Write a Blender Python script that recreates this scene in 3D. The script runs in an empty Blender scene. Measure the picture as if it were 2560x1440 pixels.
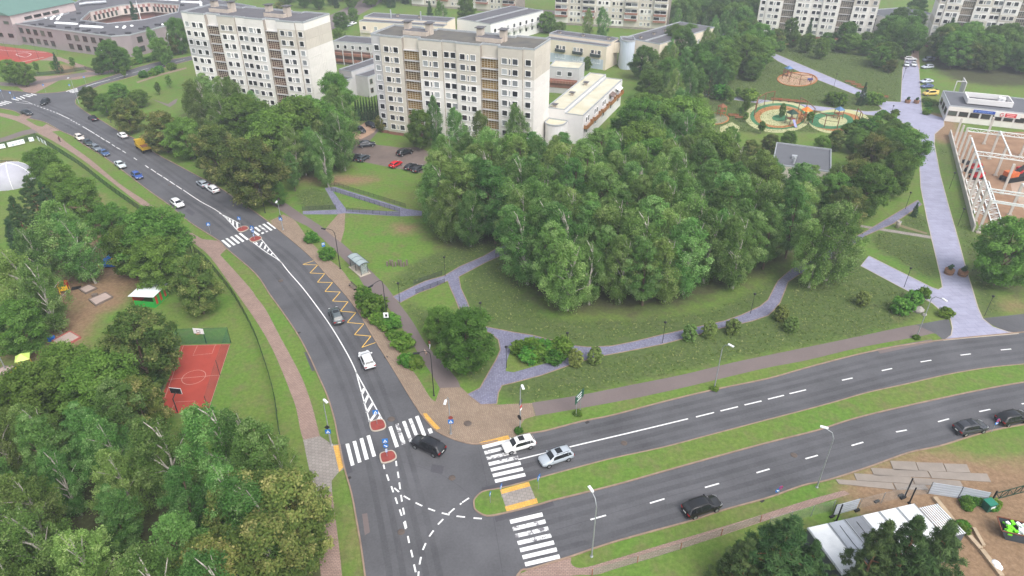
import bpy, math, random
import numpy as np
from mathutils import Vector, Matrix
from mathutils.geometry import tessellate_polygon
R = math.radians
rnd = random.Random(7)
SC = bpy.context.scene
COL = SC.collection

# ------------------------------------------------------------------ camera, sky, sun, exposure
CAM_H, PITCH, FPX = 69.0, R(32.4), 1707.0      # drone height, downward pitch, focal length in photo pixels
cd = bpy.data.cameras.new('camera'); cam = bpy.data.objects.new('camera', cd); COL.objects.link(cam)
cd.sensor_width = 36.0; cd.lens = 36.0*FPX/2560.0; cd.clip_start = 1.0; cd.clip_end = 6000.0
cam.location = (0, 0, CAM_H); cam.rotation_euler = (R(90)-PITCH, 0, 0)
SC.camera = cam
SUN_EL, SUN_AZ = R(52), R(146)                  # bright cloud high behind the drone, a little to the right
w = bpy.data.worlds.new('World'); SC.world = w; w.use_nodes = True
nt = w.node_tree
bg = nt.nodes['Background']
sky = nt.nodes.new('ShaderNodeTexSky'); sky.sky_type = 'NISHITA'; sky.sun_disc = False
sky.sun_elevation = SUN_EL; sky.sun_rotation = SUN_AZ
sky.air_density = 1.0; sky.dust_density = 4.0; sky.ozone_density = 1.0
hs = nt.nodes.new('ShaderNodeHueSaturation'); hs.inputs['Saturation'].default_value = 0.36
nt.links.new(sky.outputs[0], hs.inputs['Color']); nt.links.new(hs.outputs[0], bg.inputs[0])
bg.inputs[1].default_value = 0.15
ld = bpy.data.lights.new('sun', 'SUN'); ld.energy = 0.8; ld.angle = R(38); ld.color = (1.0, .97, .93)
sun = bpy.data.objects.new('sun', ld); COL.objects.link(sun)
sd = Vector((math.sin(SUN_AZ)*math.cos(SUN_EL), math.cos(SUN_AZ)*math.cos(SUN_EL), math.sin(SUN_EL)))
sun.rotation_euler = sd.to_track_quat('Z', 'Y').to_euler(); sun.location = (60, 20, 150)
SC.view_settings.view_transform = 'Standard'; SC.view_settings.look = 'None'
SC.view_settings.gamma = 1.0; SC.view_settings.use_curve_mapping = False
SC.view_settings.exposure = 0.95
SC.render.engine = 'CYCLES'
cy = SC.cycles
cy.max_bounces = 5; cy.diffuse_bounces = 3; cy.glossy_bounces = 2; cy.transmission_bounces = 3
cy.transparent_max_bounces = 6; cy.use_denoising = True; cy.caustics_reflective = False; cy.caustics_refractive = False
try:
    cy.denoiser = 'OPENIMAGEDENOISE'; cy.denoising_prefilter = 'ACCURATE'
except Exception:
    pass

# ------------------------------------------------------------------ helpers
cP, sP = math.cos(PITCH), math.sin(PITCH)
def P(x, y, z=0.0):
    """photo pixel -> point of the place at height z"""
    u = (x-1280.0)/FPX; v = (720.0-y)/FPX
    dy = cP + v*sP; dz = -sP + v*cP
    t = (CAM_H-z)/-dz
    return Vector((u*t, dy*t, z))
def spl(pts, n=5, closed=False):
    """Catmull-Rom through 2D points"""
    out = []; N = len(pts)
    rng = N if closed else N-1
    for i in range(rng):
        p1, p2 = pts[i % N], pts[(i+1) % N]
        p0 = pts[(i-1) % N] if (closed or i > 0) else p1
        p3 = pts[(i+2) % N] if (closed or i < N-2) else p2
        for k in range(n):
            t = k/n
            out.append(tuple(0.5*((2*p1[a]) + (-p0[a]+p2[a])*t + (2*p0[a]-5*p1[a]+4*p2[a]-p3[a])*t*t + (-p0[a]+3*p1[a]-3*p2[a]+p3[a])*t**3) for a in (0, 1)))
    if not closed: out.append(tuple(pts[-1]))
    return out
def W(pts, z=0.0, n=0, closed=False):
    """pixel polyline -> world xy list"""
    if n: pts = spl(pts, n, closed)
    return [tuple(P(x, y, z)[:2]) for x, y in pts]

class MB:
    def __init__(s): s.v = []; s.f = []; s.m = []; s.sm = []
    def add(s, vs, fs, mi=0, smooth=False):
        o = len(s.v); s.v += [tuple(v) for v in vs]
        for f in fs: s.f.append([i+o for i in f]); s.m.append(mi); s.sm.append(smooth)
        return s
    def box(s, c, d, rz=0.0, mi=0, M=None):
        x, y, z = d[0]/2, d[1]/2, d[2]/2
        vs = [(-x,-y,-z),(x,-y,-z),(x,y,-z),(-x,y,-z),(-x,-y,z),(x,-y,z),(x,y,z),(-x,y,z)]
        if M is not None: vs = [tuple(M @ Vector(v)) for v in vs]
        ca, sa = math.cos(rz), math.sin(rz)
        vs = [(c[0]+v[0]*ca-v[1]*sa, c[1]+v[0]*sa+v[1]*ca, c[2]+v[2]) for v in vs]
        return s.add(vs, [(0,3,2,1),(4,5,6,7),(0,1,5,4),(1,2,6,5),(2,3,7,6),(3,0,4,7)], mi)
    def tube(s, pts, r, n=8, mi=0, cap=True):
        pts = [Vector(p) for p in pts]
        rs = r if isinstance(r, (list, tuple)) else [r]*len(pts)
        rings = []; up = Vector((0,0,1))
        for i, p in enumerate(pts):
            d = (pts[min(i+1, len(pts)-1)]-pts[max(i-1, 0)]).normalized()
            a = d.cross(up if abs(d.z) < .9 else Vector((1,0,0))).normalized(); b = d.cross(a)
            rings.append([p+(a*math.cos(2*math.pi*k/n)+b*math.sin(2*math.pi*k/n))*rs[i] for k in range(n)])
        vs = [q for rg in rings for q in rg]; fs = []
        for i in range(len(pts)-1):
            for k in range(n):
                fs.append((i*n+k, i*n+(k+1) % n, (i+1)*n+(k+1) % n, (i+1)*n+k))
        s.add(vs, fs, mi, True)
        if cap:
            o = len(s.v)
            s.v += [tuple(q) for q in rings[0]]+[tuple(q) for q in rings[-1]]
            s.f += [[o+k for k in range(n)][::-1], [o+n+k for k in range(n)]]; s.m += [mi, mi]; s.sm += [False, False]
        return s
    def bar(s, a, b, w_, h, mi=0):
        """square bar between two points"""
        a, b = Vector(a), Vector(b); d = b-a; L = d.length
        if L < 1e-6: return s
        q = d.to_track_quat('X', 'Z').to_matrix()
        c = (a+b)/2
        x, y, z = L/2, w_/2, h/2
        vs = [c+q @ Vector(v) for v in [(-x,-y,-z),(x,-y,-z),(x,y,-z),(-x,y,-z),(-x,-y,z),(x,-y,z),(x,y,z),(-x,y,z)]]
        return s.add(vs, [(0,3,2,1),(4,5,6,7),(0,1,5,4),(1,2,6,5),(2,3,7,6),(3,0,4,7)], mi)
    def prism(s, poly, z0, z1, mi=0, mtop=None, bottom=False):
        """vertical prism over a world xy polygon"""
        if area(poly) < 0: poly = poly[::-1]
        n = len(poly)
        for i in range(n):
            a, b = poly[i], poly[(i+1) % n]
            s.add([(a[0],a[1],z0),(b[0],b[1],z0),(b[0],b[1],z1),(a[0],a[1],z1)], [(0,1,2,3)], mi)
        s.flat(poly, z1, mi if mtop is None else mtop)
        if bottom:
            s.flat(poly, z0, mi)
        return s
    def flat(s, poly, z, mi=0):
        if area(poly) < 0: poly = poly[::-1]
        vs = [(p[0], p[1], z) for p in poly]
        tris = tessellate_polygon([[Vector(v) for v in vs]])
        fs = []
        for t in tris:
            a, b, c = (vs[i] for i in t)
            cr = (b[0]-a[0])*(c[1]-a[1])-(b[1]-a[1])*(c[0]-a[0])
            if abs(cr) < 1e-9: continue
            fs.append(t if cr > 0 else t[::-1])
        return s.add(vs, fs, mi)
    def strip(s, line, width, z, h=0.0, mi=0, closed=False, off=0.0):
        """ribbon along a world xy line; h > 0 makes a raised kerb"""
        n = len(line); L = []; Rr = []
        for i, p in enumerate(line):
            a = line[i-1] if (i > 0 or closed) else p
            b = line[(i+1) % n] if (i < n-1 or closed) else p
            dx, dy = b[0]-a[0], b[1]-a[1]; l = math.hypot(dx, dy) or 1
            nx, ny = -dy/l, dx/l
            L.append((p[0]+nx*(off+width/2), p[1]+ny*(off+width/2))); Rr.append((p[0]+nx*(off-width/2), p[1]+ny*(off-width/2)))
        for i in range(n if closed else n-1):
            j = (i+1) % n
            q = [Rr[i], Rr[j], L[j], L[i]]
            if h <= 0:
                s.add([(x, y, z) for x, y in q], [(0,1,2,3)], mi)
            else:
                s.add([(x, y, z) for x, y in q]+[(x, y, z+h) for x, y in q], [(4,5,6,7),(0,1,5,4),(2,3,7,6)], mi)
        if h > 0 and not closed:
            for i in (0, n-1):
                s.add([(*Rr[i], z), (*L[i], z), (*L[i], z+h), (*Rr[i], z+h)], [(0,1,2,3)], mi)
        return s
    def lathe(s, prof, n=16, c=(0,0,0), mi=0, smooth=True):
        vs = []; fs = []
        for r, z in prof:
            for k in range(n):
                a = 2*math.pi*k/n; vs.append((c[0]+r*math.cos(a), c[1]+r*math.sin(a), c[2]+z))
        for i in range(len(prof)-1):
            for k in range(n):
                fs.append((i*n+k, i*n+(k+1) % n, (i+1)*n+(k+1) % n, (i+1)*n+k))
        return s.add(vs, fs, mi, smooth)
    def disc(s, c, r, n=16, mi=0, rx=None):
        vs = [(c[0]+r*math.cos(2*math.pi*k/n), c[1]+(rx or r)*math.sin(2*math.pi*k/n), c[2]) for k in range(n)]
        return s.add(vs, [list(range(n))], mi)
    def mesh(s, name, mats):
        me = bpy.data.meshes.new(name); me.from_pydata(s.v, [], s.f)
        for m in (mats if isinstance(mats, (list, tuple)) else [mats]): me.materials.append(m)
        if any(s.m): me.polygons.foreach_set('material_index', s.m)
        if any(s.sm): me.polygons.foreach_set('use_smooth', s.sm)
        me.update(); return me
    def build(s, name, mats, parent=None, loc=None, rz=0.0):
        return link(name, s.mesh(name, mats), parent, loc, rz)
def area(poly):
    return 0.5*sum(poly[i-1][0]*poly[i][1]-poly[i][0]*poly[i-1][1] for i in range(len(poly)))
def link(name, me, parent=None, loc=None, rz=0.0):
    o = bpy.data.objects.new(name, me); COL.objects.link(o)
    if parent is not None: o.parent = parent
    if loc is not None: o.location = loc
    if rz: o.rotation_euler = (0, 0, rz)
    return o
def thing(name, label, cat, loc=(0,0,0), rz=0.0, group=None):
    o = bpy.data.objects.new(name, None); COL.objects.link(o); o.location = loc; o.rotation_euler = (0,0,rz)
    o.empty_display_size = .2
    return tag(o, label, cat, group)
def tag(o, label, cat, group=None):
    o['label'] = label; o['category'] = cat
    if group: o['group'] = group
    return o
def struct(name, mb, mats, parent=None):
    o = mb.build(name, mats, parent)
    if parent is None: o['kind'] = 'structure'
    return o
def stuff(o, label=None, cat=None):
    o['kind'] = 'stuff'
    if label: o['label'] = label
    if cat: o['category'] = cat
    return o
def kids(o): return [c for c in o.children]
def copy_tree(o, loc, rz, label, cat=None, group=None, scale=None, rx=0, ry=0, mats=None):
    c = o.copy(); COL.objects.link(c); c.location = loc; c.rotation_euler = (rx, ry, rz)
    if scale is not None: c.scale = scale if isinstance(scale, (tuple, list)) else (scale,)*3
    c['label'] = label
    if cat: c['category'] = cat
    if group: c['group'] = group
    def rec(src, dst):
        for ch in KIDS.get(src.name, ()):
            d = ch.copy(); COL.objects.link(d); d.parent = dst
            if mats:
                for i, sl in enumerate(d.material_slots):
                    m = ch.data.materials[i]
                    if m and m.name in mats: sl.link = 'OBJECT'; sl.material = mats[m.name]
            rec(ch, d)
    rec(o, c)
    return c
KIDS = {}
def reg(o):
    """remember a prototype's tree so copies are quick"""
    KIDS[o.name] = list(o.children)
    for ch in o.children: reg(ch)

# ------------------------------------------------------------------ materials
def lin(c):
    c = c/255.0
    return c/12.92 if c <= .04045 else ((c+.055)/1.055)**2.4
def C(r, g, b, k=1.0): return (lin(r)*k, lin(g)*k, lin(b)*k, 1.0)
MATS = {}
def mat(name, col, rough=.8, var=0.0, scale=2.0, col2=None, metal=0.0, bump=0.0, spec=.3, detail=4, objrand=0.0, coord='Object', alpha=1.0):
    """principled with noise variation of colour (towards col2, or lighter/darker by var) and fine bump"""
    if name in MATS: return MATS[name]
    m = bpy.data.materials.new(name); m.use_nodes = True; t = m.node_tree; N, L = t.nodes, t.links
    b = N['Principled BSDF']; b.inputs['Roughness'].default_value = rough; b.inputs['Metallic'].default_value = metal
    b.inputs['Specular IOR Level'].default_value = spec; b.inputs['Base Color'].default_value = col
    b.inputs['Alpha'].default_value = alpha
    src = None
    if var or col2 or bump:
        tc = N.new('ShaderNodeTexCoord')
        nz = N.new('ShaderNodeTexNoise'); nz.inputs['Scale'].default_value = scale; nz.inputs['Detail'].default_value = detail; nz.inputs['Roughness'].default_value = .62
        L.new(tc.outputs[coord], nz.inputs['Vector'])
        if col2 or var:
            rp = N.new('ShaderNodeValToRGB')
            rp.color_ramp.elements[0].position = .3; rp.color_ramp.elements[1].position = .7
            if col2: a, c2 = col, col2
            else: a = tuple(x*(1-var) for x in col[:3])+(1,); c2 = tuple(min(1, x*(1+var)) for x in col[:3])+(1,)
            rp.color_ramp.elements[0].color = a; rp.color_ramp.elements[1].color = c2
            L.new(nz.outputs['Fac'], rp.inputs[0]); src = rp.outputs[0]
        if bump:
            bp = N.new('ShaderNodeBump'); bp.inputs['Strength'].default_value = bump; bp.inputs['Distance'].default_value = .05
            n2 = N.new('ShaderNodeTexNoise'); n2.inputs['Scale'].default_value = scale*6; n2.inputs['Detail'].default_value = 3
            L.new(tc.outputs[coord], n2.inputs['Vector']); L.new(n2.outputs['Fac'], bp.inputs['Height']); L.new(bp.outputs[0], b.inputs['Normal'])
    if objrand:
        oi = N.new('ShaderNodeObjectInfo'); mr = N.new('ShaderNodeMapRange')
        mr.inputs['To Min'].default_value = 1-objrand; mr.inputs['To Max'].default_value = 1+objrand
        L.new(oi.outputs['Random'], mr.inputs['Value'])
        mx = N.new('ShaderNodeVectorMath'); mx.operation = 'SCALE'
        if src is None: mx.inputs[0].default_value = col[:3]
        else: L.new(src, mx.inputs[0])
        L.new(mr.outputs[0], mx.inputs['Scale']); src = mx.outputs[0]
    if src is not None: L.new(src, b.inputs['Base Color'])
    MATS[name] = m; return m
def nodes(m): return m.node_tree.nodes, m.node_tree.links
def brickmat(name, c1, c2, cm, bw=.4, bh=.2, rough=.85, mortar=.02, var=.25, rot=0.0):
    """flat pavers: real size of the stones in metres"""
    m = bpy.data.materials.new(name); m.use_nodes = True; N, L = nodes(m); b = N['Principled BSDF']
    g = N.new('ShaderNodeNewGeometry'); mp = N.new('ShaderNodeMapping'); mp.inputs['Rotation'].default_value = (0,0,rot)
    L.new(g.outputs['Position'], mp.inputs['Vector'])
    br = N.new('ShaderNodeTexBrick'); br.inputs['Scale'].default_value = 1.0
    br.inputs['Brick Width'].default_value = bw; br.inputs['Row Height'].default_value = bh; br.inputs['Mortar Size'].default_value = mortar
    br.inputs['Color1'].default_value = c1; br.inputs['Color2'].default_value = c2; br.inputs['Mortar'].default_value = cm
    L.new(mp.outputs[0], br.inputs['Vector'])
    nz = N.new('ShaderNodeTexNoise'); nz.inputs['Scale'].default_value = .35; nz.inputs['Detail'].default_value = 6; nz.inputs['Roughness'].default_value = .7
    L.new(g.outputs['Position'], nz.inputs['Vector'])
    mr = N.new('ShaderNodeMapRange'); mr.inputs['From Min'].default_value = .3; mr.inputs['From Max'].default_value = .7
    mr.inputs['To Min'].default_value = 1-var; mr.inputs['To Max'].default_value = 1+var
    L.new(nz.outputs['Fac'], mr.inputs['Value'])
    mx = N.new('ShaderNodeVectorMath'); mx.operation = 'SCALE'; L.new(br.outputs['Color'], mx.inputs[0]); L.new(mr.outputs[0], mx.inputs['Scale'])
    L.new(mx.outputs[0], b.inputs['Base Color']); b.inputs['Roughness'].default_value = rough; b.inputs['Specular IOR Level'].default_value = .25
    MATS[name] = m; return m
def asphaltmat(name, col, var=.22, stain=None, rough=.75):
    m = bpy.data.materials.new(name); m.use_nodes = True; N, L = nodes(m); b = N['Principled BSDF']
    g = N.new('ShaderNodeNewGeometry')
    n1 = N.new('ShaderNodeTexNoise'); n1.inputs['Scale'].default_value = .09; n1.inputs['Detail'].default_value = 8; n1.inputs['Roughness'].default_value = .68
    n2 = N.new('ShaderNodeTexNoise'); n2.inputs['Scale'].default_value = 3.5; n2.inputs['Detail'].default_value = 4
    L.new(g.outputs['Position'], n1.inputs['Vector']); L.new(g.outputs['Position'], n2.inputs['Vector'])
    ad = N.new('ShaderNodeMath'); ad.operation = 'MULTIPLY_ADD'; ad.inputs[1].default_value = .35
    L.new(n2.outputs['Fac'], ad.inputs[0]); L.new(n1.outputs['Fac'], ad.inputs[2])
    mr = N.new('ShaderNodeMapRange'); mr.inputs['From Min'].default_value = .45; mr.inputs['From Max'].default_value = .9
    mr.inputs['To Min'].default_value = 1-var; mr.inputs['To Max'].default_value = 1+var; L.new(ad.outputs[0], mr.inputs['Value'])
    mx = N.new('ShaderNodeVectorMath'); mx.operation = 'SCALE'; mx.inputs[0].default_value = col[:3]; L.new(mr.outputs[0], mx.inputs['Scale'])
    src = mx.outputs[0]
    if stain:
        n3 = N.new('ShaderNodeTexNoise'); n3.inputs['Scale'].default_value = .16; n3.inputs['Detail'].default_value = 9; n3.inputs['Roughness'].default_value = .75
        mp = N.new('ShaderNodeMapping'); mp.inputs['Location'].default_value = (31, 7, 0); L.new(g.outputs['Position'], mp.inputs[0]); L.new(mp.outputs[0], n3.inputs['Vector'])
        rp = N.new('ShaderNodeMapRange'); rp.inputs['From Min'].default_value = .56; rp.inputs['From Max'].default_value = .7; L.new(n3.outputs['Fac'], rp.inputs['Value'])
        mi = N.new('ShaderNodeMix'); mi.data_type = 'RGBA'; L.new(rp.outputs[0], mi.inputs['Factor']); L.new(src, mi.inputs['A']); mi.inputs['B'].default_value = stain
        src = mi.outputs['Result']
    L.new(src, b.inputs['Base Color']); b.inputs['Roughness'].default_value = rough; b.inputs['Specular IOR Level'].default_value = .35
    MATS[name] = m; return m
# ------------------------------------------------------------------ surface materials
M_ASPH = asphaltmat('asphalt', C(88, 88, 91), .30)
M_ASPH2 = asphaltmat('asphalt_path', C(112, 101, 99), .16)
M_ASPH3 = asphaltmat('asphalt_yard', C(112, 99, 92), .3, stain=C(78, 70, 66))
M_PATCH = asphaltmat('asphalt_patch', C(76, 75, 80), .25)
M_PAVR = brickmat('pavers_red', C(158, 134, 124), C(146, 122, 112), C(104, 92, 82), .42, .21, var=.13)
M_PAVB = brickmat('pavers_brown', C(152, 134, 116), C(140, 121, 104), C(100, 88, 76), .42, .21, var=.14, rot=.9)
M_PAVG = brickmat('pavers_grey', C(150, 143, 137), C(139, 132, 126), C(108, 103, 98), .5, .5, var=.12, rot=.2)
M_PAVY = brickmat('pavers_yellow', C(214, 168, 84), C(202, 156, 78), C(170, 132, 74), .4, .4, var=.1, rot=.25)
M_COBB = brickmat('cobbles_haze_tint', C(132, 131, 150), C(112, 112, 134), C(84, 86, 100), .30, .30, var=.16, rot=.5)  # lavender cast is the park's bluish haze, painted into the stone colour
M_ALLEY = brickmat('alley_slabs_haze_tint', C(156, 156, 176), C(148, 148, 168), C(128, 128, 150), 1.8, 1.2, var=.12, rot=-.1, mortar=.025)  # slab colour carries the same blue-lavender haze, painted in
M_KERB = mat('kerb_stone', C(142, 122, 106), .85, .2, .8, coord='Object')
M_SAND = mat('sand', C(204, 172, 140), .95, .16, .5, bump=.3, detail=7)
M_SITE = mat('site_earth', C(124, 94, 72), .95, col2=C(158, 128, 102), scale=.25, bump=.3, detail=9)
M_PAD = mat('site_slab', C(170, 148, 130), .9, .12, .15, detail=6)
M_RED = mat('court_red', C(160, 66, 54), .85, .10, .5, detail=6)
M_REDB = mat('brick_island', C(140, 66, 60), .9, .2, 1.2, bump=.4)
M_CONC = mat('concrete', C(176, 166, 152), .9, .14, .5, bump=.15, detail=8)
def paintmat(name, col, wear=.55, seed=0.0):
    m = bpy.data.materials.new(name); m.use_nodes = True; N, L = nodes(m); b = N['Principled BSDF']
    g = N.new('ShaderNodeNewGeometry'); mp = N.new('ShaderNodeMapping'); mp.inputs['Location'].default_value = (seed, seed*2, 0); L.new(g.outputs['Position'], mp.inputs[0])
    nz = N.new('ShaderNodeTexNoise'); nz.inputs['Scale'].default_value = .8; nz.inputs['Detail'].default_value = 9; nz.inputs['Roughness'].default_value = .8
    L.new(mp.outputs[0], nz.inputs['Vector'])
    rp = N.new('ShaderNodeMapRange'); rp.inputs['From Min'].default_value = wear; rp.inputs['From Max'].default_value = wear+.06; L.new(nz.outputs['Fac'], rp.inputs['Value'])
    mi = N.new('ShaderNodeMix'); mi.data_type = 'RGBA'; L.new(rp.outputs[0], mi.inputs['Factor']); mi.inputs['A'].default_value = col; mi.inputs['B'].default_value = C(104, 102, 106)
    L.new(mi.outputs['Result'], b.inputs['Base Color']); b.inputs['Roughness'].default_value = .6
    return m
M_WHITE = paintmat('road_paint', (.80, .80, .79, 1), .63)
M_WORN = paintmat('road_paint_worn', (.80, .80, .79, 1), .50, 13.0)
M_YEL = paintmat('road_paint_yellow', C(236, 190, 76), .68)

# grass ground: fine grid in view, with a dirt and a meadow mask; plain sheet to the horizon
def grassmat():
    m = bpy.data.materials.new('grass'); m.use_nodes = True; N, L = nodes(m); b = N['Principled BSDF']
    g = N.new('ShaderNodeNewGeometry')
    def noise(sc, det=6, rg=.65, loc=0):
        n = N.new('ShaderNodeTexNoise'); n.inputs['Scale'].default_value = sc; n.inputs['Detail'].default_value = det; n.inputs['Roughness'].default_value = rg
        if loc:
            mp = N.new('ShaderNodeMapping'); mp.inputs['Location'].default_value = (loc, loc*.7, 0); L.new(g.outputs['Position'], mp.inputs[0]); L.new(mp.outputs[0], n.inputs['Vector'])
        else: L.new(g.outputs['Position'], n.inputs['Vector'])
        return n.outputs['Fac']
    def ramp(f, *els):
        r = N.new('ShaderNodeValToRGB'); e = r.color_ramp.elements
        e[0].position, e[0].color = els[0]; e[1].position, e[1].color = els[-1]
        for p, c in els[1:-1]:
            x = e.new(p); x.color = c
        L.new(f, r.inputs[0]); return r.outputs[0]
    def mix(f, a, c):
        x = N.new('ShaderNodeMix'); x.data_type = 'RGBA'; L.new(f, x.inputs['Factor']); L.new(a, x.inputs['A']); L.new(c, x.inputs['B']); return x.outputs['Result']
    def mask(name, nf, amt=.9):
        a = N.new('ShaderNodeAttribute'); a.attribute_name = name
        ad = N.new('ShaderNodeMath'); ad.operation = 'MULTIPLY_ADD'; L.new(nf, ad.inputs[0]); ad.inputs[1].default_value = amt; L.new(a.outputs['Fac'], ad.inputs[2])
        mr = N.new('ShaderNodeMapRange'); mr.interpolation_type = 'SMOOTHSTEP'
        mr.inputs['From Min'].default_value = .12+amt*.42; mr.inputs['From Max'].default_value = .88+amt*.58; L.new(ad.outputs[0], mr.inputs['Value'])
        return mr.outputs[0]
    fine = noise(1.6, 8, .75); broad = noise(.055, 6, .6); mid = noise(.35, 6, .65, 11)
    lawn = mix(ramp(broad, (.38, (0,0,0,1)), (.62, (1,1,1,1))),
               ramp(fine, (.25, C(70, 98, 42)), (.5, C(90, 124, 50)), (.75, C(110, 140, 62))),
               ramp(fine, (.25, C(82, 98, 46)), (.5, C(102, 120, 58)), (.75, C(122, 136, 74))))
    dry = ramp(mid, (.47, (0,0,0,1)), (.68, (.75,.75,.75,1)))
    lawn = mix(dry, lawn, ramp(fine, (.3, C(94, 98, 60)), (.7, C(122, 118, 82))))
    meadow = ramp(fine, (.2, C(58, 74, 42)), (.45, C(76, 94, 50)), (.62, C(92, 108, 60)), (.82, C(118, 124, 82)))
    meadow = mix(ramp(mid, (.45, (0,0,0,1)), (.7, (.6,.6,.6,1))), meadow, ramp(fine, (.25, C(66, 80, 54)), (.75, C(106, 110, 74))))
    col = mix(mask('meadow', mid, .5), lawn, meadow)
    dirt = ramp(fine, (.25, C(104, 84, 66)), (.5, C(136, 112, 88)), (.75, C(160, 136, 110)))
    col = mix(mask('dirt', noise(.5, 8, .7, 5), 1.0), col, dirt)
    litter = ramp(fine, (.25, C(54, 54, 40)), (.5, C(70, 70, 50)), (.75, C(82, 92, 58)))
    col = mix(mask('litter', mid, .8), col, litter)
    L.new(col, b.inputs['Base Color']); b.inputs['Roughness'].default_value = .95; b.inputs['Specular IOR Level'].default_value = .1
    bp = N.new('ShaderNodeBump'); bp.inputs['Strength'].default_value = .5; bp.inputs['Distance'].default_value = .12
    L.new(noise(5.0, 5, .75), bp.inputs['Height']); L.new(bp.outputs[0], b.inputs['Normal'])
    return m
M_GRASS = grassmat()

def pip(X, Y, poly):
    ins = np.zeros(X.shape, bool); n = len(poly); j = n-1
    for i in range(n):
        xi, yi = poly[i]; xj, yj = poly[j]
        c = ((yi > Y) != (yj > Y)) & (X < (xj-xi)*(Y-yi)/(yj-yi+1e-12)+xi)
        ins ^= c; j = i
    return ins
def blur(A, k):
    for _ in range(k):
        A = (A + np.roll(A, 1, 0)+np.roll(A, -1, 0)+np.roll(A, 1, 1)+np.roll(A, -1, 1))/5.0
    return A
GX0, GX1, GY0, GY1, GS = -330.0, 330.0, 10.0, 450.0, 1.25
nx, ny = int((GX1-GX0)/GS)+1, int((GY1-GY0)/GS)+1
gx = np.linspace(GX0, GX1, nx); gy = np.linspace(GY0, GY1, ny)
XX, YY = np.meshgrid(gx, gy)
def maskof(polys, k=2):
    A = np.zeros(XX.shape)
    for p in polys: A[pip(XX, YY, W(p, 0, 4, True))] = 1.0
    return blur(A, k)
DIRT = [  # worn sandy places, in photo pixels
    [(0,900),(20,850),(90,830),(130,790),(230,780),(240,800),(200,870),(150,900),(60,895)],
    [(150,720),(180,690),(230,690),(310,720),(320,760),(260,780),(190,770)],
    [(240,640),(330,640),(380,680),(330,715),(250,690),(140,690),(120,650)],
    [(40,620),(120,610),(150,640),(100,660),(40,650)], [(180,560),(240,540),(300,640),(240,680),(180,640)],
    [(0,395),(50,410),(40,450),(0,470)], [(90,500),(200,500),(280,600),(200,680),(120,600)],
    [(100,740),(140,700),(170,740),(130,790)], [(430,880),(480,850),(455,905)], [(360,960),(420,930),(410,1010),(360,1010)],
    [(215,480),(260,495),(250,540),(215,530)], [(340,700),(380,660),(420,690),(390,730)],
    [(700,430),(780,440),(880,440),(960,450),(900,458),(760,455)], [(980,560),(1040,565),(1050,580),(990,585)],
    [(2230,1140),(2330,1120),(2480,1150),(2620,1150),(2700,1300),(2700,1900),(2400,1700),(2300,1500),(2150,1290),(2080,1240),(2050,1212),(2130,1180)],
    [(2090,1010),(2120,1030),(2135,1047),(2050,1075),(2040,1040)],
    [(2500,760),(2560,740),(2560,775),(2510,785)], [(2230,800),(2260,790),(2270,810),(2240,815)],
    [(130,160),(200,170),(150,190)], [(2300,290),(2380,290),(2400,340),(2350,360)],
    [(905,1230),(925,1280),(935,1400),(905,1420),(885,1340)],
]
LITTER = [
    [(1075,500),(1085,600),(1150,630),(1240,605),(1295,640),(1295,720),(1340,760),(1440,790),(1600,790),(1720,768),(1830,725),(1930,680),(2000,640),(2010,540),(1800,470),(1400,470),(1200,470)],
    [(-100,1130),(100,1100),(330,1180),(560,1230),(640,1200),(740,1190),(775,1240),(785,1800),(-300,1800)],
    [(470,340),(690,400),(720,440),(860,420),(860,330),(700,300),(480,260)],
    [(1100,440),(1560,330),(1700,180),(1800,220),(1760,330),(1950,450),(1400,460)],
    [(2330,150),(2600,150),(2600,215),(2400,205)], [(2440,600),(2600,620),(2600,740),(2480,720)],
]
MEADOW = [
    [(1010,752),(1170,815),(1260,840),(1240,905),(1205,965),(1165,960),(1100,880),(1020,790)],
    [(1150,700),(1290,620),(1330,770),(1500,800),(1780,770),(2010,655),(2040,640),(2160,640),(2330,750),(2200,830),(1900,885),(1500,975),(1330,1005),(1245,1005),(1260,930),(1285,850),(1190,800)],
    [(1000,690),(1060,640),(1290,590),(1260,620),(1130,685),(1000,735),(970,700)], [(740,480),(810,475),(850,525),(770,530)], [(830,475),(1000,530),(870,525)],
    [(1730,240),(1760,160),(1930,120),(2250,120),(2260,255),(2200,280),(2180,300),(2160,330),(1740,320)],
    [(2340,370),(2360,350),(2380,480),(2440,600),(2470,700),(2510,790),(2460,795),(2430,700),(2370,500)],
    [(2170,600),(2240,560),(2310,530),(2350,700),(2240,650)],
]
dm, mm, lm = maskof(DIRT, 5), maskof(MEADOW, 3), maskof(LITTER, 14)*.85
vs = np.stack([XX.ravel(), YY.ravel(), np.zeros(XX.size)], 1)
ii = np.arange(nx*ny).reshape(ny, nx)
q = np.stack([ii[:-1,:-1], ii[:-1,1:], ii[1:,1:], ii[1:,:-1]], -1).reshape(-1, 4)
me = bpy.data.meshes.new('ground'); 
big = [(-4000,-1500),(4000,-1500),(4000,6000),(-4000,6000)]
corner = [0, nx-1, nx*ny-1, nx*(ny-1)]
vs = np.vstack([vs, [[x, y, 0] for x, y in big]]); B = nx*ny
faces = q.tolist()+[[B, B+1, corner[1], corner[0]], [B+1, B+2, corner[2], corner[1]], [B+2, B+3, corner[3], corner[2]], [B+3, B, corner[0], corner[3]]]
me.from_pydata(vs.tolist(), [], faces); me.materials.append(M_GRASS)
for nm, A in (('dirt', dm), ('meadow', mm), ('litter', lm)):
    a = me.attributes.new(nm, 'FLOAT', 'POINT'); a.data.foreach_set('value', np.concatenate([A.ravel(), np.zeros(4)]).astype(np.float32))
ground = link('ground', me); ground['kind'] = 'structure'

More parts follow.
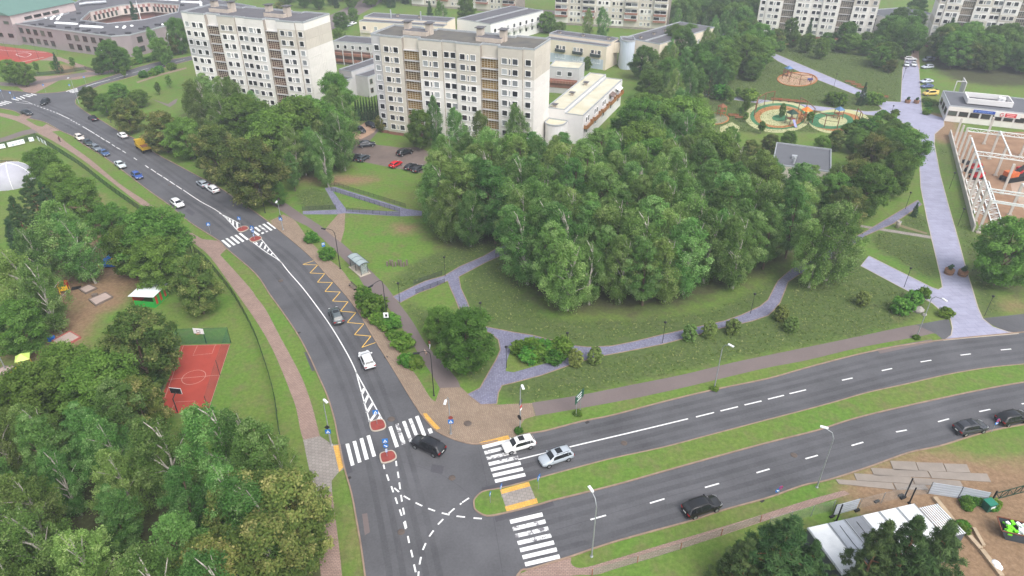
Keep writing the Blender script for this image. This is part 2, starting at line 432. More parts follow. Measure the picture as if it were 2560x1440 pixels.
# ------------------------------------------------------------------ roads (pixel outlines from the photograph)
ALEFT = [(-60,268),(0,271),(40,279),(66,294),(112,305),(150,326),(185,342),(207,360),(265,395),(325,440),(375,478),(422,511),(475,555),(547,601),(567,621),(640,684),(675,735),(702,772),(740,827),(770,880),(800,945),(820,990),(837,1045),(847,1095),(862,1167),(880,1230),(892,1292),(905,1367),(915,1440),(930,1560),(945,1700)]
ARIGHT = [(189,261),(219,284),(250,300),(294,327),(345,352),(390,385),(450,417),(500,444),(550,471),(600,506),(640,533),(692,572),(735,607),(780,647),(815,687),(847,720),(890,774),(940,857),(987,932),(1020,987),(1052,1037),(1077,1067),(1090,1079),(1115,1092),(1147,1104),(1190,1112),(1245,1103),(1310,1087)]
CNORTH = [(1310,1087),(1367,1078),(1455,1055),(1530,1040),(1655,1007),(1780,977),(1920,948),(1995,927),(2095,900),(2170,882),(2245,867),(2352,852),(2420,845),(2545,833),(2640,824),(2800,812)]
CSOUTH = [(1200,1700),(1240,1560),(1292,1437),(1330,1420),(1420,1392),(1455,1380),(1530,1355),(1630,1327),(1730,1300),(1805,1275),(1920,1243),(2005,1213),(2070,1199),(2175,1165),(2270,1131),(2345,1115),(2420,1092),(2482,1075),(2560,1060),(2640,1046),(2800,1025)]
MEDN = [(1185,1262),(1186,1250),(1199,1235),(1214,1228),(1248,1222),(1297,1210),(1344,1197),(1405,1180),(1530,1147),(1655,1120),(1780,1087),(1920,1050),(2020,1024),(2100,1002),(2170,982),(2270,960),(2370,937),(2470,920),(2560,911),(2640,901),(2800,886)]
MEDS = [(1185,1262),(1187,1272),(1194,1280),(1209,1288),(1225,1290),(1258,1284),(1346,1262),(1380,1252),(1530,1215),(1655,1180),(1780,1145),(1920,1107),(2040,1077),(2135,1047),(2245,1020),(2395,987),(2495,967),(2560,956),(2640,943),(2800,922)]
BTOP = [(-60,222),(0,225),(62,230),(100,234),(160,229),(195,218),(220,210),(275,192),(375,160),(480,140),(560,122)]
BBOT = [(189,261),(188,251),(198,241),(225,225),(255,212),(325,193),(425,165),(482,150),(570,130)]
road_poly = W(ALEFT, 0, 4) + W(CSOUTH, 0, 4) + W(CNORTH, 0, 4)[::-1] + W(ARIGHT, 0, 4)[::-1][1:] + W(BBOT, 0, 4)[1:] + W(BTOP, 0, 4)[::-1]
ZR = .006
road = struct('road', MB().flat(road_poly, ZR), M_ASPH)
def kerb(line, mb, off=.09, closed=False): mb.strip(W(line, 0, 4, closed), .2, 0.0, .13, 0, closed, off)
def kerbs(name, lines, offs):
    k = MB()
    for l, o in zip(lines, offs): kerb(l, k, o)
    return struct(name, k, M_KERB)
kerbs('kerb_of_curved_road', [ALEFT, ARIGHT[:-1], BTOP, BBOT], [-.1, .1, .1, -.1])
kerbs('kerb_of_avenue', [CNORTH, CSOUTH], [.1, -.1])
med = MEDN[::-1][:-1] + MEDS
mpoly = W(MEDN, 0, 4)[::-1] + W(MEDS, 0, 4)[1:]
gm = MB().prism(mpoly, 0, .11)
median = struct('median_grass', gm, M_GRASS)
k = MB(); k.strip(W(MEDN, 0, 4)[::-1]+W(MEDS, 0, 4)[1:], .2, 0, .13); struct('kerb_of_median', k, M_KERB)
ZP = .012
def sheet(name, left, right, m, z=ZP, n=4):
    return struct(name, MB().flat(W(left, 0, n)+W(right, 0, n)[::-1], z), m)
PATHS = []
def edged(name, pts, m, z, em):
    o = patch(name, pts, m, z); l = W(pts); MB().strip(l+[l[0]], .16, 0, z+.035).build('path_edging', em, o); return o
def patch(name, pts, m, z=ZP, n=0, parent=None):
    if m is not M_GRASS: PATHS.append(W(pts, 0, n, True) if n else W(pts))
    return struct(name, MB().flat(W(pts, 0, n, True) if n else W(pts), z), m, parent)
# pavement along the left side of the curved road
sheet('pavement_left', [(-40,284),(0,291),(37,301),(70,316),(97,334),(137,355),(200,395),(275,452),(337,500),(412,555),(450,580),(487,610),(525,642),(582,720),(640,802),(677,865),(702,920),(722,970),(740,1020),(752,1080),(760,1102)],
      [(-40,276),(0,282),(25,287),(44,291),(65,299),(94,315),(130,329),(172,360),(230,402),(300,460),(375,510),(450,565),(512,602),(550,637),(625,720),(640,742),(665,775),(702,845),(740,915),(760,957),(780,1015),(797,1080),(800,1090)], M_PAVR)
patch('pavement_spur', [(44,291),(65,299),(80,291),(64,283)], M_PAVR, ZP+.003)
patch('pavement_spur', [(94,315),(106,317),(116,310),(150,327),(130,329),(120,335),(100,325)], M_PAVR, ZP+.003)
patch('pavement_spur', [(505,598),(547,602),(567,621),(548,640),(524,625)], M_PAVR, ZP+.003)
patch('pavement_light_slabs', [(758,1100),(800,1090),(832,1112),(851,1110),(862,1172),(847,1180),(829,1202),(830,1230),(785,1229),(770,1160)], M_PAVG, ZP+.003)
patch('tactile_strip', [(833,1115),(847,1112),(859,1168),(848,1180)], M_PAVY, ZP+.007)
sheet('pavement_lower_left', [(785,1227),(790,1305),(797,1380),(802,1440),(815,1600)], [(830,1228),(840,1305),(852,1405),(855,1440),(870,1600)], M_PAVR)
sheet('garden_path', [(-40,352),(0,356),(60,338),(97,332)], [(-40,343),(0,345),(50,329),(80,322)], M_ASPH2, ZP+.002)
# right side of the curved road
sheet('pavement_right', [(675,552),(692,572),(735,607),(780,647),(815,687),(847,720),(890,774),(940,857),(987,932),(1020,987),(1052,1037)],
      [(708,536),(738,552),(770,597),(815,642),(852,672),(875,702),(895,732),(927,790),(977,845),(1012,900),(1045,945),(1075,993),(1089,1004)], M_PAVB)
sheet('cycle_path', [(590,440),(667,502),(710,532),(740,552),(775,570),(815,605),(847,637),(887,677),(915,720),(967,765),(1002,815),(1032,860),(1052,895),(1080,937),(1100,972)],
      [(610,432),(685,487),(750,532),(805,567),(852,605),(890,640),(940,690),(965,715),(985,742),(1030,802),(1065,860),(1102,902),(1140,945),(1152,970)], M_ASPH2, ZP+.003)
patch('corner_plaza', W and [(1052,1037),(1077,1067),(1090,1079),(1115,1092),(1147,1104),(1190,1112),(1245,1103),(1300,1089),(1302,1062),(1312,1048),(1338,1040),(1330,1008),(1280,1010),(1240,1012),(1202,1010),(1172,986),(1152,968),(1100,970),(1089,1004)], M_PAVB, ZP+.005)
patch('tactile_strip', [(1057,1034),(1066,1033),(1085,1055),(1101,1071),(1092,1075),(1072,1060)], M_PAVY, ZP+.009)
patch('tactile_strip', [(1199,1106),(1270,1088),(1276,1098),(1202,1112)], M_PAVY, ZP+.009)
sheet('avenue_cycle_path', [(1330,1007),(1455,987),(1580,962),(1705,937),(1830,907),(1920,888),(2095,852),(2245,820),(2295,811),(2372,797)], [(1339,1040),(1455,1020),(1580,997),(1705,970),(1830,940),(1920,919),(2020,900),(2145,870),(2295,842),(2340,834),(2362,850)], M_ASPH2, ZP+.002)
patch('asphalt_apron', [(2290,812),(2372,797),(2382,835),(2360,851),(2340,835)], M_ASPH, ZP+.004)
patch('asphalt_apron', [(2452,796),(2482,793),(2700,770),(2700,822),(2545,834),(2520,830),(2485,815)], M_ASPH, ZP+.004)
sheet('avenue_pavement', [(1285,1447),(1330,1421),(1420,1393),(1428,1410),(1455,1420),(1530,1400),(1655,1362),(1780,1325),(1920,1282),(2020,1250),(2110,1226)],
      [(1240,1560),(1400,1450),(1490,1437),(1530,1425),(1655,1387),(1780,1347),(1920,1300),(2040,1262),(2125,1235)], M_PAVR, ZP)
patch('avenue_pavement_corner', [(1292,1438),(1330,1421),(1420,1393),(1432,1416),(1400,1460),(1250,1560)], M_PAVR, ZP+.004)
# asphalt repairs around the crossing
for pts in ([(1203,1229),(1205,1219),(1350,1183),(1352,1195),(1297,1209),(1248,1221)], [(1236,1294),(1258,1287),(1346,1265),(1382,1253),(1385,1264),(1340,1278),(1240,1305)], [(852,1112),(860,1110),(882,1180),(868,1186)]):
    patch('asphalt_repair', pts, M_PATCH, ZR+.004, 0, road)
# crossing refuge in the median
patch('refuge_paving', [(1252,1232),(1324,1212),(1342,1256),(1267,1278)], M_PAVG, .118, 0, median)
patch('refuge_tactile_strip', [(1250,1226),(1322,1206),(1326,1217),(1253,1237)], M_PAVY, .122, 0, median)
patch('refuge_tactile_strip', [(1262,1268),(1341,1247),(1345,1259),(1267,1281)], M_PAVY, .122, 0, median)

# ------------------------------------------------------------------ park: alley, paths
ALLEYL = [(2302,470),(2317,545),(2332,610),(2350,690),(2356,722)]
edged('park_alley', [(2297,170),(2305,277),(2332,287),(2360,296),(2360,315),(2337,335),(2336,362),(2350,435),(2370,510),(2395,597),(2415,672),(2430,720),(2445,770),(2457,797),(2482,817),(2520,830),(2547,834),(2420,845),(2358,851),(2378,838),(2381,820),(2376,797),(2330,758),(2255,720),(2152,665),(2172,640),(2330,719),(2346,724),(2356,718),(2350,685),(2332,610),(2317,545),(2302,470),(2298,400),(2303,360),(2295,325),(2235,297),(2177,288),(2135,283),(2090,281),(2000,272),(1920,262),(1830,249),(1762,238),(1765,232),(1830,242),(1920,251),(2090,271),(2170,279),(2197,277),(2205,272),(2195,262),(2155,243),(2020,190),(1945,153),(1925,139),(1937,134),(2020,169),(2160,229),(2185,242),(2220,254),(2252,255),(2256,175),(2262,150),(2290,150)], M_ALLEY, ZP+.006, M_CONC)
edged('cobble_path', [(982,742),(1040,713),(1065,702),(1110,690),(1150,666),(1210,640),(1240,622),(1285,603),(1300,612),(1270,632),(1215,656),(1147,692),(1152,720),(1167,752),(1187,803),(1215,817),(1280,830),(1330,838),(1387,852),(1442,865),(1470,868),(1530,865),(1580,855),(1655,837),(1730,820),(1812,802),(1855,787),(1900,766),(1920,750),(1935,720),(1945,702),(1970,680),(1995,660),(2045,640),(2100,612),(2162,580),(2220,545),(2295,500),(2305,511),(2232,560),(2167,588),(2120,622),(2040,667),(1997,687),(1970,705),(1964,722),(1950,757),(1935,775),(1920,789),(1880,803),(1805,820),(1730,841),(1655,861),(1580,876),(1505,890),(1475,897),(1430,911),(1355,938),(1280,958),(1255,964),(1246,982),(1242,1010),(1202,1012),(1168,986),(1200,970),(1225,925),(1240,900),(1251,875),(1246,850),(1225,832),(1172,812),(1155,790),(1140,752),(1126,720),(1119,702),(1085,719),(1050,731),(1000,757)], M_COBB, ZP+.007, M_KERB)
patch('cobble_bed_cutout', [(1281,862),(1290,856),(1330,860),(1375,872),(1415,886),(1425,893),(1355,911),(1284,931),(1264,928),(1268,900)], M_GRASS, ZP+.011)
# ramp and stairs by the car park
patch('ramp_path', [(812,470),(837,467),(1015,522),(1055,528),(1055,539),(1000,541),(862,533),(860,572),(852,607),(828,580),(845,560),(845,536),(757,536),(757,528),(842,524)], M_COBB, ZP+.006)
patch('ramp_bed', [(832,478),(998,529),(866,524)], M_GRASS, ZP+.010)
patch('path_brown', [(846,535),(863,533),(861,575),(852,607),(812,574)], M_PAVB, ZP+.009)
# car park and yard behind the lawn
patch('car_park', [(868,398),(925,408),(964,416),(1013,425),(1054,433),(1085,425),(1085,388),(1050,368),(999,369),(943,362),(925,352),(938,337),(955,318),(945,310),(913,305),(893,318),(862,332),(868,356)], M_ASPH3, ZP+.002)
patch('sandy_parking', [(862,332),(893,318),(913,307),(946,316),(934,332),(905,347),(880,352)], mat('sandy_yard', C(168, 138, 116), .9, .2, .4, detail=7), ZP+.006)
# far roads and yards at the top
patch('far_road', [(780,60),(905,0),(960,-40),(1010,-40),(940,14),(830,75)], M_ASPH2, ZP)
patch('far_yard', [(1290,20),(1390,26),(1380,55),(1340,48),(1290,40)], M_ASPH2, ZP)
patch('far_path', [(1800,70),(1830,25),(1850,-20),(1862,-20),(1845,30),(1818,80)], M_ASPH2, ZP)
patch('far_lawn_path', [(2275,80),(2282,30),(2290,32),(2288,82)], M_ASPH2, ZP)
patch('courtyard_path', [(2286,120),(2296,118),(2300,172),(2262,172)], mat('courtyard_earth', C(176, 150, 134), .9, .15, .3), ZP+.004)
patch('school_pavement', [(60,150),(120,140),(150,143),(240,175),(330,160),(330,168),(260,185),(190,199),(150,200),(85,234),(62,230),(40,214),(60,192),(75,192),(190,186),(220,178),(150,152)], M_PAVR, ZP)
sheet('far_pavement', [(0,205),(40,207),(120,198),(200,182),(270,180)], [(0,214),(45,216),(130,205),(205,190),(270,186)], M_ASPH2, ZP+.003)
sheet('yard_path', [(340,205),(400,185),(465,168)], [(344,208),(402,189),(467,172)], M_PAVB, ZP+.003)
patch('tower_path', [(378,247),(420,260),(435,250),(445,246),(440,258),(424,268)], M_ASPH2, ZP+.003)

# ------------------------------------------------------------------ construction ground on the right
patch('building_site_ground', [(2372,330),(2560,330),(2760,340),(2760,640),(2560,585),(2500,575),(2470,585),(2452,580)], M_SITE, ZP+.002)
patch('site_floor_slab', [(2520,425),(2760,420),(2760,545),(2560,525),(2530,480)], M_PAD, ZP+.008)

patch('cross_path', [(2150,562),(2328,590),(2329,597),(2150,568)], M_PAVG, ZP+.003)
patch('worn_track', [(2240,556),(2262,565),(2318,582),(2317,586),(2258,570),(2236,560)], mat('trodden_earth', C(120, 110, 84), .95, .15, .8), ZP+.002)
# ------------------------------------------------------------------ road markings (children of the road)
ZM = ZR+.006
def q4(ox, oy, s, *pts): return [(ox+x/s, oy+y/s) for x, y in pts]
def quadmark(name, pts, m=None, z=ZM): MB().flat(W(pts), z).build(name, m or M_WHITE, road)
def linemark(name, pts, wd=.16, m=None, n=0):
    MB().strip(W(pts, 0, n), wd, ZM).build(name, m or M_WHITE, road)
Z = lambda *p: quadmark('crosswalk_stripe', q4(*p))
Zw = lambda *p: quadmark('crosswalk_stripe', q4(*p), M_WORN)
a = (640, 1080, 4)
Z(*a, (895,120),(930,115),(985,330),(950,340)); Z(*a, (965,95),(1000,88),(1055,300),(1020,310)); Z(*a, (1035,68),(1070,58),(1128,270),(1090,280)); Z(*a, (1105,40),(1140,30),(1200,240),(1165,250))
a = (900, 1000, 9)
Z(*a, (640,610),(715,585),(875,1045),(795,1072)); Zw(*a, (790,550),(870,525),(1028,980),(945,1010)); Zw(*a, (945,490),(1020,468),(1190,930),(1115,950)); Zw(*a, (1090,432),(1165,408),(1330,850),(1255,875)); Z(*a, (1238,378),(1318,350),(1490,795),(1410,820)); Z(*a, (1522,655),(1600,632),(1640,735),(1565,762))
for i in range(7):
    l = (1205+5.2*i, 1114+14.2*i); r = (1277+5.8*i, 1096+14.4*i)
    quadmark('crosswalk_stripe', [l, r, (r[0]+2.6, r[1]+8.2), (l[0]+2.6, l[1]+8.2)], M_WORN if i in (1, 2, 3) else M_WHITE)
    l = (1274+6.2*i, 1300+17.7*i); r = (1355+7.1*i, 1281+17.5*i)
    quadmark('crosswalk_stripe', [l, r, (r[0]+3, r[1]+10), (l[0]+3, l[1]+10)], M_WORN if i in (1, 2, 3) else M_WHITE)
a = (500, 520, 9.846)
for p in ([(520,800),(580,785),(770,945),(720,972)], [(625,755),(680,742),(880,905),(825,925)], [(735,715),(790,698),(990,860),(935,882)], [(845,675),(895,655),(1095,815),(1045,840)], [(950,630),(1005,615),(1205,770),(1155,795)],
          [(1220,530),(1270,515),(1480,660),(1430,685)], [(1330,480),(1385,462),(1500,560),(1455,585)], [(1500,615),(1555,592),(1585,620),(1530,645)], [(1530,400),(1585,385),(1790,540),(1740,560)], [(1635,360),(1685,345),(1890,495),(1845,518)]):
    Z(*a, *p)
Zw(*a, (1430,440),(1480,425),(1685,580),(1635,600))
for l, r in ([(630,430),(740,458)], [(530,443),(665,470)], [(470,462),(620,492)], [(412,482),(505,525)], [(330,505),(445,545)], [(240,530),(385,562)], [(90,575),(240,607)], [(30,595),(190,628)], [(-40,615),(125,645)], [(-80,640),(60,665)]):
    Z(0, 180, 8, l, r, (r[0]-18, r[1]+10), (l[0]-18, l[1]+10))
for l, r in ([(1320,385),(1540,322)], [(1375,392),(1545,342)], [(1400,404),(1550,362)], [(1440,412),(1560,380)]):
    Z(0, 180, 8, l, r, (r[0]+10, r[1]+8), (l[0]+10, l[1]+8))
D = lambda ox, oy, s, *segs: [linemark('lane_dash', q4(ox, oy, s, *sg), .2) for sg in segs]
D(640, 1080, 4, [(1275,325),(1285,370)], [(1307,425),(1328,487)], [(1353,543),(1373,603)], [(1393,655),(1414,718)], [(1436,775),(1457,838)], [(1478,900),(1497,970)], [(1518,1040),(1532,1110)], [(1550,1180),(1567,1253)], [(1580,1325),(1597,1402)],
  [(1400,290),(1406,342)], [(1417,397),(1427,460)], [(1433,505),(1442,573)], [(1450,630),(1460,697)], [(1470,758),(1482,826)], [(1490,890),(1505,960)],
  [(1383,560),(1430,600)], [(1478,640),(1540,677)], [(1596,708),(1662,740)], [(1722,765),(1790,790)], [(1858,810),(1935,829)], [(2005,842),(2090,851)], [(2175,861),(2258,867)],
  [(2130,660),(2063,705)], [(2055,712),(2040,725)], [(1985,765),(1927,815)], [(1872,872),(1820,925)], [(1775,985),(1733,1045)], [(1697,1112),(1668,1180)], [(1650,1250),(1635,1325)], [(1627,1395),(1622,1450)])
D(1280, 720, 4, [(1840,1290),(2020,1245)], [(2085,1230),(2260,1187)], [(2325,1170),(2495,1130)])
D(1920, 720, 4, [(0,1112),(160,1073)], [(215,1057),(380,1018)], [(740,923),(845,900)], [(1138,827),(1240,805)], [(1525,740),(1633,722)], [(1925,672),(2027,659)], [(2328,620),(2432,610)],
  [(1280,1440),(1388,1420)], [(1700,1338),(1810,1308)], [(2112,1236),(2225,1213)], [(2535,1160),(2640,1144)])
D(1280, 1080, 4, [(785,877),(940,833)], [(1380,712),(1525,668)], [(1930,555),(2070,515)], [(2445,408),(2575,370)])
D(1920, 1080, 4, [(375,268),(498,233)], [(835,136),(953,102)])
D(0, 360, 4, [(1120,5),(1150,25)], [(1165,35),(1205,55)], [(1225,68),(1258,90)], [(1338,138),(1370,160)], [(1452,213),(1485,238)], [(1510,250),(1560,285)], [(1570,292),(1622,325)], [(1635,332),(1685,365)], [(1697,372),(1750,408)], [(1762,415),(1818,452)])
for i in range(8): D(0, 180, 8, [(680+64*i, 652+23.5*i), (712+64*i, 663+24*i)])
for i in range(4): D(0, 180, 8, [(1410+52*i, 955+29*i), (1440+52*i, 971+29*i)])
D(0, 180, 8, [(1170,835),(1390,940)], [(1650,1090),(1890,1230)], [(1910,1245),(1990,1295)], [(2015,1310),(2090,1360)], [(2115,1370),(2200,1420)])
S_ = lambda pts, wd=.17, n=4: linemark('solid_line', pts, wd, None, n)
S_([(458,475),(500,503),(550,532),(593,575)]); S_([(548,533),(575,546),(599,559)])
S_([(633,606),(665,630),(692,647),(706,659)]); S_([(654,599),(680,630),(706,659)])
S_([(705,658),(722,680),(757,720),(795,770),(830,820),(860,870),(880,907),(891,932)])
S_([(890,930),(905,985),(925,1057)]); S_([(891,932),(922,988),(956,1049)])
for l, r in (((564,541),(568,548)), ((573,546),(576,555)), ((582,551),(583,564)), ((592,556),(594,572))): linemark('hatch_bar', [l, r], .35)
for l, r in (((643,611),(640,606)), ((656,605),(650,617)), ((665,611),(661,623)), ((673,621),(669,629)), ((681,632),(678,637))): linemark('hatch_bar', [l, r], .35)
for l, r in (((911,970),(905,985)), ((921,987),(911,1009)), ((932,1007),(917,1032)), ((944,1028),(924,1055)), ((951,1040),(945,1050))): linemark('hatch_bar', [l, r], .4)
S_([(1296,1149),(1430,1116),(1587,1079),(1720,1047)], .2)
S_([(80,260),(60,258),(41,256)], .15); S_([(82,261),(70,255),(55,252)], .15)
for s in ([(283,197),(320,186)], [(330,183),(349,177)], [(353,176),(372,170)], [(400,165),(430,157)], [(438,155),(462,149)]): linemark('lane_dash', s, .2)
S_([(215,216),(240,208),(275,199)], .35, 0)
zz = q4(640, 360, 4, (583,1165),(468,1205),(617,1210),(540,1290),(687,1297),(615,1382),(765,1385)) + q4(640, 720, 4, (690,35),(843,40),(765,130),(920,138),(845,232),(1000,245),(912,345),(1078,360),(985,467),(1150,482),(1058,595),(1197,545))
for i in range(len(zz)-1): linemark('yellow_zigzag_bar', [zz[i], zz[i+1]], .13, M_YEL)
# raised red islands of the crossings
def island(pts, label):
    w_ = W(pts, 0, 3, True)
    o = MB().prism(w_, 0, .14, 0).build('traffic_island', M_REDB); tag(o, label, 'traffic island', 'red brick islands in the road')
    k = MB(); k.strip(w_ + [w_[0]], .16, 0, .16); k.build('kerb_ring', M_CONC, o); return o
s9 = lambda *p: q4(900, 1000, 9, *p); s10 = lambda *p: q4(500, 520, 9.846, *p)
island(s9((225,545),(270,490),(480,445),(560,520),(570,630),(440,690),(300,705),(245,650)), 'red brick island north of the lower crossing, below the hatched wedge')
island(s9((455,1240),(520,1190),(700,1150),(785,1200),(812,1310),(700,1385),(520,1425),(470,1360)), 'red brick island south of the lower crossing with a keep-right arrow sign')
island(s10((915,540),(975,595),(1090,575),(1190,525),(1170,470),(1080,455),(985,485)), 'red brick island on the far side of the upper crossing')
island(s10((1222,785),(1290,845),(1420,815),(1515,765),(1490,715),(1390,700),(1290,725)), 'red brick island on the near side of the upper crossing')

# manhole covers, red kerb line, loose repairs
M_IRON = mat('cast_iron', C(92, 82, 76), .7, .2, 3)
def manhole(x, y, r=.42, z=.02, where=None):
    p = P(x, y); m = MB(); m.lathe([(r*1.35, .0), (r*1.35, .02), (r, .025), (0.01, .022)], 16)
    o = m.build('manhole_cover', M_IRON, None, (p.x, p.y, z)); tag(o, 'round iron manhole cover set in ' + (where or ('the brown corner paving' if x > 1100 else 'the asphalt beside the worn crossing stripes')), 'manhole cover'); return o
manhole(1169, 1059); manhole(978, 1048, .4, ZR+.004)

# tyre-darkened lanes and a few old repairs
def wearmat():
    m = bpy.data.materials.new('tyre_wear'); m.use_nodes = True; N, L = nodes(m); b = N['Principled BSDF']; b.inputs['Base Color'].default_value = C(70, 69, 73); b.inputs['Roughness'].default_value = .6
    g = N.new('ShaderNodeNewGeometry'); nz = N.new('ShaderNodeTexNoise'); nz.inputs['Scale'].default_value = .12; nz.inputs['Detail'].default_value = 7; nz.inputs['Roughness'].default_value = .7; L.new(g.outputs['Position'], nz.inputs['Vector'])
    mr = N.new('ShaderNodeMapRange'); mr.inputs['From Min'].default_value = .35; mr.inputs['From Max'].default_value = .7; mr.inputs['To Min'].default_value = .04; mr.inputs['To Max'].default_value = .24; L.new(nz.outputs['Fac'], mr.inputs['Value']); L.new(mr.outputs[0], b.inputs['Alpha'])
    return m
M_WEAR = wearmat()
ACEN = [(90,262),(200,312),(270,352),(345,395),(458,475),(548,533),(620,590),(706,659),(757,720),(795,770),(830,820),(860,870),(891,932),(918,1000),(945,1075),(970,1140),(1000,1260),(1030,1400),(1050,1520)]
def mid(A, B_, n=14):
    a, b = spl(A, 6), spl(B_, 6); return [((a[int(i*(len(a)-1)/n)][0]+b[int(i*(len(b)-1)/n)][0])/2, (a[int(i*(len(a)-1)/n)][1]+b[int(i*(len(b)-1)/n)][1])/2) for i in range(n+1)]
lnN = [(1290,1152),(1430,1117),(1587,1080),(1720,1047),(1800,1027),(1960,988),(2100,953),(2218,923),(2314,903),(2410,887),(2515,873),(2640,858)]
lnS = [(1300,1348),(1500,1294),(1640,1252),(1780,1214),(1905,1178),(2030,1142),(2145,1109),(2250,1078),(2360,1051),(2460,1025),(2560,1006),(2640,990)]
for ln in (ACEN, lnN, lnS):
    for off in (-2.75, -1.25, 1.25, 2.75): MB().strip(W(ln, 0, 4), .75, ZR+.002, 0, 0, False, off).build('tyre_track', M_WEAR, road)

for pts in ([(1196,1118),(1215,1200),(1240,1330),(1262,1470)], [(1385,1326),(1500,1292),(1640,1250),(1780,1212),(1905,1176),(2030,1140),(2145,1107)], [(560,541),(640,607),(720,682),(790,768),(850,860)], [(990,1150),(1100,1185),(1180,1240)], [(30,262),(120,275),(220,318),(300,362)]):
    MB().strip(W(pts, 0, 5), .07, ZR+.003).build('asphalt_seam', M_PATCH, road)
for pts in ([(1080,1160),(1110,1165),(1106,1185),(1076,1180)], [(2190,872),(2330,848),(2332,856),(2200,884)], [(760,880),(772,882),(790,925),(780,928)], [(905,1285),(918,1283),(925,1330),(912,1338)], [(470,520),(488,532),(480,540),(462,528)]):
    patch('asphalt_repair', pts, M_ASPH2 if pts[0][0] > 2000 or pts[0][0] == 905 else M_PATCH, ZR+.0035, 0, road)

for x, y, t in ((702, 702, 'the lane left of the bus stop'), (1003, 1330, 'the lane at the bottom of the junction'), (1560, 1108, 'the far avenue lane'), (1985, 1138, 'the near avenue lane'), (425, 462, 'the lane beside the blue hatchback'), (1130, 1195, 'the middle of the junction')):
    manhole(x, y, .34, ZR+.004, t)
M_DRAIN = mat('drain_grate', C(52, 50, 50), .7)
for k_, (x, y, t) in enumerate(((747, 832, 'left kerb opposite the yellow zigzag'), (872, 1195, 'left kerb below the tactile strip'), (1468, 1056, 'north kerb of the avenue'), (1905, 1252, 'near kerb of the avenue'), (965, 893, 'pavement kerb beside the white hatchback'), (300, 424, 'left kerb between parked cars'))):
    p = P(x, y); o = MB().box((0, 0, .008), (.6, .42, .016)).build('drain_grate', M_DRAIN, None, (p.x, p.y, ZR+.003), .6); tag(o, 'dark drain grate at the ' + t, 'drain', 'road drains')
# ------------------------------------------------------------------ buildings
M_W1 = mat('panel_white', C(226, 222, 216), .9, .07, .35, objrand=.05, detail=8)
M_W2 = mat('panel_beige', C(202, 195, 183), .9, .08, .35, objrand=.05, detail=8)
M_W3 = mat('panel_grey', C(192, 190, 190), .9, .08, .35, objrand=.05, detail=8)
M_JOINT = mat('panel_joint', C(150, 142, 132), .95, .15, .6)
M_CREAM = mat('render_cream', C(224, 211, 192), .9, .05, .3, detail=7)
M_WHITEWALL = mat('render_white', C(222, 220, 219), .9, .05, .3, detail=7)
M_PINKW = mat('render_pink_grey', C(150, 138, 140), .9, .06, .3, detail=7)
M_PINKL = mat('render_pink_light', C(206, 190, 187), .9, .06, .4)
M_MAROON = mat('render_maroon', C(158, 112, 108), .9, .06, .4)
M_BLUEG = mat('render_blue_grey', C(190, 200, 212), .9, .05, .3)
M_PLINTH = mat('plinth_red', C(150, 106, 92), .9, .15, .6)
M_BRICKR = brickmat('loggia_brick', C(150, 96, 78), C(136, 84, 68), C(150, 130, 116), .5, .15, var=.12)
def roofmat(name, col, patchc, k=.5):
    m = mat(name, col, .9, col2=patchc, scale=.22, bump=.1, detail=9); return m
M_ROOF = roofmat('bitumen_roof', C(88, 87, 92), C(104, 103, 106))
M_ROOFM = roofmat('bitumen_roof_mossy', C(86, 86, 86), C(112, 108, 98))
M_ROOFY = roofmat('cream_membrane_roof', C(186, 180, 154), C(206, 203, 186))
M_ROOFG = mat('green_sheet_roof', C(96, 128, 118), .6, .06, .4)
M_CAP = mat('parapet_metal', C(178, 182, 186), .5, .1, .8, metal=.3)
M_FRAME = mat('window_frame_white', C(244, 244, 244), .5)
M_FRAMEB = mat('window_frame_brown', C(110, 92, 84), .6)
M_LATT = mat('loggia_lattice', C(196, 184, 164), .7)
M_CHIM = mat('chimney_render', C(186, 174, 162), .9, .15, .8)
def panemat(name, ramp, rough=.12):
    m = bpy.data.materials.new(name); m.use_nodes = True; N, L = nodes(m); b = N['Principled BSDF']
    oi = N.new('ShaderNodeObjectInfo'); rp = N.new('ShaderNodeValToRGB'); e = rp.color_ramp.elements
    e[0].position, e[0].color = ramp[0]; e[1].position, e[1].color = ramp[-1]
    for p, c in ramp[1:-1]: e.new(p).color = c
    L.new(oi.outputs['Random'], rp.inputs[0]); L.new(rp.outputs[0], b.inputs['Base Color'])
    b.inputs['Roughness'].default_value = rough; b.inputs['Specular IOR Level'].default_value = .5; MATS[name] = m; return m
M_PANE = panemat('window_pane', [(0, C(22, 24, 28)), (.45, C(38, 38, 42)), (.62, C(70, 72, 76)), (.8, C(128, 132, 134)), (1, C(176, 180, 180))])
M_PANED = panemat('window_pane_dark', [(0, C(24, 28, 30)), (.7, C(52, 60, 56)), (1, C(96, 108, 96))])
M_AMBER = panemat('loggia_glass_amber', [(0, C(92, 68, 26)), (.5, C(122, 94, 38)), (1, C(146, 116, 54))], .2)
M_MAHOG = panemat('loggia_glass_red_brown', [(0, C(46, 26, 24)), (.5, C(72, 38, 34)), (1, C(96, 52, 44))], .2)
M_GREYGL = panemat('loggia_glass_grey', [(0, C(56, 56, 58)), (.5, C(82, 82, 82)), (1, C(112, 100, 92))], .2)

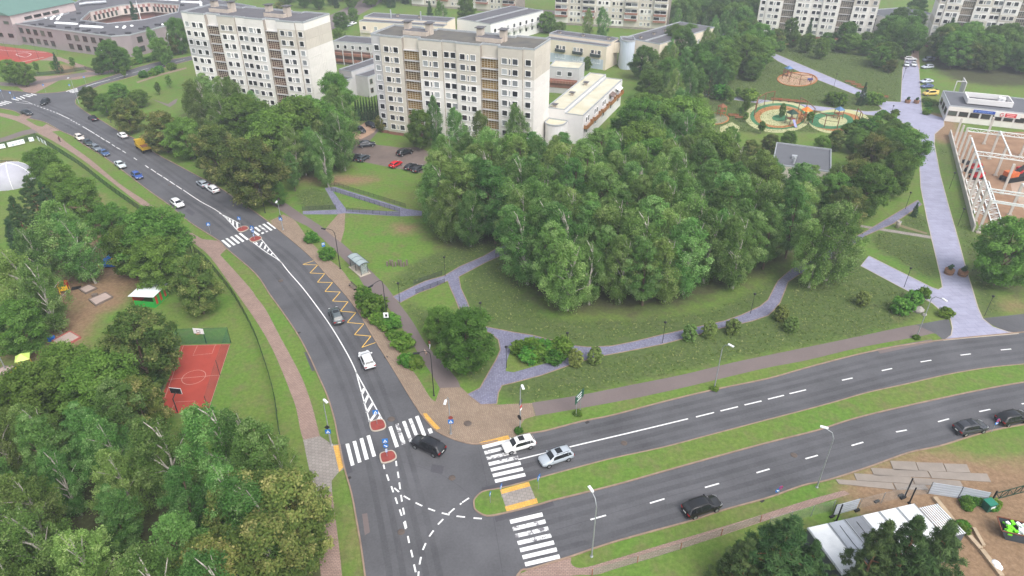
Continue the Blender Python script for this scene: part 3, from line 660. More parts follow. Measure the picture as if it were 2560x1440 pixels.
WM = {}
def win_mesh(w, h, style='white'):
    k = (w, h, style)
    if k not in WM:
        f = MB(); t = .065 if style == 'white' else .06; dp = .12
        for bx in ((-w/2+t/2, h/2, t, h), (w/2-t/2, h/2, t, h)): f.box((bx[0], -dp/2, bx[1]), (bx[2], dp, bx[3]))
        f.box((0, -dp/2, h-t/2), (w-2*t, dp, t)); f.box((0, -dp/2-.03, -.02), (w+.12, dp+.06, t*1.7))
        p = MB(); p.add([(-w/2+t*.5, -.03, .03), (w/2-t*.5, -.03, .03), (w/2-t*.5, -.03, h-.03), (-w/2+t*.5, -.03, h-.03)], [(0,1,2,3)])
        WM[k] = (f.mesh('window', M_FRAME if style == 'white' else M_FRAMEB), p.mesh('pane', M_PANE if style == 'white' else M_PANED))
    return WM[k]
SIDE = {'front': 0.0, 'right': R(90), 'left': R(-90), 'back': R(180)}
def window(b, x, y, z, w=1.55, h=1.5, side='front', style='white'):
    f, p = win_mesh(w, h, style)
    o = link('window', f, b, (x, y, z), SIDE[side]); link('pane', p, o); return o
PM = {}
def panel(b, x0, x1, z0, z1, y, m, side='front', t=.08, g=.035):
    w, h = round(x1-x0-g, 2), round(z1-z0-g, 2); k = (w, h, t, m.name)
    if k not in PM:
        PM[k] = MB().box((0, -t/2, h/2), (w, t, h)).mesh('wall_panel', m)
    if side == 'front': loc = ((x0+x1)/2, y, z0+g/2)
    else: loc = (y, (x0+x1)/2, z0+g/2)
    return link('wall_panel', PM[k], b, loc, SIDE[side])
LG = {}
def loggia(b, x0, x1, y, z0, z1, m, cols=6, rows=4):
    k = (round(x1-x0, 2), round(z1-z0, 2), m.name)
    if k not in LG:
        w, h = k[0], k[1]; f = MB()
        for i in range(cols+1): f.box((i*w/cols, 0, h/2), (.09, .1, h))
        for j in range(rows+1): f.box((w/2, -.004, j*h/rows), (w, .09, .08))
        p = MB(); p.add([(0, .03, 0), (w, .03, 0), (w, .03, h), (0, .03, h)], [(0,1,2,3)])
        LG[k] = (f.mesh('loggia_lattice', M_LATT), p.mesh('loggia_glass', m))
    f, p = LG[k]; o = link('loggia_lattice', f, b, (x0, y, z0)); link('loggia_glass', p, o)

def frame_of(a, c, d=None):
    """thing origin at front-left corner a, local x to front-right corner c, local y away from the viewer"""
    v = Vector(c[:2])-Vector(a[:2]); L = v.length; rz = math.atan2(v.y, v.x)
    if d is None: return L, rz
    n = Vector((-math.sin(rz), math.cos(rz)))
    return L, rz, abs((Vector(d[:2])-Vector(c[:2])).dot(n))
def parapet(b, poly, z, w=.28, h=.45, m=None, name='parapet'):
    k = MB(); k.strip(poly+[poly[0]], w, z, h, 0, False); return k.build(name, m or M_CAP, b)

def tower(a, c, depth, label, glass, beige, H=27.5, base=True, mossy=False, ends=('right',), flip=False, levels=9):
    L, rz = frame_of(a, c)
    b = thing('apartment_tower', label, 'apartment block', (a[0], a[1], 0), rz, 'nine-storey panel apartment blocks')
    wd = [3.0, 6.8, 5.1, 7.0, 4.2, 7.0, 5.1, 6.8, 3.0]; s = L/sum(wd); wd = [x*s for x in wd]
    typ = ['s', 'p', 'r', 'p', 'd', 'p', 'r', 'p', 's']; back = {'s': .45, 'p': 0, 'r': 1.5, 'd': .45}
    xs = [0]
    for x in wd: xs.append(xs[-1]+x)
    fp = []
    for i, t in enumerate(typ):
        y = back[t]; fp += [(xs[i], y), (xs[i+1], y)]
    fp += [(L, depth), (L*.8, depth), (L*.8, depth-1.4), (L*.7, depth-1.4), (L*.7, depth), (L*.3, depth), (L*.3, depth-1.4), (L*.2, depth-1.4), (L*.2, depth), (0, depth)]
    core = MB().prism(fp, .9, H, 0, 1); core.build('wall', [M_JOINT, M_ROOFM if mossy else M_ROOF], b)
    MB().prism([(p[0]*.998+L*.001, p[1]*.99+.02) for p in fp], 0, .93).build('plinth', M_PLINTH, b)
    parapet(b, fp, H)
    sh = 2.72; z0 = .95; top = z0+sh*levels
    for i, t in enumerate(typ):
        x0, x1, y = xs[i], xs[i+1], back[t]; xm = (x0+x1)/2
        for r in range(levels):
            zz = z0+r*sh
            if t == 'r':
                if r >= 1:
                    loggia(b, x0+.06, x1-.06, y-.7, zz-.75, zz+1.45, glass)
                    MB().box((xm, y-.6, zz+1.66), (x1-x0-.06, 1.1, .22)).build('loggia_slab', M_W3, b)
                continue
            m = beige(i, r); panel(b, x0, x1, zz, zz+sh, y, m)
            wy = y-.08
            if t == 's': window(b, xm, wy, zz+.85)
            elif t == 'd': window(b, x0+wd[i]*.28, wy, zz+.85); window(b, x0+wd[i]*.74, wy, zz+.85)
            else:
                window(b, x0+wd[i]*.27, wy, zz+.85); window(b, x0+wd[i]*.49, wy, zz+.85, .5, 1.4); window(b, x0+wd[i]*.71, wy, zz+.85)
        panel(b, x0, x1, top if t != 'r' else top-1.0, H-.02, y if t != 'r' else y-.3, beige(i, levels))
    for e in ends:
        for r in range(levels):
            zz = z0+r*sh
            for h0, h1 in ((.02, depth/2), (depth/2, depth-.02)):
                panel(b, h0+(.45 if h0 < 1 else 0), h1, zz, zz+sh, L if e == 'right' else 0, beige(8 if e == 'right' else 0, r), e)
        panel(b, .47, depth, top, H-.02, L if e == 'right' else 0, beige(8, levels), e)
        if e == 'right':
            for r in range(levels+1):
                k = MB()
                for j in range(9): k.box((L+.085, 2.2+j*.85, z0+r*sh+1.36), (.06, .10, 2.62))
                k.build('wall_rib', beige(8, min(r, levels)), b)
    for fx in (.24, .70):
        x = L*fx; yy = depth*.45
        MB().prism([(x-3.6, yy-1.6), (x+3.6, yy-1.6), (x+3.6, yy+1.9), (x-3.6, yy+1.9)], H, H+1.1, 0, 1).build('roof_house', [M_CHIM, M_ROOF], b)
        for dx in (-3.3, 3.3):
            ch = MB().box((x+dx, yy+1.0, H+1.35), (1.5, 1.9, 2.7)).build('chimney', M_CHIM, b)
            MB().box((x+dx, yy+1.0, H+3.05), (2.3, 2.7, .14)).box((x+dx-.6, yy+.2, H+2.85), (.15, .15, .3)).box((x+dx+.6, yy+1.8, H+2.85), (.15, .15, .3)).build('chimney_cap', M_ROOF, ch)
    return b
def pal2(i, r):
    if i == 0: return M_W3
    if r >= 7 or (i == 1) or (i in (2, 3) and r >= 6): return M_W2
    if i in (5, 6) and r == 6: return M_W2
    return M_W1
def pal1(i, r):
    if (i in (3,) and r >= 8) or (i in (7, 8) and r in (7, 8)): return M_W2
    if (i in (0, 1) and r in (5, 6)): return M_W3
    return M_W1
H1 = 27.5
a, c, d = P(925, 88, H1), P(1334, 127, H1), P(1380, 100, H1)
T2 = tower(a, c, 13.0, 'nearest nine-storey beige panel block with amber glazed loggias, in the centre', M_AMBER, pal2, mossy=True)
a, c = P(450, 32, H1), P(755, 59, H1)
T1 = tower(a, c, 14.0, 'nine-storey white panel block with red-brown glazed loggias, left of the amber-glazed one', M_MAHOG, pal1)
T3 = tower(P(1886, 84), P(2172, 108), 13.0, 'far nine-storey panel block behind the park trees, cut by the top of the frame', M_GREYGL, lambda i, r: M_W1 if i in (3, 4, 5) else (M_W2 if r > 4 else M_W1))
T4 = tower(P(2314, 118), P(2600, 141), 13.0, 'rightmost far panel block behind the trees at the top right corner', M_GREYGL, lambda i, r: M_W2 if (i+r) % 3 == 0 else M_W1, ends=('left',))

# balcony block at the top centre
def balcony_block(a, c, depth, label, H=27.5):
    L, rz = frame_of(a, c)
    b = thing('apartment_tower', label, 'apartment block', (a[0], a[1], 0), rz, 'nine-storey panel apartment blocks')
    MB().prism([(0,0),(L,0),(L,depth),(0,depth)], 0, H, 0, 1).build('wall', [M_JOINT, M_ROOF], b)
    nb = 8; bw = L/nb
    for i in range(nb):
        x0 = i*bw
        for r in range(9):
            zz = .9+r*2.75
            panel(b, x0, x0+bw, zz, zz+2.75, 0, M_W2 if (i*3+r) % 4 else M_W1)
            if i in (0, 2, 5, 7):
                if r:
                    bal = MB().box((x0+bw/2, -.75, zz+.55), (bw*.86, 1.25, 1.0)).build('balcony', M_W2 if r > 2 else M_PLINTH, b)
                    f, p = win_mesh(round(bw*.42, 1), 1.4); 
                    for kx in (.29, .71):
                        o = link('window', f, b, (x0+bw*kx, -1.25, zz+1.08)); link('pane', p, o)
            else:
                for kx, ww in ((.24, 1.3), (.5, .5), (.76, 1.3)): window(b, x0+bw*kx, -.08, zz+.9, ww, 1.4)
    parapet(b, [(0,0),(L,0),(L,depth),(0,depth)], H); return b
balcony_block(P(1386, 60), P(1664, 78), 13, 'far pale panel block with rows of balconies at the top centre')
balcony_block(P(1030, 14), P(1290, 34), 13, 'farthest white panel block mostly hidden by trees, left of the balconied block')

# low-rise houses -------------------------------------------------
def rect(x0, x1, y0, y1): return [(x0,y0),(x1,y0),(x1,y1),(x0,y1)]
def low(name, a, c, depth, H, label, wm, rm, cat='low building', step=None, group=None):
    L, rz = frame_of(a, c); b = thing(name, label, cat, (a[0], a[1], 0), rz, group)
    if step:
        sy, dh = step
        MB().prism(rect(0, L, 0, sy), 0, H-dh, 0, 1).build('wall', [wm, rm], b)
        MB().prism(rect(0, L, sy+.004, depth), 0, H, 0, 1).build('wall', [wm, rm], b)
        parapet(b, rect(.14, L-.14, .14, sy-.2), H-dh, .26, .25); parapet(b, rect(.14, L-.14, sy+.3, depth-.14), H, .26, .3)
    else:
        MB().prism(rect(0, L, 0, depth), 0, H, 0, 1).build('wall', [wm, rm], b)
        parapet(b, rect(.14, L-.14, .14, depth-.14), H, .26, .35)
    return b, L
def vents(b, spots, H):
    for x, y in spots:
        v = MB().box((x, y, H+.4), (.9, .9, .8)).build('roof_vent', M_CHIM, b)
        MB().box((x, y, H+.9), (1.7, 1.5, .12)).build('vent_cap', M_ROOF, v)
def balc(b, x, y, z, w=4.2, side='front', m=None, dp=1.1):
    ca = SIDE[side]; k = MB()
    k.box((0, -dp/2, .08), (w, dp, .16)); k.box((0, -dp+.04, .62), (w, .08, .95)); k.box((-w/2+.04, -dp/2, .62), (.08, dp-.1, .95)); k.box((w/2-.04, -dp/2, .62), (.08, dp-.1, .95))
    return k.build('balcony', m or M_FRAMEB, b, (x, y, z), ca)
M_DKGREEN = mat('balcony_dark_green', C(58, 68, 66), .7)
# cream house with dark balconies right of the central tower
b, L = low('row_house', P(1360, 97, 8.5), P(1517, 118, 8.5), 11, 9.6, 'cream three-storey house with dark green balconies beside the central tower', M_CREAM, M_ROOF, 'apartment house', (4.0, 1.1))
for i in range(3):
    x = L*(.28+.28*i)
    balc(b, x, 0, 4.6, 4.0, 'front', M_DKGREEN); 
    for dx, ww in ((-1.4, 1.3), (0, .6), (1.4, 1.3)): window(b, x+dx, 0, 5.5, ww, 1.4); window(b, x+dx, 0, 2.1, ww, 1.5)
vents(b, [(L*.12, 7), (L*.5, 7.2), (L*.9, 7.4)], 9.6)
MB().box((L*.5, -.03, 1.9), (L*.92, .05, 3.6)).build('lower_wall_blue', M_BLUEG, b)
# cream house seen end-on
b, L = low('row_house', P(1560, 95, 10), P(1650, 112, 10), 40, 10, 'cream house seen end-on with long dark flat roof, right of the green-balcony house', M_CREAM, M_ROOF, 'apartment house')
for i in range(9):
    y = 3+i*4.2
    window(b, L, y, 6.0, 1.5, 1.5, 'right'); balc(b, L, y+.2, 4.4, 3.0, 'right', M_FRAMEB); window(b, L, y, 2.6, 1.5, 1.5, 'right')
MB().box((L*.57, 13.5, 10.25), (.35, 26, .5)).build('roof_upstand', M_CAP, b); vents(b, [(L*.3, 4), (L*.3, 13), (L*.3, 21)], 10)
# stair tower, light blue, with rounded end, and its bridge
p = P(1566, 172); st = thing('stair_tower', 'pale blue stair tower with rounded end between the cream houses', 'stair tower', (p.x, p.y, 0))
pts = [(-2.6, 6), (-2.6, 1)] + [(2.6*math.cos(t), 1-2.6*math.sin(t)) for t in [math.pi*k/10 for k in range(9, 0, -1)]] + [(2.6, 1), (2.6, 6)]
MB().prism(pts, 0, 10.2, 0, 1).build('wall', [M_BLUEG, M_ROOF], st); parapet(st, [(x*.95, y) for x, y in pts], 10.2, .3, .5)
MB().prism(rect(-9, -2.7, 3.2, 8), 5.2, 9.0, 0, 1, True).build('bridge', [M_CREAM, M_ROOF], st)
# yellow-roof terrace
a, c, d = P(1378, 268, 8.2), P(1458, 291, 8.2), P(1556, 200, 8.2)
vv = d-c; dep = vv.length; rz = math.atan2(vv.y, vv.x)-math.pi/2; xh = Vector((math.cos(rz), math.sin(rz), 0)); L = max(10.0, min(16.0, abs((c-a).dot(xh)))); a = c-xh*L
b = thing('terrace_house', 'long terrace with cream membrane roof and balconies beside the central tower', 'apartment house', (a[0], a[1], 0), rz)
MB().prism(rect(0, L*.5, 0, dep), 0, 9.2, 0, 1).build('wall', [M_WHITEWALL, M_ROOFY], b)
MB().prism(rect(L*.5+.004, L, 0, dep), 0, 8.2, 0, 1).build('wall', [M_WHITEWALL, M_ROOFY], b)
parapet(b, rect(.14, L*.5-.14, .14, dep-.14), 9.2, .26, .3); parapet(b, rect(L*.5+.3, L-.14, .14, dep-.14), 8.2, .26, .3)
vents(b, [(L*.18, 1.6), (L*.25, dep*.36), (L*.28, dep*.66)], 9.2)
for i in range(5):
    y = dep*(.1+.2*i); window(b, L, y-1, 5.6, 1.3, 1.6, 'right'); window(b, L, y+1, 5.6, 1.3, 1.6, 'right'); window(b, L, y, 2.4, 1.6, 1.5, 'right')
    balc(b, L, y, 4.3, dep*.15, 'right', mat('balcony_timber', C(150, 106, 62), .8, .2, 2))
for k, (y, mm_) in enumerate(((dep*.68, M_FRAMEB), (dep*.86, M_WHITEWALL))):
    MB().add([(L, y-2, 7.4), (L+1.4, y-2, 6.8), (L+1.4, y+2, 6.8), (L, y+2, 7.4), (L, y-2, 7.48), (L+1.4, y-2, 6.88), (L+1.4, y+2, 6.88), (L, y+2, 7.48)], [(0,1,2,3),(4,7,6,5),(1,5,6,2),(0,4,5,1),(3,2,6,7)]).build('awning', mm_, b)
pts = [(L*.35+2.8*math.cos(t), -2.6-2.8*math.sin(t)) for t in [math.pi*k/10 for k in range(11)]] + [(L*.35-2.8, -.05), (L*.35+2.8, -.05)]
MB().prism(pts, 0, 6.2, 0, 1).build('round_stairwell', [M_WHITEWALL, M_ROOFY], b); parapet(b, pts, 6.2, .25, .4)
# link wing with terrace garden between central tower and terrace
b, L = low('link_wing', P(1372, 168, 8.5), P(1448, 174, 8.5), 9, 8.5, 'grey link wing with cream roof and brick loggia right of the central tower', M_W3, M_ROOFY, 'building wing')
for x in (L*.35, L*.7): window(b, x, 0, 6.0)
MB().box((L*.5, -.4, 4.0), (L*.9, .7, .9)).build('loggia_parapet', M_BRICKR, b); MB().box((L*.5, -.05, 3.4), (L*.9, .1, 3.0)).build('loggia_back', M_PLINTH, b)
# connector between the two towers
b, L = low('link_wing', P(832, 104, 8.3), P(930, 112, 8.3), 10, 8.3, 'three-storey link wing with brick loggias between the two nearest towers', M_W3, M_ROOF, 'building wing')
for k in range(5): window(b, L*(.12+.19*k), 0, 6.0, 1.3, 1.4)
for z in (1.6, 4.0): MB().box((L*.5, -.5, z), (L*.98, .9, .9)).build('loggia_parapet', M_BRICKR, b)
MB().box((L*.5, -.04, 2.8), (L*.96, .06, 5.0)).build('loggia_back', M_FRAMEB, b)
for k in range(5): MB().box((L*(.02+.24*k), -.95, 2.8), (.3, .3, 5.6)).build('loggia_post', M_W3, b)
# small stepped house in front of it with round stairwell
a, c, d = P(848, 186, 6.5), P(880, 192, 6.5), P(935, 150, 6.5)
L, rz, dep = frame_of(a, c, d); dep = min(dep, 22)
b = thing('terrace_house', 'small grey stepped house squeezed between the two nearest towers', 'apartment house', (a[0], a[1], 0), rz)
MB().prism(rect(0, L, 0, dep), 0, 8, 0, 1).build('wall', [M_W3, M_ROOF], b); MB().prism(rect(L+.004, L+5.5, 1.5, dep), 0, 6.6, 0, 1).build('wall', [M_W3, M_ROOF], b)
parapet(b, rect(.14, L-.14, .14, dep-.14), 8, .26, .3); parapet(b, rect(L+.3, L+5.36, 1.7, dep-.14), 6.6, .26, .3)
for k in range(4): window(b, L+5.5, 3+k*4, 4.4, 1.3, 1.5, 'right', 'brown'); window(b, L+5.5, 3+k*4, 1.4, 1.3, 1.5, 'right', 'brown')
pts = [(L*.6+2.6*math.cos(t), -1.8-2.6*math.sin(t)) for t in [math.pi*k/10 for k in range(11)]] + [(L*.6-2.6, -.05), (L*.6+2.6, -.05)]
MB().prism(pts, 0, 6.0, 0, 1).build('round_stairwell', [M_W3, M_ROOF], b); parapet(b, pts, 6.0, .25, .35)
# houses behind the towers
b, L = low('row_house', P(897, 54, 8.5), P(1108, 68, 8.5), 14, 9.5, 'long cream house with dark flat roof and steel flues behind the central tower', M_CREAM, M_ROOF, 'apartment house', (4.5, .9))
for k in range(7):
    window(b, L*(.06+.14*k), 0, 5.4, 1.6, 1.5)
    if k % 2 == 0: balc(b, L*(.08+.14*k), 0, 4.2, 4.5, 'front', M_W2)
for x in (.32, .68): MB().tube([(L*x, 6, 9.4), (L*x, 6, 13)], .3, 8).build('steel_flue', M_CAP, b)
vents(b, [(L*.35, 10), (L*.62, 10)], 9.5)
b, L = low('row_house', P(1142, 48, 9), P(1226, 62, 9), 38, 9, 'white house with long dark roof and flower balconies behind the central tower', M_WHITEWALL, M_ROOF, 'apartment house')
for i in range(8): window(b, L, 3+i*4.4, 5.4, 1.6, 1.6, 'right'); balc(b, L, 3.4+i*4.4, 4.2, 3.2, 'right', M_W3); window(b, L, 3+i*4.4, 2.2, 1.5, 1.5, 'right')
MB().box((L*.55, 19, 9.25), (.35, 37, .5)).build('roof_upstand', M_CAP, b)
# grey hip roof inside the grove
b, L = low('kiosk_building', P(1930, 412, 5), P(2078, 432, 5), 16, 5, 'flat grey-roofed building half hidden inside the grove', M_W2, mat('grey_felt_roof', C(98, 100, 105), .9, .06, .3), 'low building')
MB().tube([(L*.36, 3, 4.9), (L*.36, 3, 6.6)], .3, 8).build('roof_flue', M_CAP, b); MB().box((L*.36, 6.5, 5.3), (1.2, 1.0, .9)).build('roof_duct', M_CAP, b)
b, L = low('kiosk_building', P(2090, 420, 3.5), P(2140, 445, 3.5), 10, 3.5, 'small grey shed roof among trees left of the alley', M_W3, MATS['grey_felt_roof'], 'low building')
# wing at the far tower's right foot
b, L = low('terrace_house', P(2150, 28, 9), P(2222, 46, 9), 26, 9, 'grey-roofed terrace at the right foot of the far park tower', M_W3, MATS['grey_felt_roof'], 'apartment house')
for k in range(2): window(b, L*(.35+.25*k), 0, 3.0, 1.0, 3.2); window(b, L*(.35+.25*k), 0, 6.4, 1.0, 1.6)

# ------------------------------------------------------------------ school, top left
HS = 8.2
outer = W([(34,60),(150,76),(278,92),(325,89),(415,66),(450,58),(560,40),(640,18),(560,4),(420,-14),(300,-24),(225,-10),(180,12),(172,34),(90,52)], HS)
inner = W([(202,51),(267,60),(360,50),(445,31),(449,13),(375,7),(300,14),(225,30)], HS)
sc_o = sum((Vector(p) for p in outer), Vector((0,0)))/len(outer)
b = thing('school_building', 'low pink-grey school with dark roof around an inner courtyard, top left', 'school', (sc_o.x, sc_o.y, 0))
lo = [(p[0]-sc_o.x, p[1]-sc_o.y) for p in outer]; li = [(p[0]-sc_o.x, p[1]-sc_o.y) for p in inner]
def walls(poly, z0, z1, m, name, parent, flip=False):
    k = MB(); n = len(poly); pl = poly if (area(poly) > 0) != flip else poly[::-1]
    for i in range(n):
        p, q = pl[i], pl[(i+1) % n]; k.add([(*p, z0), (*q, z0), (*q, z1), (*p, z1)], [(0,1,2,3)])
    return k.build(name, m, parent)
walls(lo, 0, HS+.4, M_PINKW, 'wall', b)
k = MB(); tv = [Vector((*p, HS)) for p in lo] + [Vector((*p, HS)) for p in li]
k.add([tuple(v) for v in tv], [t for t in tessellate_polygon([[Vector((*p, 0)) for p in lo], [Vector((*p, 0)) for p in li]])]); k.build('roof', M_ROOF, b)
parapet(b, lo, HS, .3, .45); parapet(b, li, HS, .3, .35)
walls(li, 4.0, HS, M_PINKL, 'courtyard_upper_wall', b, True)
cm = sum((Vector(p) for p in li), Vector((0,0)))/len(li)
walls([tuple(cm+(Vector(p)-cm)*1.1) for p in li], 0, 4.0, M_MAROON, 'courtyard_lower_wall', b, True)
def along(poly, i0, i1, spacing, off=1.5):
    p, q = Vector(poly[i0]), Vector(poly[i1]); d = q-p; L = d.length; n = int((L-2*off)/spacing); rz = math.atan2(d.y, d.x)
    return [(p+d*((off+spacing*(j+.5))/L), rz) for j in range(max(n, 0))]
cc = lo if area(lo) > 0 else lo[::-1]
for i0, i1, s0 in ((0, 1, 4.6), (1, 2, 4.8), (3, 4, 5.2), (4, 5, 5.0)):
    for pt, rz in along(lo, i0, i1, s0):
        for z in (1.2, 4.9):
            f, p = win_mesh(2.6, 2.2, 'brown'); o = link('window', f, b, (pt.x, pt.y, z), rz); link('pane', p, o)
for i0, i1 in ((5, 4), (6, 5), (7, 6), (0, 7)):                 # courtyard far side: windows and maroon squares
    for j, (pt, rz) in enumerate(along(li, i0, i1, 2.4, .5)):
        inn = (cm-pt).normalized()*.06
        f, p = win_mesh(1.2, 2.2, 'brown'); o = link('window', f, b, (pt.x+inn.x, pt.y+inn.y, 4.5), rz+math.pi); link('pane', p, o)
        MB().box((0, 0, 0), (1.2, .06, 1.4)).build('maroon_panel', M_MAROON, b, (pt.x+inn.x+math.cos(rz)*1.2, pt.y+inn.y+math.sin(rz)*1.2, 7.2), rz)
M_SKYL = mat('skylight_white', C(245, 248, 248), .4); M_VENT = mat('roof_vent_dark', C(70, 70, 74), .8)
def onroof(x, y): v = P(x, y, HS+.4); return v.x-sc_o.x, v.y-sc_o.y
for x, y, L in ((165, 58, 11), (228, 66, 11), (478, 5, 11), (420, -1, 11)):
    u = onroof(x, y); m = MB(); m.box((0, 0, .25), (L, 1.3, .4)); m.add([(-L/2, -.65, .45), (L/2, -.65, .45), (L/2, .65, .45), (-L/2, .65, .45), (-L/2+.4, 0, .8), (L/2-.4, 0, .8)], [(0,1,5,4),(2,3,4,5),(1,2,5),(3,0,4)])
    m.build('skylight', M_SKYL, b, (u[0], u[1], HS), R(-14))
for x, y in ((113,44),(128,46),(143,47),(135,40),(148,41),(152,36),(130,43),(145,44),(156,34),(292,66),(309,68),(329,63),(311,65),(405,60),(502,6),(502,9),(502,12),(500,3)):
    u = onroof(x, y); MB().lathe([(.65, 0), (.65, .3), (.45, .5), (.02, .6)], 12).build('dome_light', M_SKYL, b, (u[0], u[1], HS))
rr = random.Random(3)
for x, y in ((83,62),(103,60),(118,67),(127,64),(131,65),(193,71),(212,77),(222,75),(240,83),(258,81),(279,87),(354,71),(365,67),(412,58),(183,48),(197,33),(205,56),(231,60),(170,68),(395,61),(320,82),(455,12)):
    u = onroof(x, y); MB().box((0, 0, .35), (rr.uniform(1.2, 2.6), rr.uniform(.7, 1.2), .7)).build('roof_vent', M_VENT, b, (u[0], u[1], HS), rr.uniform(-.4, .1))
# flagpole mast and gym hall
u = onroof(352, 47); MB().tube([(u[0], u[1], 0), (u[0], u[1], 16)], .12, 6).build('flue_mast', M_FRAME, b)
HG = 12.0
a, c = P(22, 39, HG), P(184, 5, HG); L, rz = frame_of(a, c)
b = thing('sports_hall', 'pink school sports hall with green gable roof, top left corner', 'sports hall', (a[0], a[1], 0), rz)
dp = 26.0
MB().prism(rect(0, L, 0, dp), 0, HG).build('wall', M_PINKW, b)
MB().prism(rect(.2, L-.2, -.03, -.01), 8.4, HG-.2).build('pale_band', M_PINKL, b)
k = MB(); k.add([(-.6,-.8,HG),(L+.6,-.8,HG),(L+.6,dp/2,HG+4.2),(-.6,dp/2,HG+4.2),(L+.6,dp+.8,HG),(-.6,dp+.8,HG)], [(0,1,2,3),(3,2,4,5),(0,3,5),(1,4,2)]); k.build('roof', M_ROOFG, b)
for i in range(4): window(b, L*(.25+.14*i), 0, 9.2, 3.6, 1.1, 'front', 'brown')
for i in range(3): window(b, 0, 3+i*6, 8.4, 3.0, 1.2, 'left', 'brown'); window(b, 0, 3+i*6, 3.0, 3.0, 1.6, 'left', 'brown')
b2, L2 = low('school_annex', P(258, -18, 10), P(400, -30, 10), 14, 10, 'pink school annex beyond the dark roof at the top edge', M_PINKL, M_ROOF, 'school building')
for i in range(9): window(b2, L2*(.06+.11*i), 0, 7, 1.8, 2.0, 'front', 'brown')
k = MB().tube([(0, 0, 0), (3, 1, .2), (8, 1.4, .2), (11, 3, 0)], .7, 8); v = P(200, 16, HS); duct = k.build('air_duct', M_CAP, None, (v.x, v.y, HS+.9), R(20)); tag(duct, 'silver ventilation duct on the school roof by the sports hall', 'air duct')

# ------------------------------------------------------------------ shop building, right
HM = 4.6
a, c = P(2373, 265.6, HM), P(2600, 289, HM); L, rz = frame_of(a, c)
sh = thing('shop_building', 'single-storey white shop with blue and red signs behind the building site', 'shop', (a[0], a[1], 0), rz)
MB().prism(rect(0, L, 0, 17), 0, HM, 0, 1).build('wall', [M_WHITEWALL, mat('shop_roof', C(96, 98, 104), .9, .1, .2, detail=7)], sh)
parapet(sh, rect(.15, L-.15, .15, 16.8), HM, .3, .3)
px = [0, .26, .52, .78, 1.0]
for i in range(8):
    panel(sh, L*i/8, L*(i+1)/8, .1, 1.9, 0, M_W1); panel(sh, L*i/8, L*(i+1)/8, 3.35, HM, 0, M_W1)
    f, p = win_mesh(round(L/8-.5, 1), 1.4, 'brown'); o = link('shop_window', f, sh, (L*(i+.5)/8, 0, 1.95)); link('pane', p, o)
for i in range(3): f, p = win_mesh(3.2, 1.8, 'brown'); o = link('shop_window', f, sh, (0, 3+i*5, 1.6), SIDE['left']); link('pane', p, o)
fr = rect(L*.22, L*.72, 4.2, 11.5)
k = MB(); k.strip(fr+[fr[0]], .5, HM+.35, 1.5); k.build('roof_parapet_frame', M_WHITEWALL, sh)
MB().prism(rect(L*.225, L*.715, 4.3, 11.4), HM+.02, HM+.5).build('raised_roof', M_ROOF, sh)
for x, y in ((L*.62, 9.5), (L*.655, 9.0)): MB().box((x, y, HM+1.1), (.8, 1.6, 1.2)).build('air_unit', M_FRAME, sh)
MB().box((L*.48, 14.2, HM+.4), (3.4, .7, .5)).build('skylight', M_SKYL, sh)
M_BLUES = mat('sign_blue', C(38, 76, 168), .5); M_REDS = mat('sign_red', C(200, 48, 58), .5)
k = MB().box((0, 0, 0), (6.0, .14, .85)).build('blue_sign', M_BLUES, sh, (L*.41, -.2, 4.0))
k2 = MB(); k2.box((-2.4, -.08, 0), (.4, .03, .4))
for j in range(9): k2.box((-1.55+j*.42, -.08, .02*(j % 2)), (.3, .03, .30 + .1*((j*7) % 3 == 0)))
k2.build('sign_lettering', mat('sign_letter_blue', C(120, 150, 214), .5), k)
k = MB().box((0, 0, 0), (6.6, .14, 1.45)).build('red_white_sign', M_WHITEWALL, sh, (L*.665, -.22, 3.75))
k2 = MB(); k2.box((.75, -.085, 0), (2.9, .03, 1.15)); k2.build('red_plate', M_REDS, k)
k2 = MB(); k2.box((.75, -.11, .24), (2.2, .02, .26)); k2.box((.7, -.11, -.26), (1.9, .02, .24)); k2.build('sign_lettering', mat('sign_letter_pink', C(244, 178, 178), .5), k)
k2 = MB(); k2.tube([(-1.5+.48*math.cos(t), -.1, .48*math.sin(t)) for t in [R(45+30*q) for q in range(11)]], .09, 6); k2.box((-1.25, -.1, -.05), (.4, .08, .12)); k2.build('sign_letter_g', M_REDS, k)
# concrete frame porch left of the shop
p = P(2402, 243); po = thing('concrete_porch', 'slanted concrete porch frame left of the shop roof', 'porch', (p.x, p.y, 0), rz)
MB().box((0, 2, 2.6), (.3, 7, 5.2)).build('fin_wall', M_W3, po); MB().box((-2.6, .2, 2.5), (.3, .3, 5.0)).build('post', M_W3, po); MB().bar((-2.6, .2, 5), (0, .2, 5.2), .3, .3).build('beam', M_W3, po)
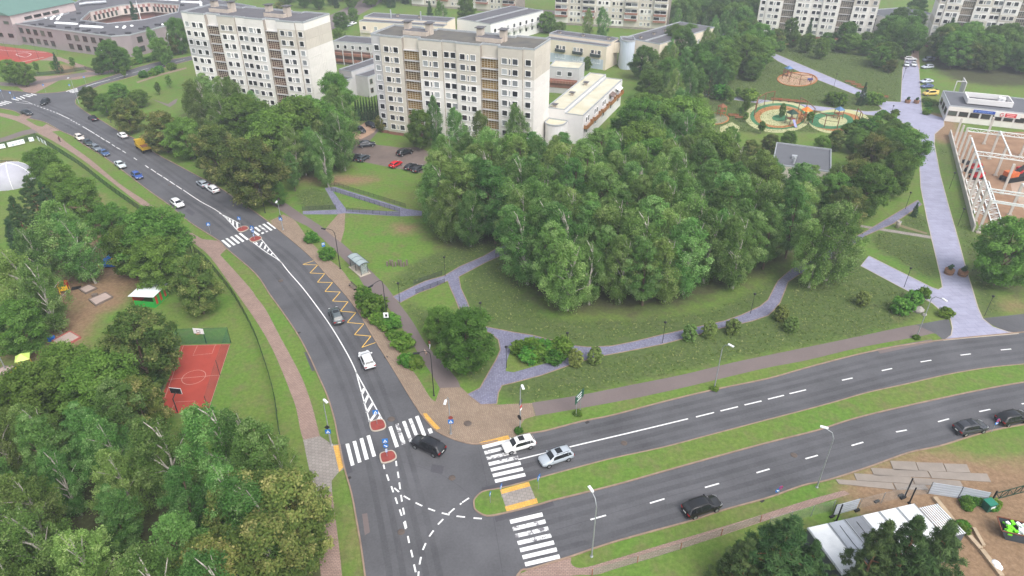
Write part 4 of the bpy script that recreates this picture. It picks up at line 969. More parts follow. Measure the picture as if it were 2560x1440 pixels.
# ------------------------------------------------------------------ trees: prototypes
def leafmat(name, stops, transl=.4, orand=.28, hshift=.028):
    m = bpy.data.materials.new(name); m.use_nodes = True; N, L = nodes(m); N.clear()
    out = N.new('ShaderNodeOutputMaterial'); at = N.new('ShaderNodeAttribute'); at.attribute_name = 'tone'
    rp = N.new('ShaderNodeValToRGB'); e = rp.color_ramp.elements
    e[0].position, e[0].color = stops[0]; e[1].position, e[1].color = stops[-1]
    for p, c in stops[1:-1]: e.new(p).color = c
    L.new(at.outputs['Fac'], rp.inputs[0])
    oi = N.new('ShaderNodeObjectInfo'); hs = N.new('ShaderNodeHueSaturation')
    m1 = N.new('ShaderNodeMapRange'); m1.inputs['To Min'].default_value = .5-hshift; m1.inputs['To Max'].default_value = .5+hshift; L.new(oi.outputs['Random'], m1.inputs['Value'])
    wn = N.new('ShaderNodeTexWhiteNoise'); wn.noise_dimensions = '1D'; L.new(oi.outputs['Random'], wn.inputs['W'])
    m2 = N.new('ShaderNodeMapRange'); m2.inputs['To Min'].default_value = 1-orand; m2.inputs['To Max'].default_value = 1+orand; L.new(wn.outputs['Value'], m2.inputs['Value'])
    L.new(m1.outputs[0], hs.inputs['Hue']); L.new(m2.outputs[0], hs.inputs['Value']); L.new(rp.outputs[0], hs.inputs['Color'])
    d = N.new('ShaderNodeBsdfDiffuse'); t = N.new('ShaderNodeBsdfTranslucent'); mx = N.new('ShaderNodeMixShader'); mx.inputs[0].default_value = transl
    L.new(hs.outputs[0], d.inputs['Color']); L.new(hs.outputs[0], t.inputs['Color']); L.new(d.outputs[0], mx.inputs[1]); L.new(t.outputs[0], mx.inputs[2]); L.new(mx.outputs[0], out.inputs['Surface'])
    MATS[name] = m; return m
M_LB = leafmat('birch_leaves', [(0, C(82, 114, 58)), (.5, C(112, 148, 76)), (.85, C(144, 172, 102)), (1, C(166, 188, 126))])
M_LM = leafmat('maple_leaves', [(0, C(74, 106, 46)), (.5, C(100, 136, 60)), (1, C(130, 160, 84))], hshift=.015)
M_LA = leafmat('aspen_leaves', [(0, C(80, 114, 58)), (.5, C(110, 146, 76)), (1, C(150, 176, 114))])
M_LL = leafmat('linden_leaves', [(0, C(78, 98, 50)), (.45, C(104, 122, 62)), (.75, C(132, 138, 78)), (1, C(172, 166, 110))])
M_LP = leafmat('pine_needles', [(0, C(48, 72, 44)), (.5, C(72, 98, 58)), (1, C(96, 118, 72))], .12, .12)
M_LS = leafmat('spruce_needles', [(0, C(44, 70, 50)), (.5, C(62, 92, 60)), (1, C(88, 114, 78))], .1, .12)
M_LSH = leafmat('shrub_leaves', [(0, C(62, 96, 38)), (.5, C(90, 130, 50)), (1, C(124, 156, 72))])
M_LG = leafmat('topiary_leaves', [(0, C(88, 112, 56)), (.5, C(120, 142, 76)), (1, C(156, 172, 104))], orand=.1)
M_BKB = mat('birch_bark', C(206, 200, 190), .9, col2=C(120, 112, 104), scale=1.2, detail=8)
M_BKD = mat('brown_bark', C(104, 88, 74), .95, .3, 1.5, detail=6)
M_BKP = mat('pine_bark', C(146, 104, 78), .95, .3, 1.0, detail=6)

def leaves(mb, rng, cs, n, size, spread, tones, droop=0.0, upb=.5, wind=(0, 0), needle=False, tone_list=None):
    """n leaf faces around each cluster centre cs; tones are random per cluster, not by depth"""
    V = []; T = []
    for ci, (c, sc) in enumerate(cs):
        base = tones[ci % len(tones)]; k = int(n*sc**1.4)
        g = rng.normal(0, 1, (k, 3)); rad = np.abs(rng.normal(.75, .25, (k, 1)))
        g = g/(np.linalg.norm(g, axis=1, keepdims=True)+1e-6)*rad
        p = g*np.array([spread, spread, spread*.75])*sc
        p[:, 2] -= droop*np.abs(rng.normal(0, 1, k))*sc*1.2
        p[:, 0] += wind[0]*np.abs(p[:, 2])*.5; p[:, 1] += wind[1]*np.abs(p[:, 2])*.5
        pos = p+np.array(c)
        nr = rng.normal(0, 1, (k, 3)); nr = nr/(np.linalg.norm(nr, axis=1, keepdims=True)+1e-6)
        nrm = nr*.8+g*.7+np.array([0, 0, upb]); nrm /= np.linalg.norm(nrm, axis=1, keepdims=True)+1e-6
        t = np.cross(nrm, rng.normal(0, 1, (k, 3))); t /= np.linalg.norm(t, axis=1, keepdims=True)+1e-6
        if droop: t[:, 2] -= droop*.8; t /= np.linalg.norm(t, axis=1, keepdims=True)
        b = np.cross(nrm, t)
        s = size*rng.uniform(.65, 1.35, (k, 1)); asp = .13 if needle else (.55 if droop else .75)
        V.append(np.stack([pos-t*s, pos-b*s*asp, pos+t*s, pos+b*s*asp], 1))
        T.append(np.repeat(np.clip(base+rng.normal(0, .13, k), 0, 1), 4))
    V = np.concatenate(V).reshape(-1, 3); T = np.concatenate(T)
    me = bpy.data.meshes.new('crown'); nf = len(V)//4
    me.vertices.add(len(V)); me.vertices.foreach_set('co', V.astype(np.float32).ravel())
    me.loops.add(nf*4); me.loops.foreach_set('vertex_index', np.arange(nf*4, dtype=np.int32))
    me.polygons.add(nf); me.polygons.foreach_set('loop_start', np.arange(0, nf*4, 4, dtype=np.int32))
    a = me.attributes.new('tone', 'FLOAT', 'POINT'); a.data.foreach_set('value', T.astype(np.float32))
    me.update(calc_edges=True); return me
def envelope(kind, t):
    if kind == 'round': return math.sqrt(max(0, 1-((t-.48)/.54)**2))
    if kind == 'ovoid': return max(.12, math.sin(math.pi*min(1, (t*.92+.06)))**.75*(1-.28*t))
    if kind == 'cone': return max(.03, (1-t))**.85
    if kind == 'pine': return max(.1, math.sin(math.pi*(.18+.8*t))**.6)
    return 1
def proto(name, kind, H, Rr, z0, mleaf, mbark, seed, ncl=60, nleaf=95, size=.26, spread=1.0, droop=0.0, upb=.5, env='round', needle=False, trunk_r=.2, wind=(0, 0), limbs=7, lean=0.0, csize=(.75, 1.3), shell=(.45, 1.0), toneamp=.28, sweep=0.0):
    rng = np.random.default_rng(seed); rr = random.Random(seed)
    root = bpy.data.objects.new(name, None); root.empty_display_size = .3
    lx, ly = lean*rr.uniform(-1, 1), lean*rr.uniform(-1, 1)
    ax = lambda z: (lx*(z/H)**2*H*.12+.15*math.sin(z*.5+seed), ly*(z/H)**2*H*.12+.15*math.cos(z*.4+seed))
    tr = MB(); zs = [0, H*.15, H*.35, H*.55, H*.75, H*.93]
    tr.tube([(*ax(z), z) for z in zs], [trunk_r, trunk_r*.85, trunk_r*.68, trunk_r*.48, trunk_r*.28, .03], 7)
    cs = []; tones = []
    ga = rr.uniform(0, 6)
    for i in range(ncl):
        t = ((i+.5)/ncl); t = t+rr.uniform(-.04, .04); t = min(.99, max(.01, t))
        if env in ('ovoid', 'cone'): t = t**1.15
        z = z0+(H-z0)*t; e = envelope(env, t)*Rr
        a_ = ga+i*2.39996+rr.uniform(-.5, .5); q = rr.uniform(*shell)*rr.uniform(.85, 1.12)
        cx, cy = ax(z); c = (cx+math.cos(a_)*e*q-sweep*t*Rr*.45, cy+math.sin(a_)*e*q+sweep*t*Rr*.22, z-spread*.3)
        cs.append((c, rr.uniform(*csize)*(1 if e > Rr*.3 else .7))); tones.append(.5+toneamp*rr.uniform(-1, 1))
    for i in range(limbs):
        c, _ = cs[int((i+.5)*ncl/limbs)]
        zb = max(z0*.6, c[2]-Rr*(.9 if not needle else .2)); bx, by = ax(zb)
        mid = ((bx+c[0])/2*1.0, (by+c[1])/2, (zb*.45+c[2]*.55)+.2)
        tr.tube([(bx, by, zb), mid, c], [trunk_r*.42, trunk_r*.28, .025], 5, cap=False)
    t_o = bpy.data.objects.new('trunk', tr.mesh('trunk', mbark)); t_o.parent = root
    me = leaves(None, rng, cs, nleaf, size, spread, tones, droop, upb, wind, needle); me.materials.append(mleaf)
    c_o = bpy.data.objects.new('crown', me); c_o.parent = root
    KIDS[root.name] = [t_o, c_o]; KIDS[t_o.name] = []; KIDS[c_o.name] = []
    return root, H
PROTO = {}
def fam(kind, n, *a, **k):
    PROTO[kind] = [proto(k.get('nm', kind+'_tree'), kind, *a, seed=31*i+hash_(kind), **{x: y for x, y in k.items() if x != 'nm'}) for i in range(n)]
def hash_(s): return sum(ord(ch)*(i+3) for i, ch in enumerate(s)) % 997
fam('birch', 5, 17, 3.8, 2.6, M_LB, M_BKB, ncl=128, nleaf=215, size=.125, spread=.72, droop=.6, upb=.35, env='ovoid', trunk_r=.27, wind=(-.35, -.12), limbs=18, lean=1.0, csize=(.6, 1.3), shell=(.35, 1.12), toneamp=.36, sweep=1.0)
fam('aspen', 3, 17, 3.5, 3.5, M_LA, M_BKD, ncl=125, nleaf=225, size=.13, spread=.78, droop=.2, upb=.6, env='ovoid', trunk_r=.2, wind=(-.25, 0), limbs=12, lean=.7, csize=(.6, 1.3), shell=(.35, 1.1), toneamp=.34, sweep=.6)
fam('maple', 4, 12, 4.4, 1.8, M_LM, M_BKD, ncl=120, nleaf=270, size=.145, spread=.95, upb=.7, env='round', trunk_r=.25, limbs=9, csize=(.65, 1.25), shell=(.5, 1.05))
fam('linden', 4, 11, 3.9, 1.4, M_LL, M_BKD, ncl=120, nleaf=255, size=.135, spread=.85, upb=.7, env='round', trunk_r=.24, limbs=9, csize=(.65, 1.25), shell=(.5, 1.05), toneamp=.34)
fam('pine', 3, 13, 3.6, 1.5, M_LP, M_BKP, ncl=190, nleaf=120, size=.26, spread=.42, upb=.3, env='cone', needle=True, trunk_r=.22, limbs=20, csize=(.7, 1.2), shell=(.35, 1.15))
fam('spruce', 2, 13, 2.9, .6, M_LS, M_BKD, ncl=150, nleaf=90, size=.26, spread=.55, droop=.25, upb=.6, env='cone', needle=True, trunk_r=.2, limbs=6, shell=(.35, 1.0))
fam('shrub', 3, 2.0, 1.25, .1, M_LSH, M_BKD, ncl=34, nleaf=65, size=.17, spread=.42, upb=.7, env='round', trunk_r=.06, limbs=5, nm='shrub')
fam('young', 2, 4.6, 1.0, 1.5, M_LM, M_BKD, ncl=26, nleaf=55, size=.17, spread=.42, upb=.6, env='ovoid', trunk_r=.06, limbs=4, nm='young_tree')
fam('topiary', 2, 3.0, 1.15, .15, M_LG, M_BKD, ncl=60, nleaf=60, size=.14, spread=.34, upb=.6, env='round', trunk_r=.08, limbs=3, nm='clipped_shrub', shell=(.75, .95), csize=(.8, 1.0), toneamp=.2)
CATS = {'birch': 'birch', 'aspen': 'aspen', 'maple': 'maple', 'linden': 'linden', 'pine': 'pine', 'spruce': 'spruce', 'shrub': 'shrub', 'young': 'sapling', 'topiary': 'shrub'}
trnd = random.Random(99)
def plant(kind, x, y, h, wd, label, group=None, z=0.0):
    pr, H0 = PROTO[kind][trnd.randrange(len(PROTO[kind]))]
    sz = h/H0
    return copy_tree(pr, (x, y, z), trnd.uniform(-.7, .7) if kind in ('birch', 'aspen') else trnd.uniform(0, 6.28), label, CATS[kind], group, (sz*wd, sz*wd, sz))
def T(kind, tx, ty, h, wd, label, group=None):
    """tree whose top shows at photo pixel (tx, ty) and that is h metres tall"""
    p = P(tx, ty, h); return plant(kind, p.x, p.y, h, wd, label, group)
def B(kind, bx, by, h, wd, label, group=None):
    """plant standing on the ground at photo pixel (bx, by)"""
    p = P(bx, by); return plant(kind, p.x, p.y, h, wd, label, group)
def forest(poly_px, spacing, mix, hr, label, group, wd=(.85, 1.15), seed=1, keep=None):
    poly = W(poly_px); rs = random.Random(seed)
    xs, ys = [p[0] for p in poly], [p[1] for p in poly]; pts = []
    tries = int((max(xs)-min(xs))*(max(ys)-min(ys))/spacing**2*14)
    cell = {}
    for _ in range(tries):
        x, y = rs.uniform(min(xs), max(xs)), rs.uniform(min(ys), max(ys))
        if not pip(np.array([x]), np.array([y]), poly)[0]: continue
        s = spacing*rs.uniform(.85, 1.15); ci, cj = int(x//spacing), int(y//spacing)
        if any((x-u)**2+(y-v)**2 < s*s for i in (-2,-1,0,1,2) for j in (-2,-1,0,1,2) for u, v in cell.get((ci+i, cj+j), ())): continue
        cell.setdefault((ci, cj), []).append((x, y)); pts.append((x, y))
    kinds = [k for k, n in mix for _ in range(n)]
    items = [(x, y, rs.choice(kinds), rs.uniform(*hr), rs.uniform(*wd)) for x, y in pts]
    if not items: return 0
    y0, y1 = min(i[1] for i in items), max(i[1] for i in items); nb = max(1, round((y1-y0)/7.0)); rows = {}
    for it in items: rows.setdefault((it[2], min(nb-1, int((it[1]-y0)/(y1-y0+1e-6)*nb))), []).append(it)
    for (kd, r_), its in rows.items():
        its.sort(key=lambda i: i[0]/i[1])
        for k, (x, y, _, h, w_) in enumerate(its):
            adj, place = label[kd]
            t = ('%s %s' % (adj, CATS[kd])).strip()
            if len(its) > 1: t = ORD[k]+' '+t+' from left'
            t += (' in %s row of ' % ORD[r_] if nb > 1 else ' of ')+place
            plant(kd, x, y, h, w_, t, group)
    return len(pts)
ORD = ['first', 'second', 'third', 'fourth', 'fifth', 'sixth', 'seventh', 'eighth', 'ninth', 'tenth', 'eleventh', 'twelfth', 'thirteenth', 'fourteenth', 'fifteenth', 'sixteenth', 'seventeenth', 'eighteenth', 'nineteenth', 'twentieth', 'twenty-first', 'twenty-second', 'twenty-third', 'twenty-fourth', 'twenty-fifth']
n1 = forest([(1085,520),(1090,600),(1150,628),(1225,606),(1300,632),(1300,715),(1345,760),(1440,782),(1600,785),(1720,764),(1830,722),(1930,672),(1995,640),(1995,575),(1880,540),(1750,515),(1600,500),(1400,488),(1200,482)], 4.5,
       [('birch', 6), ('aspen', 4)], (13.5, 18),
       {'birch': ('slender', 'the central grove'), 'aspen': ('grey-green', 'the central grove')}, 'trees of the central grove', (1.05, 1.4), seed=5)
n2 = forest([(1100,475),(1200,458),(1330,492),(1480,492),(1545,450),(1580,395),(1610,350),(1655,310),(1715,330),(1745,375),(1800,440),(1850,510),(1700,490),(1400,480)], 4.8,
       [('birch', 5), ('aspen', 3), ('maple', 3)], (11, 16),
       {'birch': ('slender', 'the wood below the terrace'), 'aspen': ('grey-green', 'the wood below the terrace'), 'maple': ('dark', 'the wood below the terrace')}, 'trees behind the central grove', (1.05, 1.4), seed=6)
n3 = forest([(1620,255),(1600,200),(1660,160),(1740,120),(1840,110),(1900,120),(1880,170),(1800,215),(1720,270),(1660,290)], 6.5,
       [('maple', 4), ('birch', 3), ('aspen', 3)], (9, 14),
       {'birch': ('slender', 'the wood beside the cream houses'), 'aspen': ('grey-green', 'the wood beside the cream houses'), 'maple': ('dark', 'the wood beside the cream houses')}, 'trees right of the cream houses', seed=7)
n4 = forest([(-330,1170),(-60,1140),(60,1130),(180,1150),(330,1205),(450,1245),(560,1250),(640,1220),(700,1235),(742,1290),(752,1450),(760,1700),(-420,1700)], 4.8,
       [('birch', 7), ('aspen', 3)], (11, 16.5),
       {'birch': ('slender', 'the lower left wood'), 'aspen': ('grey-green', 'the lower left wood')}, 'trees of the lower left wood', (.95, 1.25), seed=8)
n5 = forest([(480,300),(520,290),(640,335),(730,390),(830,395),(865,345),(880,400),(860,450),(800,462),(730,452),(690,420),(600,375),(520,350)], 5.2,
       [('birch', 6), ('maple', 2), ('aspen', 2)], (13, 18),
       {'birch': ('slender', 'the trees before the white block'), 'aspen': ('grey-green', 'the trees before the white block'), 'maple': ('dark', 'the trees before the white block')}, 'trees in front of the white block', (1.05, 1.35), seed=9)
n6 = forest([(2335,165),(2420,178),(2560,185),(2700,190),(2700,150),(2560,140),(2450,130),(2350,128)], 6.0, [('maple', 5), ('linden', 1)], (9, 13),
       {'maple': ('dark', 'the trees below the rightmost block'), 'linden': ('yellowish', 'the trees below the rightmost block')}, 'trees below the rightmost block', (1.0, 1.25), seed=10)
n7 = forest([(2160,430),(2190,410),(2240,400),(2248,450),(2225,500),(2160,545),(2090,575),(2075,530),(2150,480)], 5.0, [('maple', 6), ('linden', 1), ('aspen', 1)], (9, 13),
       {'maple': ('dark', 'the trees beside the lavender alley'), 'linden': ('yellowish', 'the trees beside the lavender alley'), 'aspen': ('grey-green', 'the trees beside the lavender alley')}, 'trees along the alley', (.95, 1.2), seed=11)
n8 = forest([(1860,392),(1960,374),(2080,376),(2180,372),(2245,372),(2245,390),(2190,400),(2100,392),(1960,386),(1880,420)], 5.0, [('maple', 5), ('linden', 2)], (4.6, 6.2),
       {'maple': ('dark', 'the trees below the playground'), 'linden': ('yellowish', 'the trees below the playground')}, 'trees below the playground', (1.0, 1.2), seed=12)
n9 = forest([(700,-6),(1010,-10),(1040,12),(980,20),(880,24),(760,26),(700,14)], 8, [('maple', 4), ('birch', 1), ('spruce', 1)], (8, 12),
       {'maple': ('dark', 'the far trees, top left'), 'birch': ('slender', 'the far trees, top left'), 'spruce': ('conical', 'the far trees, top left')}, 'far trees at the top edge', seed=13)
n10 = forest([(1680,80),(1720,20),(1760,-10),(1880,-10),(1890,60),(1860,95),(1780,100)], 7, [('maple', 4), ('birch', 3)], (9, 14),
       {'maple': ('dark', 'the far trees between blocks'), 'birch': ('slender', 'the far trees between blocks')}, 'far trees between blocks', seed=14)
n11 = forest([(2190,110),(2230,90),(2260,60),(2290,50),(2300,100),(2285,140),(2240,150)], 6, [('maple', 5), ('spruce', 1)], (8, 13),
       {'maple': ('dark', 'the trees in the block gap'), 'spruce': ('conical', 'the trees in the block gap')}, 'trees in the gap of the far blocks', seed=15)
n12 = forest([(1770,190),(1800,150),(1900,140),(1930,158),(1890,190),(1850,235),(1790,235)], 7, [('maple', 4), ('aspen', 3)], (6, 10),
       {'maple': ('dark', 'the trees left of the sand circle'), 'aspen': ('grey-green', 'the trees left of the sand circle')}, 'trees left of the sand circle', (1.1, 1.4), seed=16)
n13 = forest([(1935,116),(2170,120),(2232,150),(2236,190),(2205,185),(2180,140),(1935,130)], 7, [('maple', 5), ('linden', 1)], (4, 8),
       {'maple': ('bushy', 'the trees below the far park tower'), 'linden': ('yellowish', 'the trees below the far park tower')}, 'trees below the far park tower', (1.1, 1.4), seed=17)
for a in (('birch', 1962, 392, 13, 1.3, 'birch covering the left end of the grey roof'), ('aspen', 2040, 412, 12, 1.2, 'aspen in front of the grey roof'), ('birch', 1905, 372, 12, .9, 'slim birch left of the grey roof'), ('aspen', 2095, 405, 11, 1.1, 'aspen at the right end of the grey roof'), ('maple', 1830, 318, 6, 1.1, 'dark bushy tree before the ring playground, left'), ('maple', 2150, 322, 6.5, 1.2, 'bright bushy tree before the second playground')):
    T(*a, 'trees around the grey roof')
# kindergarten trees, left
KG = 'kindergarten trees'
for a in (('maple', 95, 372, 11, 1.0, 'bright green maple nearest the playing field banners'), ('maple', 135, 412, 10, .9, 'maple behind the bright kindergarten maple'), ('maple', 180, 450, 11, 1.1, 'dark maple left of the green fence'),
          ('pine', 60, 440, 11, 1.2, 'dark pine beside the white dome'), ('pine', 25, 490, 11, 1.2, 'dark pine at the left edge below the dome'), ('birch', 130, 492, 17, 1.45, 'tall drooping birch in the middle of the kindergarten'), ('birch', 170, 530, 15, 1.2, 'second drooping birch leaning on the tall one'),
          ('spruce', 15, 545, 10, 1.2, 'blue-green spruce at the left edge'), ('maple', 265, 515, 10, 1.1, 'dark tree behind the big maple'), ('maple', 365, 528, 13.5, 1.25, 'large dense maple beside the kindergarten gate'),
          ('maple', 372, 596, 11, 1.05, 'bright maple in front of the largest kindergarten maple'), ('maple', 300, 565, 11, 1.0, 'dense maple left of the largest kindergarten maple'), ('linden', 470, 645, 11.5, .9, 'yellowish linden above the white-roofed playhouse corner'), ('birch', 20, 600, 16, 1.4, 'wide birch at the left edge above the pavilion'),
          ('birch', 75, 655, 14, 1.2, 'lower birch at the left edge above the pavilion'), ('maple', 20, 762, 9.5, 1.15, 'bright maple at the left edge beside the dark shelter'), ('linden', 318, 785, 13.5, 1.0, 'big yellow-green tree beside the red court'),
          ('maple', 140, 872, 11, 1.05, 'bushy maple below the lowest sandbox'), ('maple', 50, 930, 11, 1.15, 'bushy tree left of the red court end'), ('maple', 225, 900, 12, 1.1, 'dense maple right of the yellow slide'), ('linden', 325, 955, 11, .85, 'light tree touching the lower end of the red court'),
          ('aspen', 265, 945, 14, 1.1, 'grey-green aspen between court and lower left wood'), ('birch', 595, 1000, 15, .8, 'thin birch right of the red court, sparse crown'), ('birch', 680, 1080, 14, .8, 'birch at the right edge of the lower left wood'), ('pine', 100, 455, 10, 1.2, 'dark pine between the dome pine and the tall birch'), ('birch', 60, 560, 14, 1.1, 'birch below the left edge pines'),
          ('linden', 585, 1195, 12, .95, 'yellowish linden inside the lower left wood'), ('linden', 700, 1205, 12.5, 1.0, 'yellow-green linden at the pavement edge of the lower left wood'), ('linden', 500, 1385, 12, 1.0, 'yellowish tree at the bottom edge of the wood'), ('linden', 650, 1320, 12.5, .95, 'yellow-tipped tree beside the lower left pavement')):
    T(*a, KG)
# street trees along the curved road
SG = 'street trees along the curved road'
for a in (('linden', 215, 218, 7.5, 1.0, 'small linden at the upper road junction'), ('maple', 255, 235, 7, 1.0, 'dark round tree next to the junction linden'), ('linden', 305, 248, 10, 1.15, 'yellow-green linden second from the junction'),
          ('linden', 395, 282, 11, 1.2, 'yellow-green linden beside the dump truck'), ('linden', 525, 316, 14.5, 1.05, 'tall linden with pale flowers above the parked white estate'), ('linden', 612, 350, 16, 1.15, 'largest linden beside the road above the upper crossing'),
          ('maple', 450, 298, 11, 1.1, 'dark tree behind the dump truck'), ('maple', 690, 455, 6, .8, 'small tree beside the walkway bend'), ('maple', 290, 210, 5.5, 1.6, 'wide dark bush behind the junction trees'), ('maple', 340, 225, 5.5, 1.5, 'second wide dark bush behind the junction trees'),
          ('birch', 745, 325, 12, 1.0, 'birch at the lower end of the tower trees'), ('birch', 800, 330, 14, 1.0, 'leaning birch left of the car park'), ('aspen', 720, 380, 10, 1.0, 'light green tree above the walkway end')):
    T(a[0], a[1], a[2], a[3], a[4], a[5], SG)
# towers' foot
for a in (('maple', 832, 182, 15, .85, 'big dark green tree between the two nearest towers'), ('maple', 1045, 276, 11, .85, 'dark maple at the foot of the amber-glazed block'), ('birch', 1085, 235, 15, .8, 'bright birch against the amber-glazed facade'),
          ('birch', 1150, 262, 15, 1.0, 'second birch against the amber-glazed facade'), ('birch', 1215, 270, 15, 1.0, 'third birch against the amber-glazed facade'), ('birch', 1300, 255, 15, 1.0, 'birch at the right corner of the amber-glazed block'),
          ('birch', 1110, 330, 17, 1.15, 'large birch at the upper left corner of the grove'), ('linden', 950, 288, 5, .9, 'open-branched small tree at the tower base'), ('spruce', 1612, 125, 10, 1.0, 'dark conifer beside the pale blue stair tower'), ('spruce', 1695, 65, 12, .9, 'tall conifer by the end-on cream house'),
          ('maple', 1470, 142, 5, .8, 'small tree below the dark green balconies')):
    T(*a, 'trees at the foot of the blocks')
for i in range(9): 
    q = P(893+i*7.0, 303-i*.6); plant('spruce', q.x, q.y, 7.5, .42, 'clipped thuja in the hedge beside the amber-glazed block', 'thuja hedge')
# park trees
PG = 'trees of the park'
for a in (('spruce', 2167, 205, 7.5, .95, 'dark conical thuja where the park paths meet'), ('birch', 2128, 480, 18.5, 1.5, 'big dark birch beside the diagonal alley branch'), ('birch', 2070, 540, 15, 1.1, 'second birch left of the diagonal alley branch'),
          ('spruce', 2296, 505, 3.6, 1.1, 'small spruce at the edge of the lavender alley'), ('maple', 2552, 552, 13.5, 1.0, 'big round maple at the right edge below the site'), ('maple', 1163, 783, 11, 1.05, 'dense rounded tree beside the person on the cycle path'),
          ('maple', 1095, 772, 6.5, 1.0, 'dim tree behind the rounded corner tree'), ('maple', 2060, 95, 8, 1.0, 'yellow-green tree in front of the far park tower'), ('maple', 2125, 55, 11, 1.0, 'tall tree at the corner of the far park tower'),
          ('maple', 2230, 105, 9, 1.2, 'bright tree left of the upper alley'), ('maple', 1985, 45, 10, .8, 'dark tree in the middle of the far park facade'), ('maple', 1920, 85, 9, 1.1, 'tree at the left foot of the far park tower'), ('spruce', 2030, 48, 11, 1.0, 'dark conifer in the middle of the far park facade'),
          ('spruce', 2385, 42, 13, 1.1, 'tall conifer in front of the rightmost far block'), ('maple', 2555, 40, 13, 1.1, 'dark tree at the top right corner'), ('maple', 2240, 302, 8, 1.0, 'yellow-green tree beside the alley below the plaza'), ('maple', 2220, 315, 8, 1.0, 'bright maple left of the alley, below the heather bed'),
          ('maple', 2278, 392, 6.5, .75, 'bright tree touching the alley edge'), ('maple', 1870, 240, 5, .6, 'slim park tree left of the ring playground'), ('young', 1820, 215, 5, 1.1, 'bright green sapling on the upper cobbled path'),
          ('maple', 1960, 258, 4.6, .55, 'small tree inside the ring playground'), ('pine', 1780, 180, 9, .8, 'pine in the hazy park wood'), ('maple', 1760, 270, 8, 1.0, 'round tree left of the small sand circle')):
    T(*a, PG)
for i, (x, y) in enumerate(((1440,912),(1488,905),(1723,850),(1773,842),(1828,834),(1950,798),(1975,830),(2150,762))):
    B('topiary', x, y, 2.9, 1.0, 'clipped pale green bush %s' % ('left of the fork of the cobbled path', 'right of the fork of the cobbled path', 'leftmost of the three along the cobbled path', 'middle one of the three along the cobbled path', 'rightmost of the three along the cobbled path', 'upper of the pair on the right meadow', 'lower of the pair on the right meadow', 'standing alone under the big dark birch')[i], 'clipped bushes of the park')
for i, (x, y, s) in enumerate(((783,597,2.0),(822,640,2.2),(930,775,3.3),(915,740,2.2),(945,800,1.7),(980,812,2.3),(965,815,1.6),(980,838,1.4),(1012,862,2.4),(1018,905,1.8),(1038,907,1.8),(2252,772,2.5),(2282,748,2.1),(2365,785,1.6),(2310,735,1.6))):
    B('shrub', x, y+6, s, 1.15, 'round green shrub ' + ('highest of the row beside the cycle path', 'behind the bus stop sign', 'largest one beside the bent lamp', 'above the largest one of the row', 'right of the litter bin', 'under the white notice sign', 'left of the notice sign shrub', 'small one below the notice sign', 'above the walking person, left side', 'left one of the lowest pair', 'right one of the lowest pair', 'left one beside the park boulder', 'upper one beside the park boulder', 'at the apron of the lavender alley', 'on the diagonal alley branch edge')[i], 'shrubs along paths')
for i, (x, y) in enumerate(((1300,880),(1320,900),(1345,892),(1390,905),(1365,880),(1400,882),(1330,870))):
    B('shrub', x, y, 1.9+.3*(i % 3), 1.2, 'dim shrub in the bed between the cobbled paths', 'shrubs of the path bed')
rs = random.Random(4)
for i in range(26):
    x, y = rs.uniform(1780, 2180), rs.uniform(238, 345)
    if 1890 < x < 2020 and 255 < y < 330 or 2030 < x < 2150 and 275 < y < 325: continue
    B('young' if i % 3 else 'shrub', x, y, rs.uniform(2.5, 5), 1.3, 'dark planted shrub around the colourful playgrounds', 'shrubs around the playgrounds')
for i in range(12): B('shrub', 2180+rs.uniform(0, 60), 292+rs.uniform(-6, 30), 1.5, 1.3, 'purplish heather shrub in the bed beside the plaza lamp', 'heather bed shrubs')
for i in range(8): B('shrub', 2312+rs.uniform(0, 40), 262+rs.uniform(-8, 25), 1.5, 1.2, 'silvery shrub in the bed between plaza and shop', 'shrubs before the shop')
# school side trees
for a in (('maple', 265, 100, 12, 1.0, 'large tree in front of the school corner'), ('maple', 295, 118, 9, .9, 'tree beside the large school corner tree'), ('birch', 382, 65, 13, 1.0, 'light tree against the school wall'), ('maple', 395, 95, 10, .9, 'round tree below the light school tree'), ('maple', 435, 45, 14, .8, 'dark tree touching the white block'),
          ('linden', 425, 80, 9, .8, 'pale linden by the school hedge'), ('maple', 340, 117, 6, .8, 'small tree at the school entrance'), ('pine', 132, 130, 8, .7, 'dark pine beside the red school pitch'), ('maple', 240, 145, 6, 1.0, 'round tree beside the school lamp'), ('maple', 15, 150, 8.5, 1.1, 'dark tree at the left edge by the crossing'), ('maple', 45, 155, 8.5, 1.0, 'second dark tree at the left edge by the crossing'), ('spruce', 325, 2, 13, .9, 'spruce standing in the school courtyard')):
    T(*a, 'trees near the school')
for i, (x, y) in enumerate(((95,183),(185,172),(140,182),(415,168),(400,238),(427,220),(312,196))): B('young', x, y, 4.5, 1.0, 'thin sapling ' + ('left one by the school fence', 'right one by the school fence', 'under the school pine', 'beside the school road', 'left one on the tower lawn', 'right one on the tower lawn', 'on the verge of the school road')[i], 'saplings')
for i, (x, y) in enumerate(((360,194),(385,188),(400,182),(432,174))): B('shrub', x, y, 2.4, 1.1, 'round bush number %s on the verge of the school road' % ('one from the left', 'two from the left', 'three from the left', 'four from the left')[i], 'bushes by the school road')
for i in range(16): q = P(320+i*9, 165-i*2.2); plant('shrub', q.x, q.y, 1.6, 1.7, 'clipped bush of the hedge along the school road', 'school hedge')
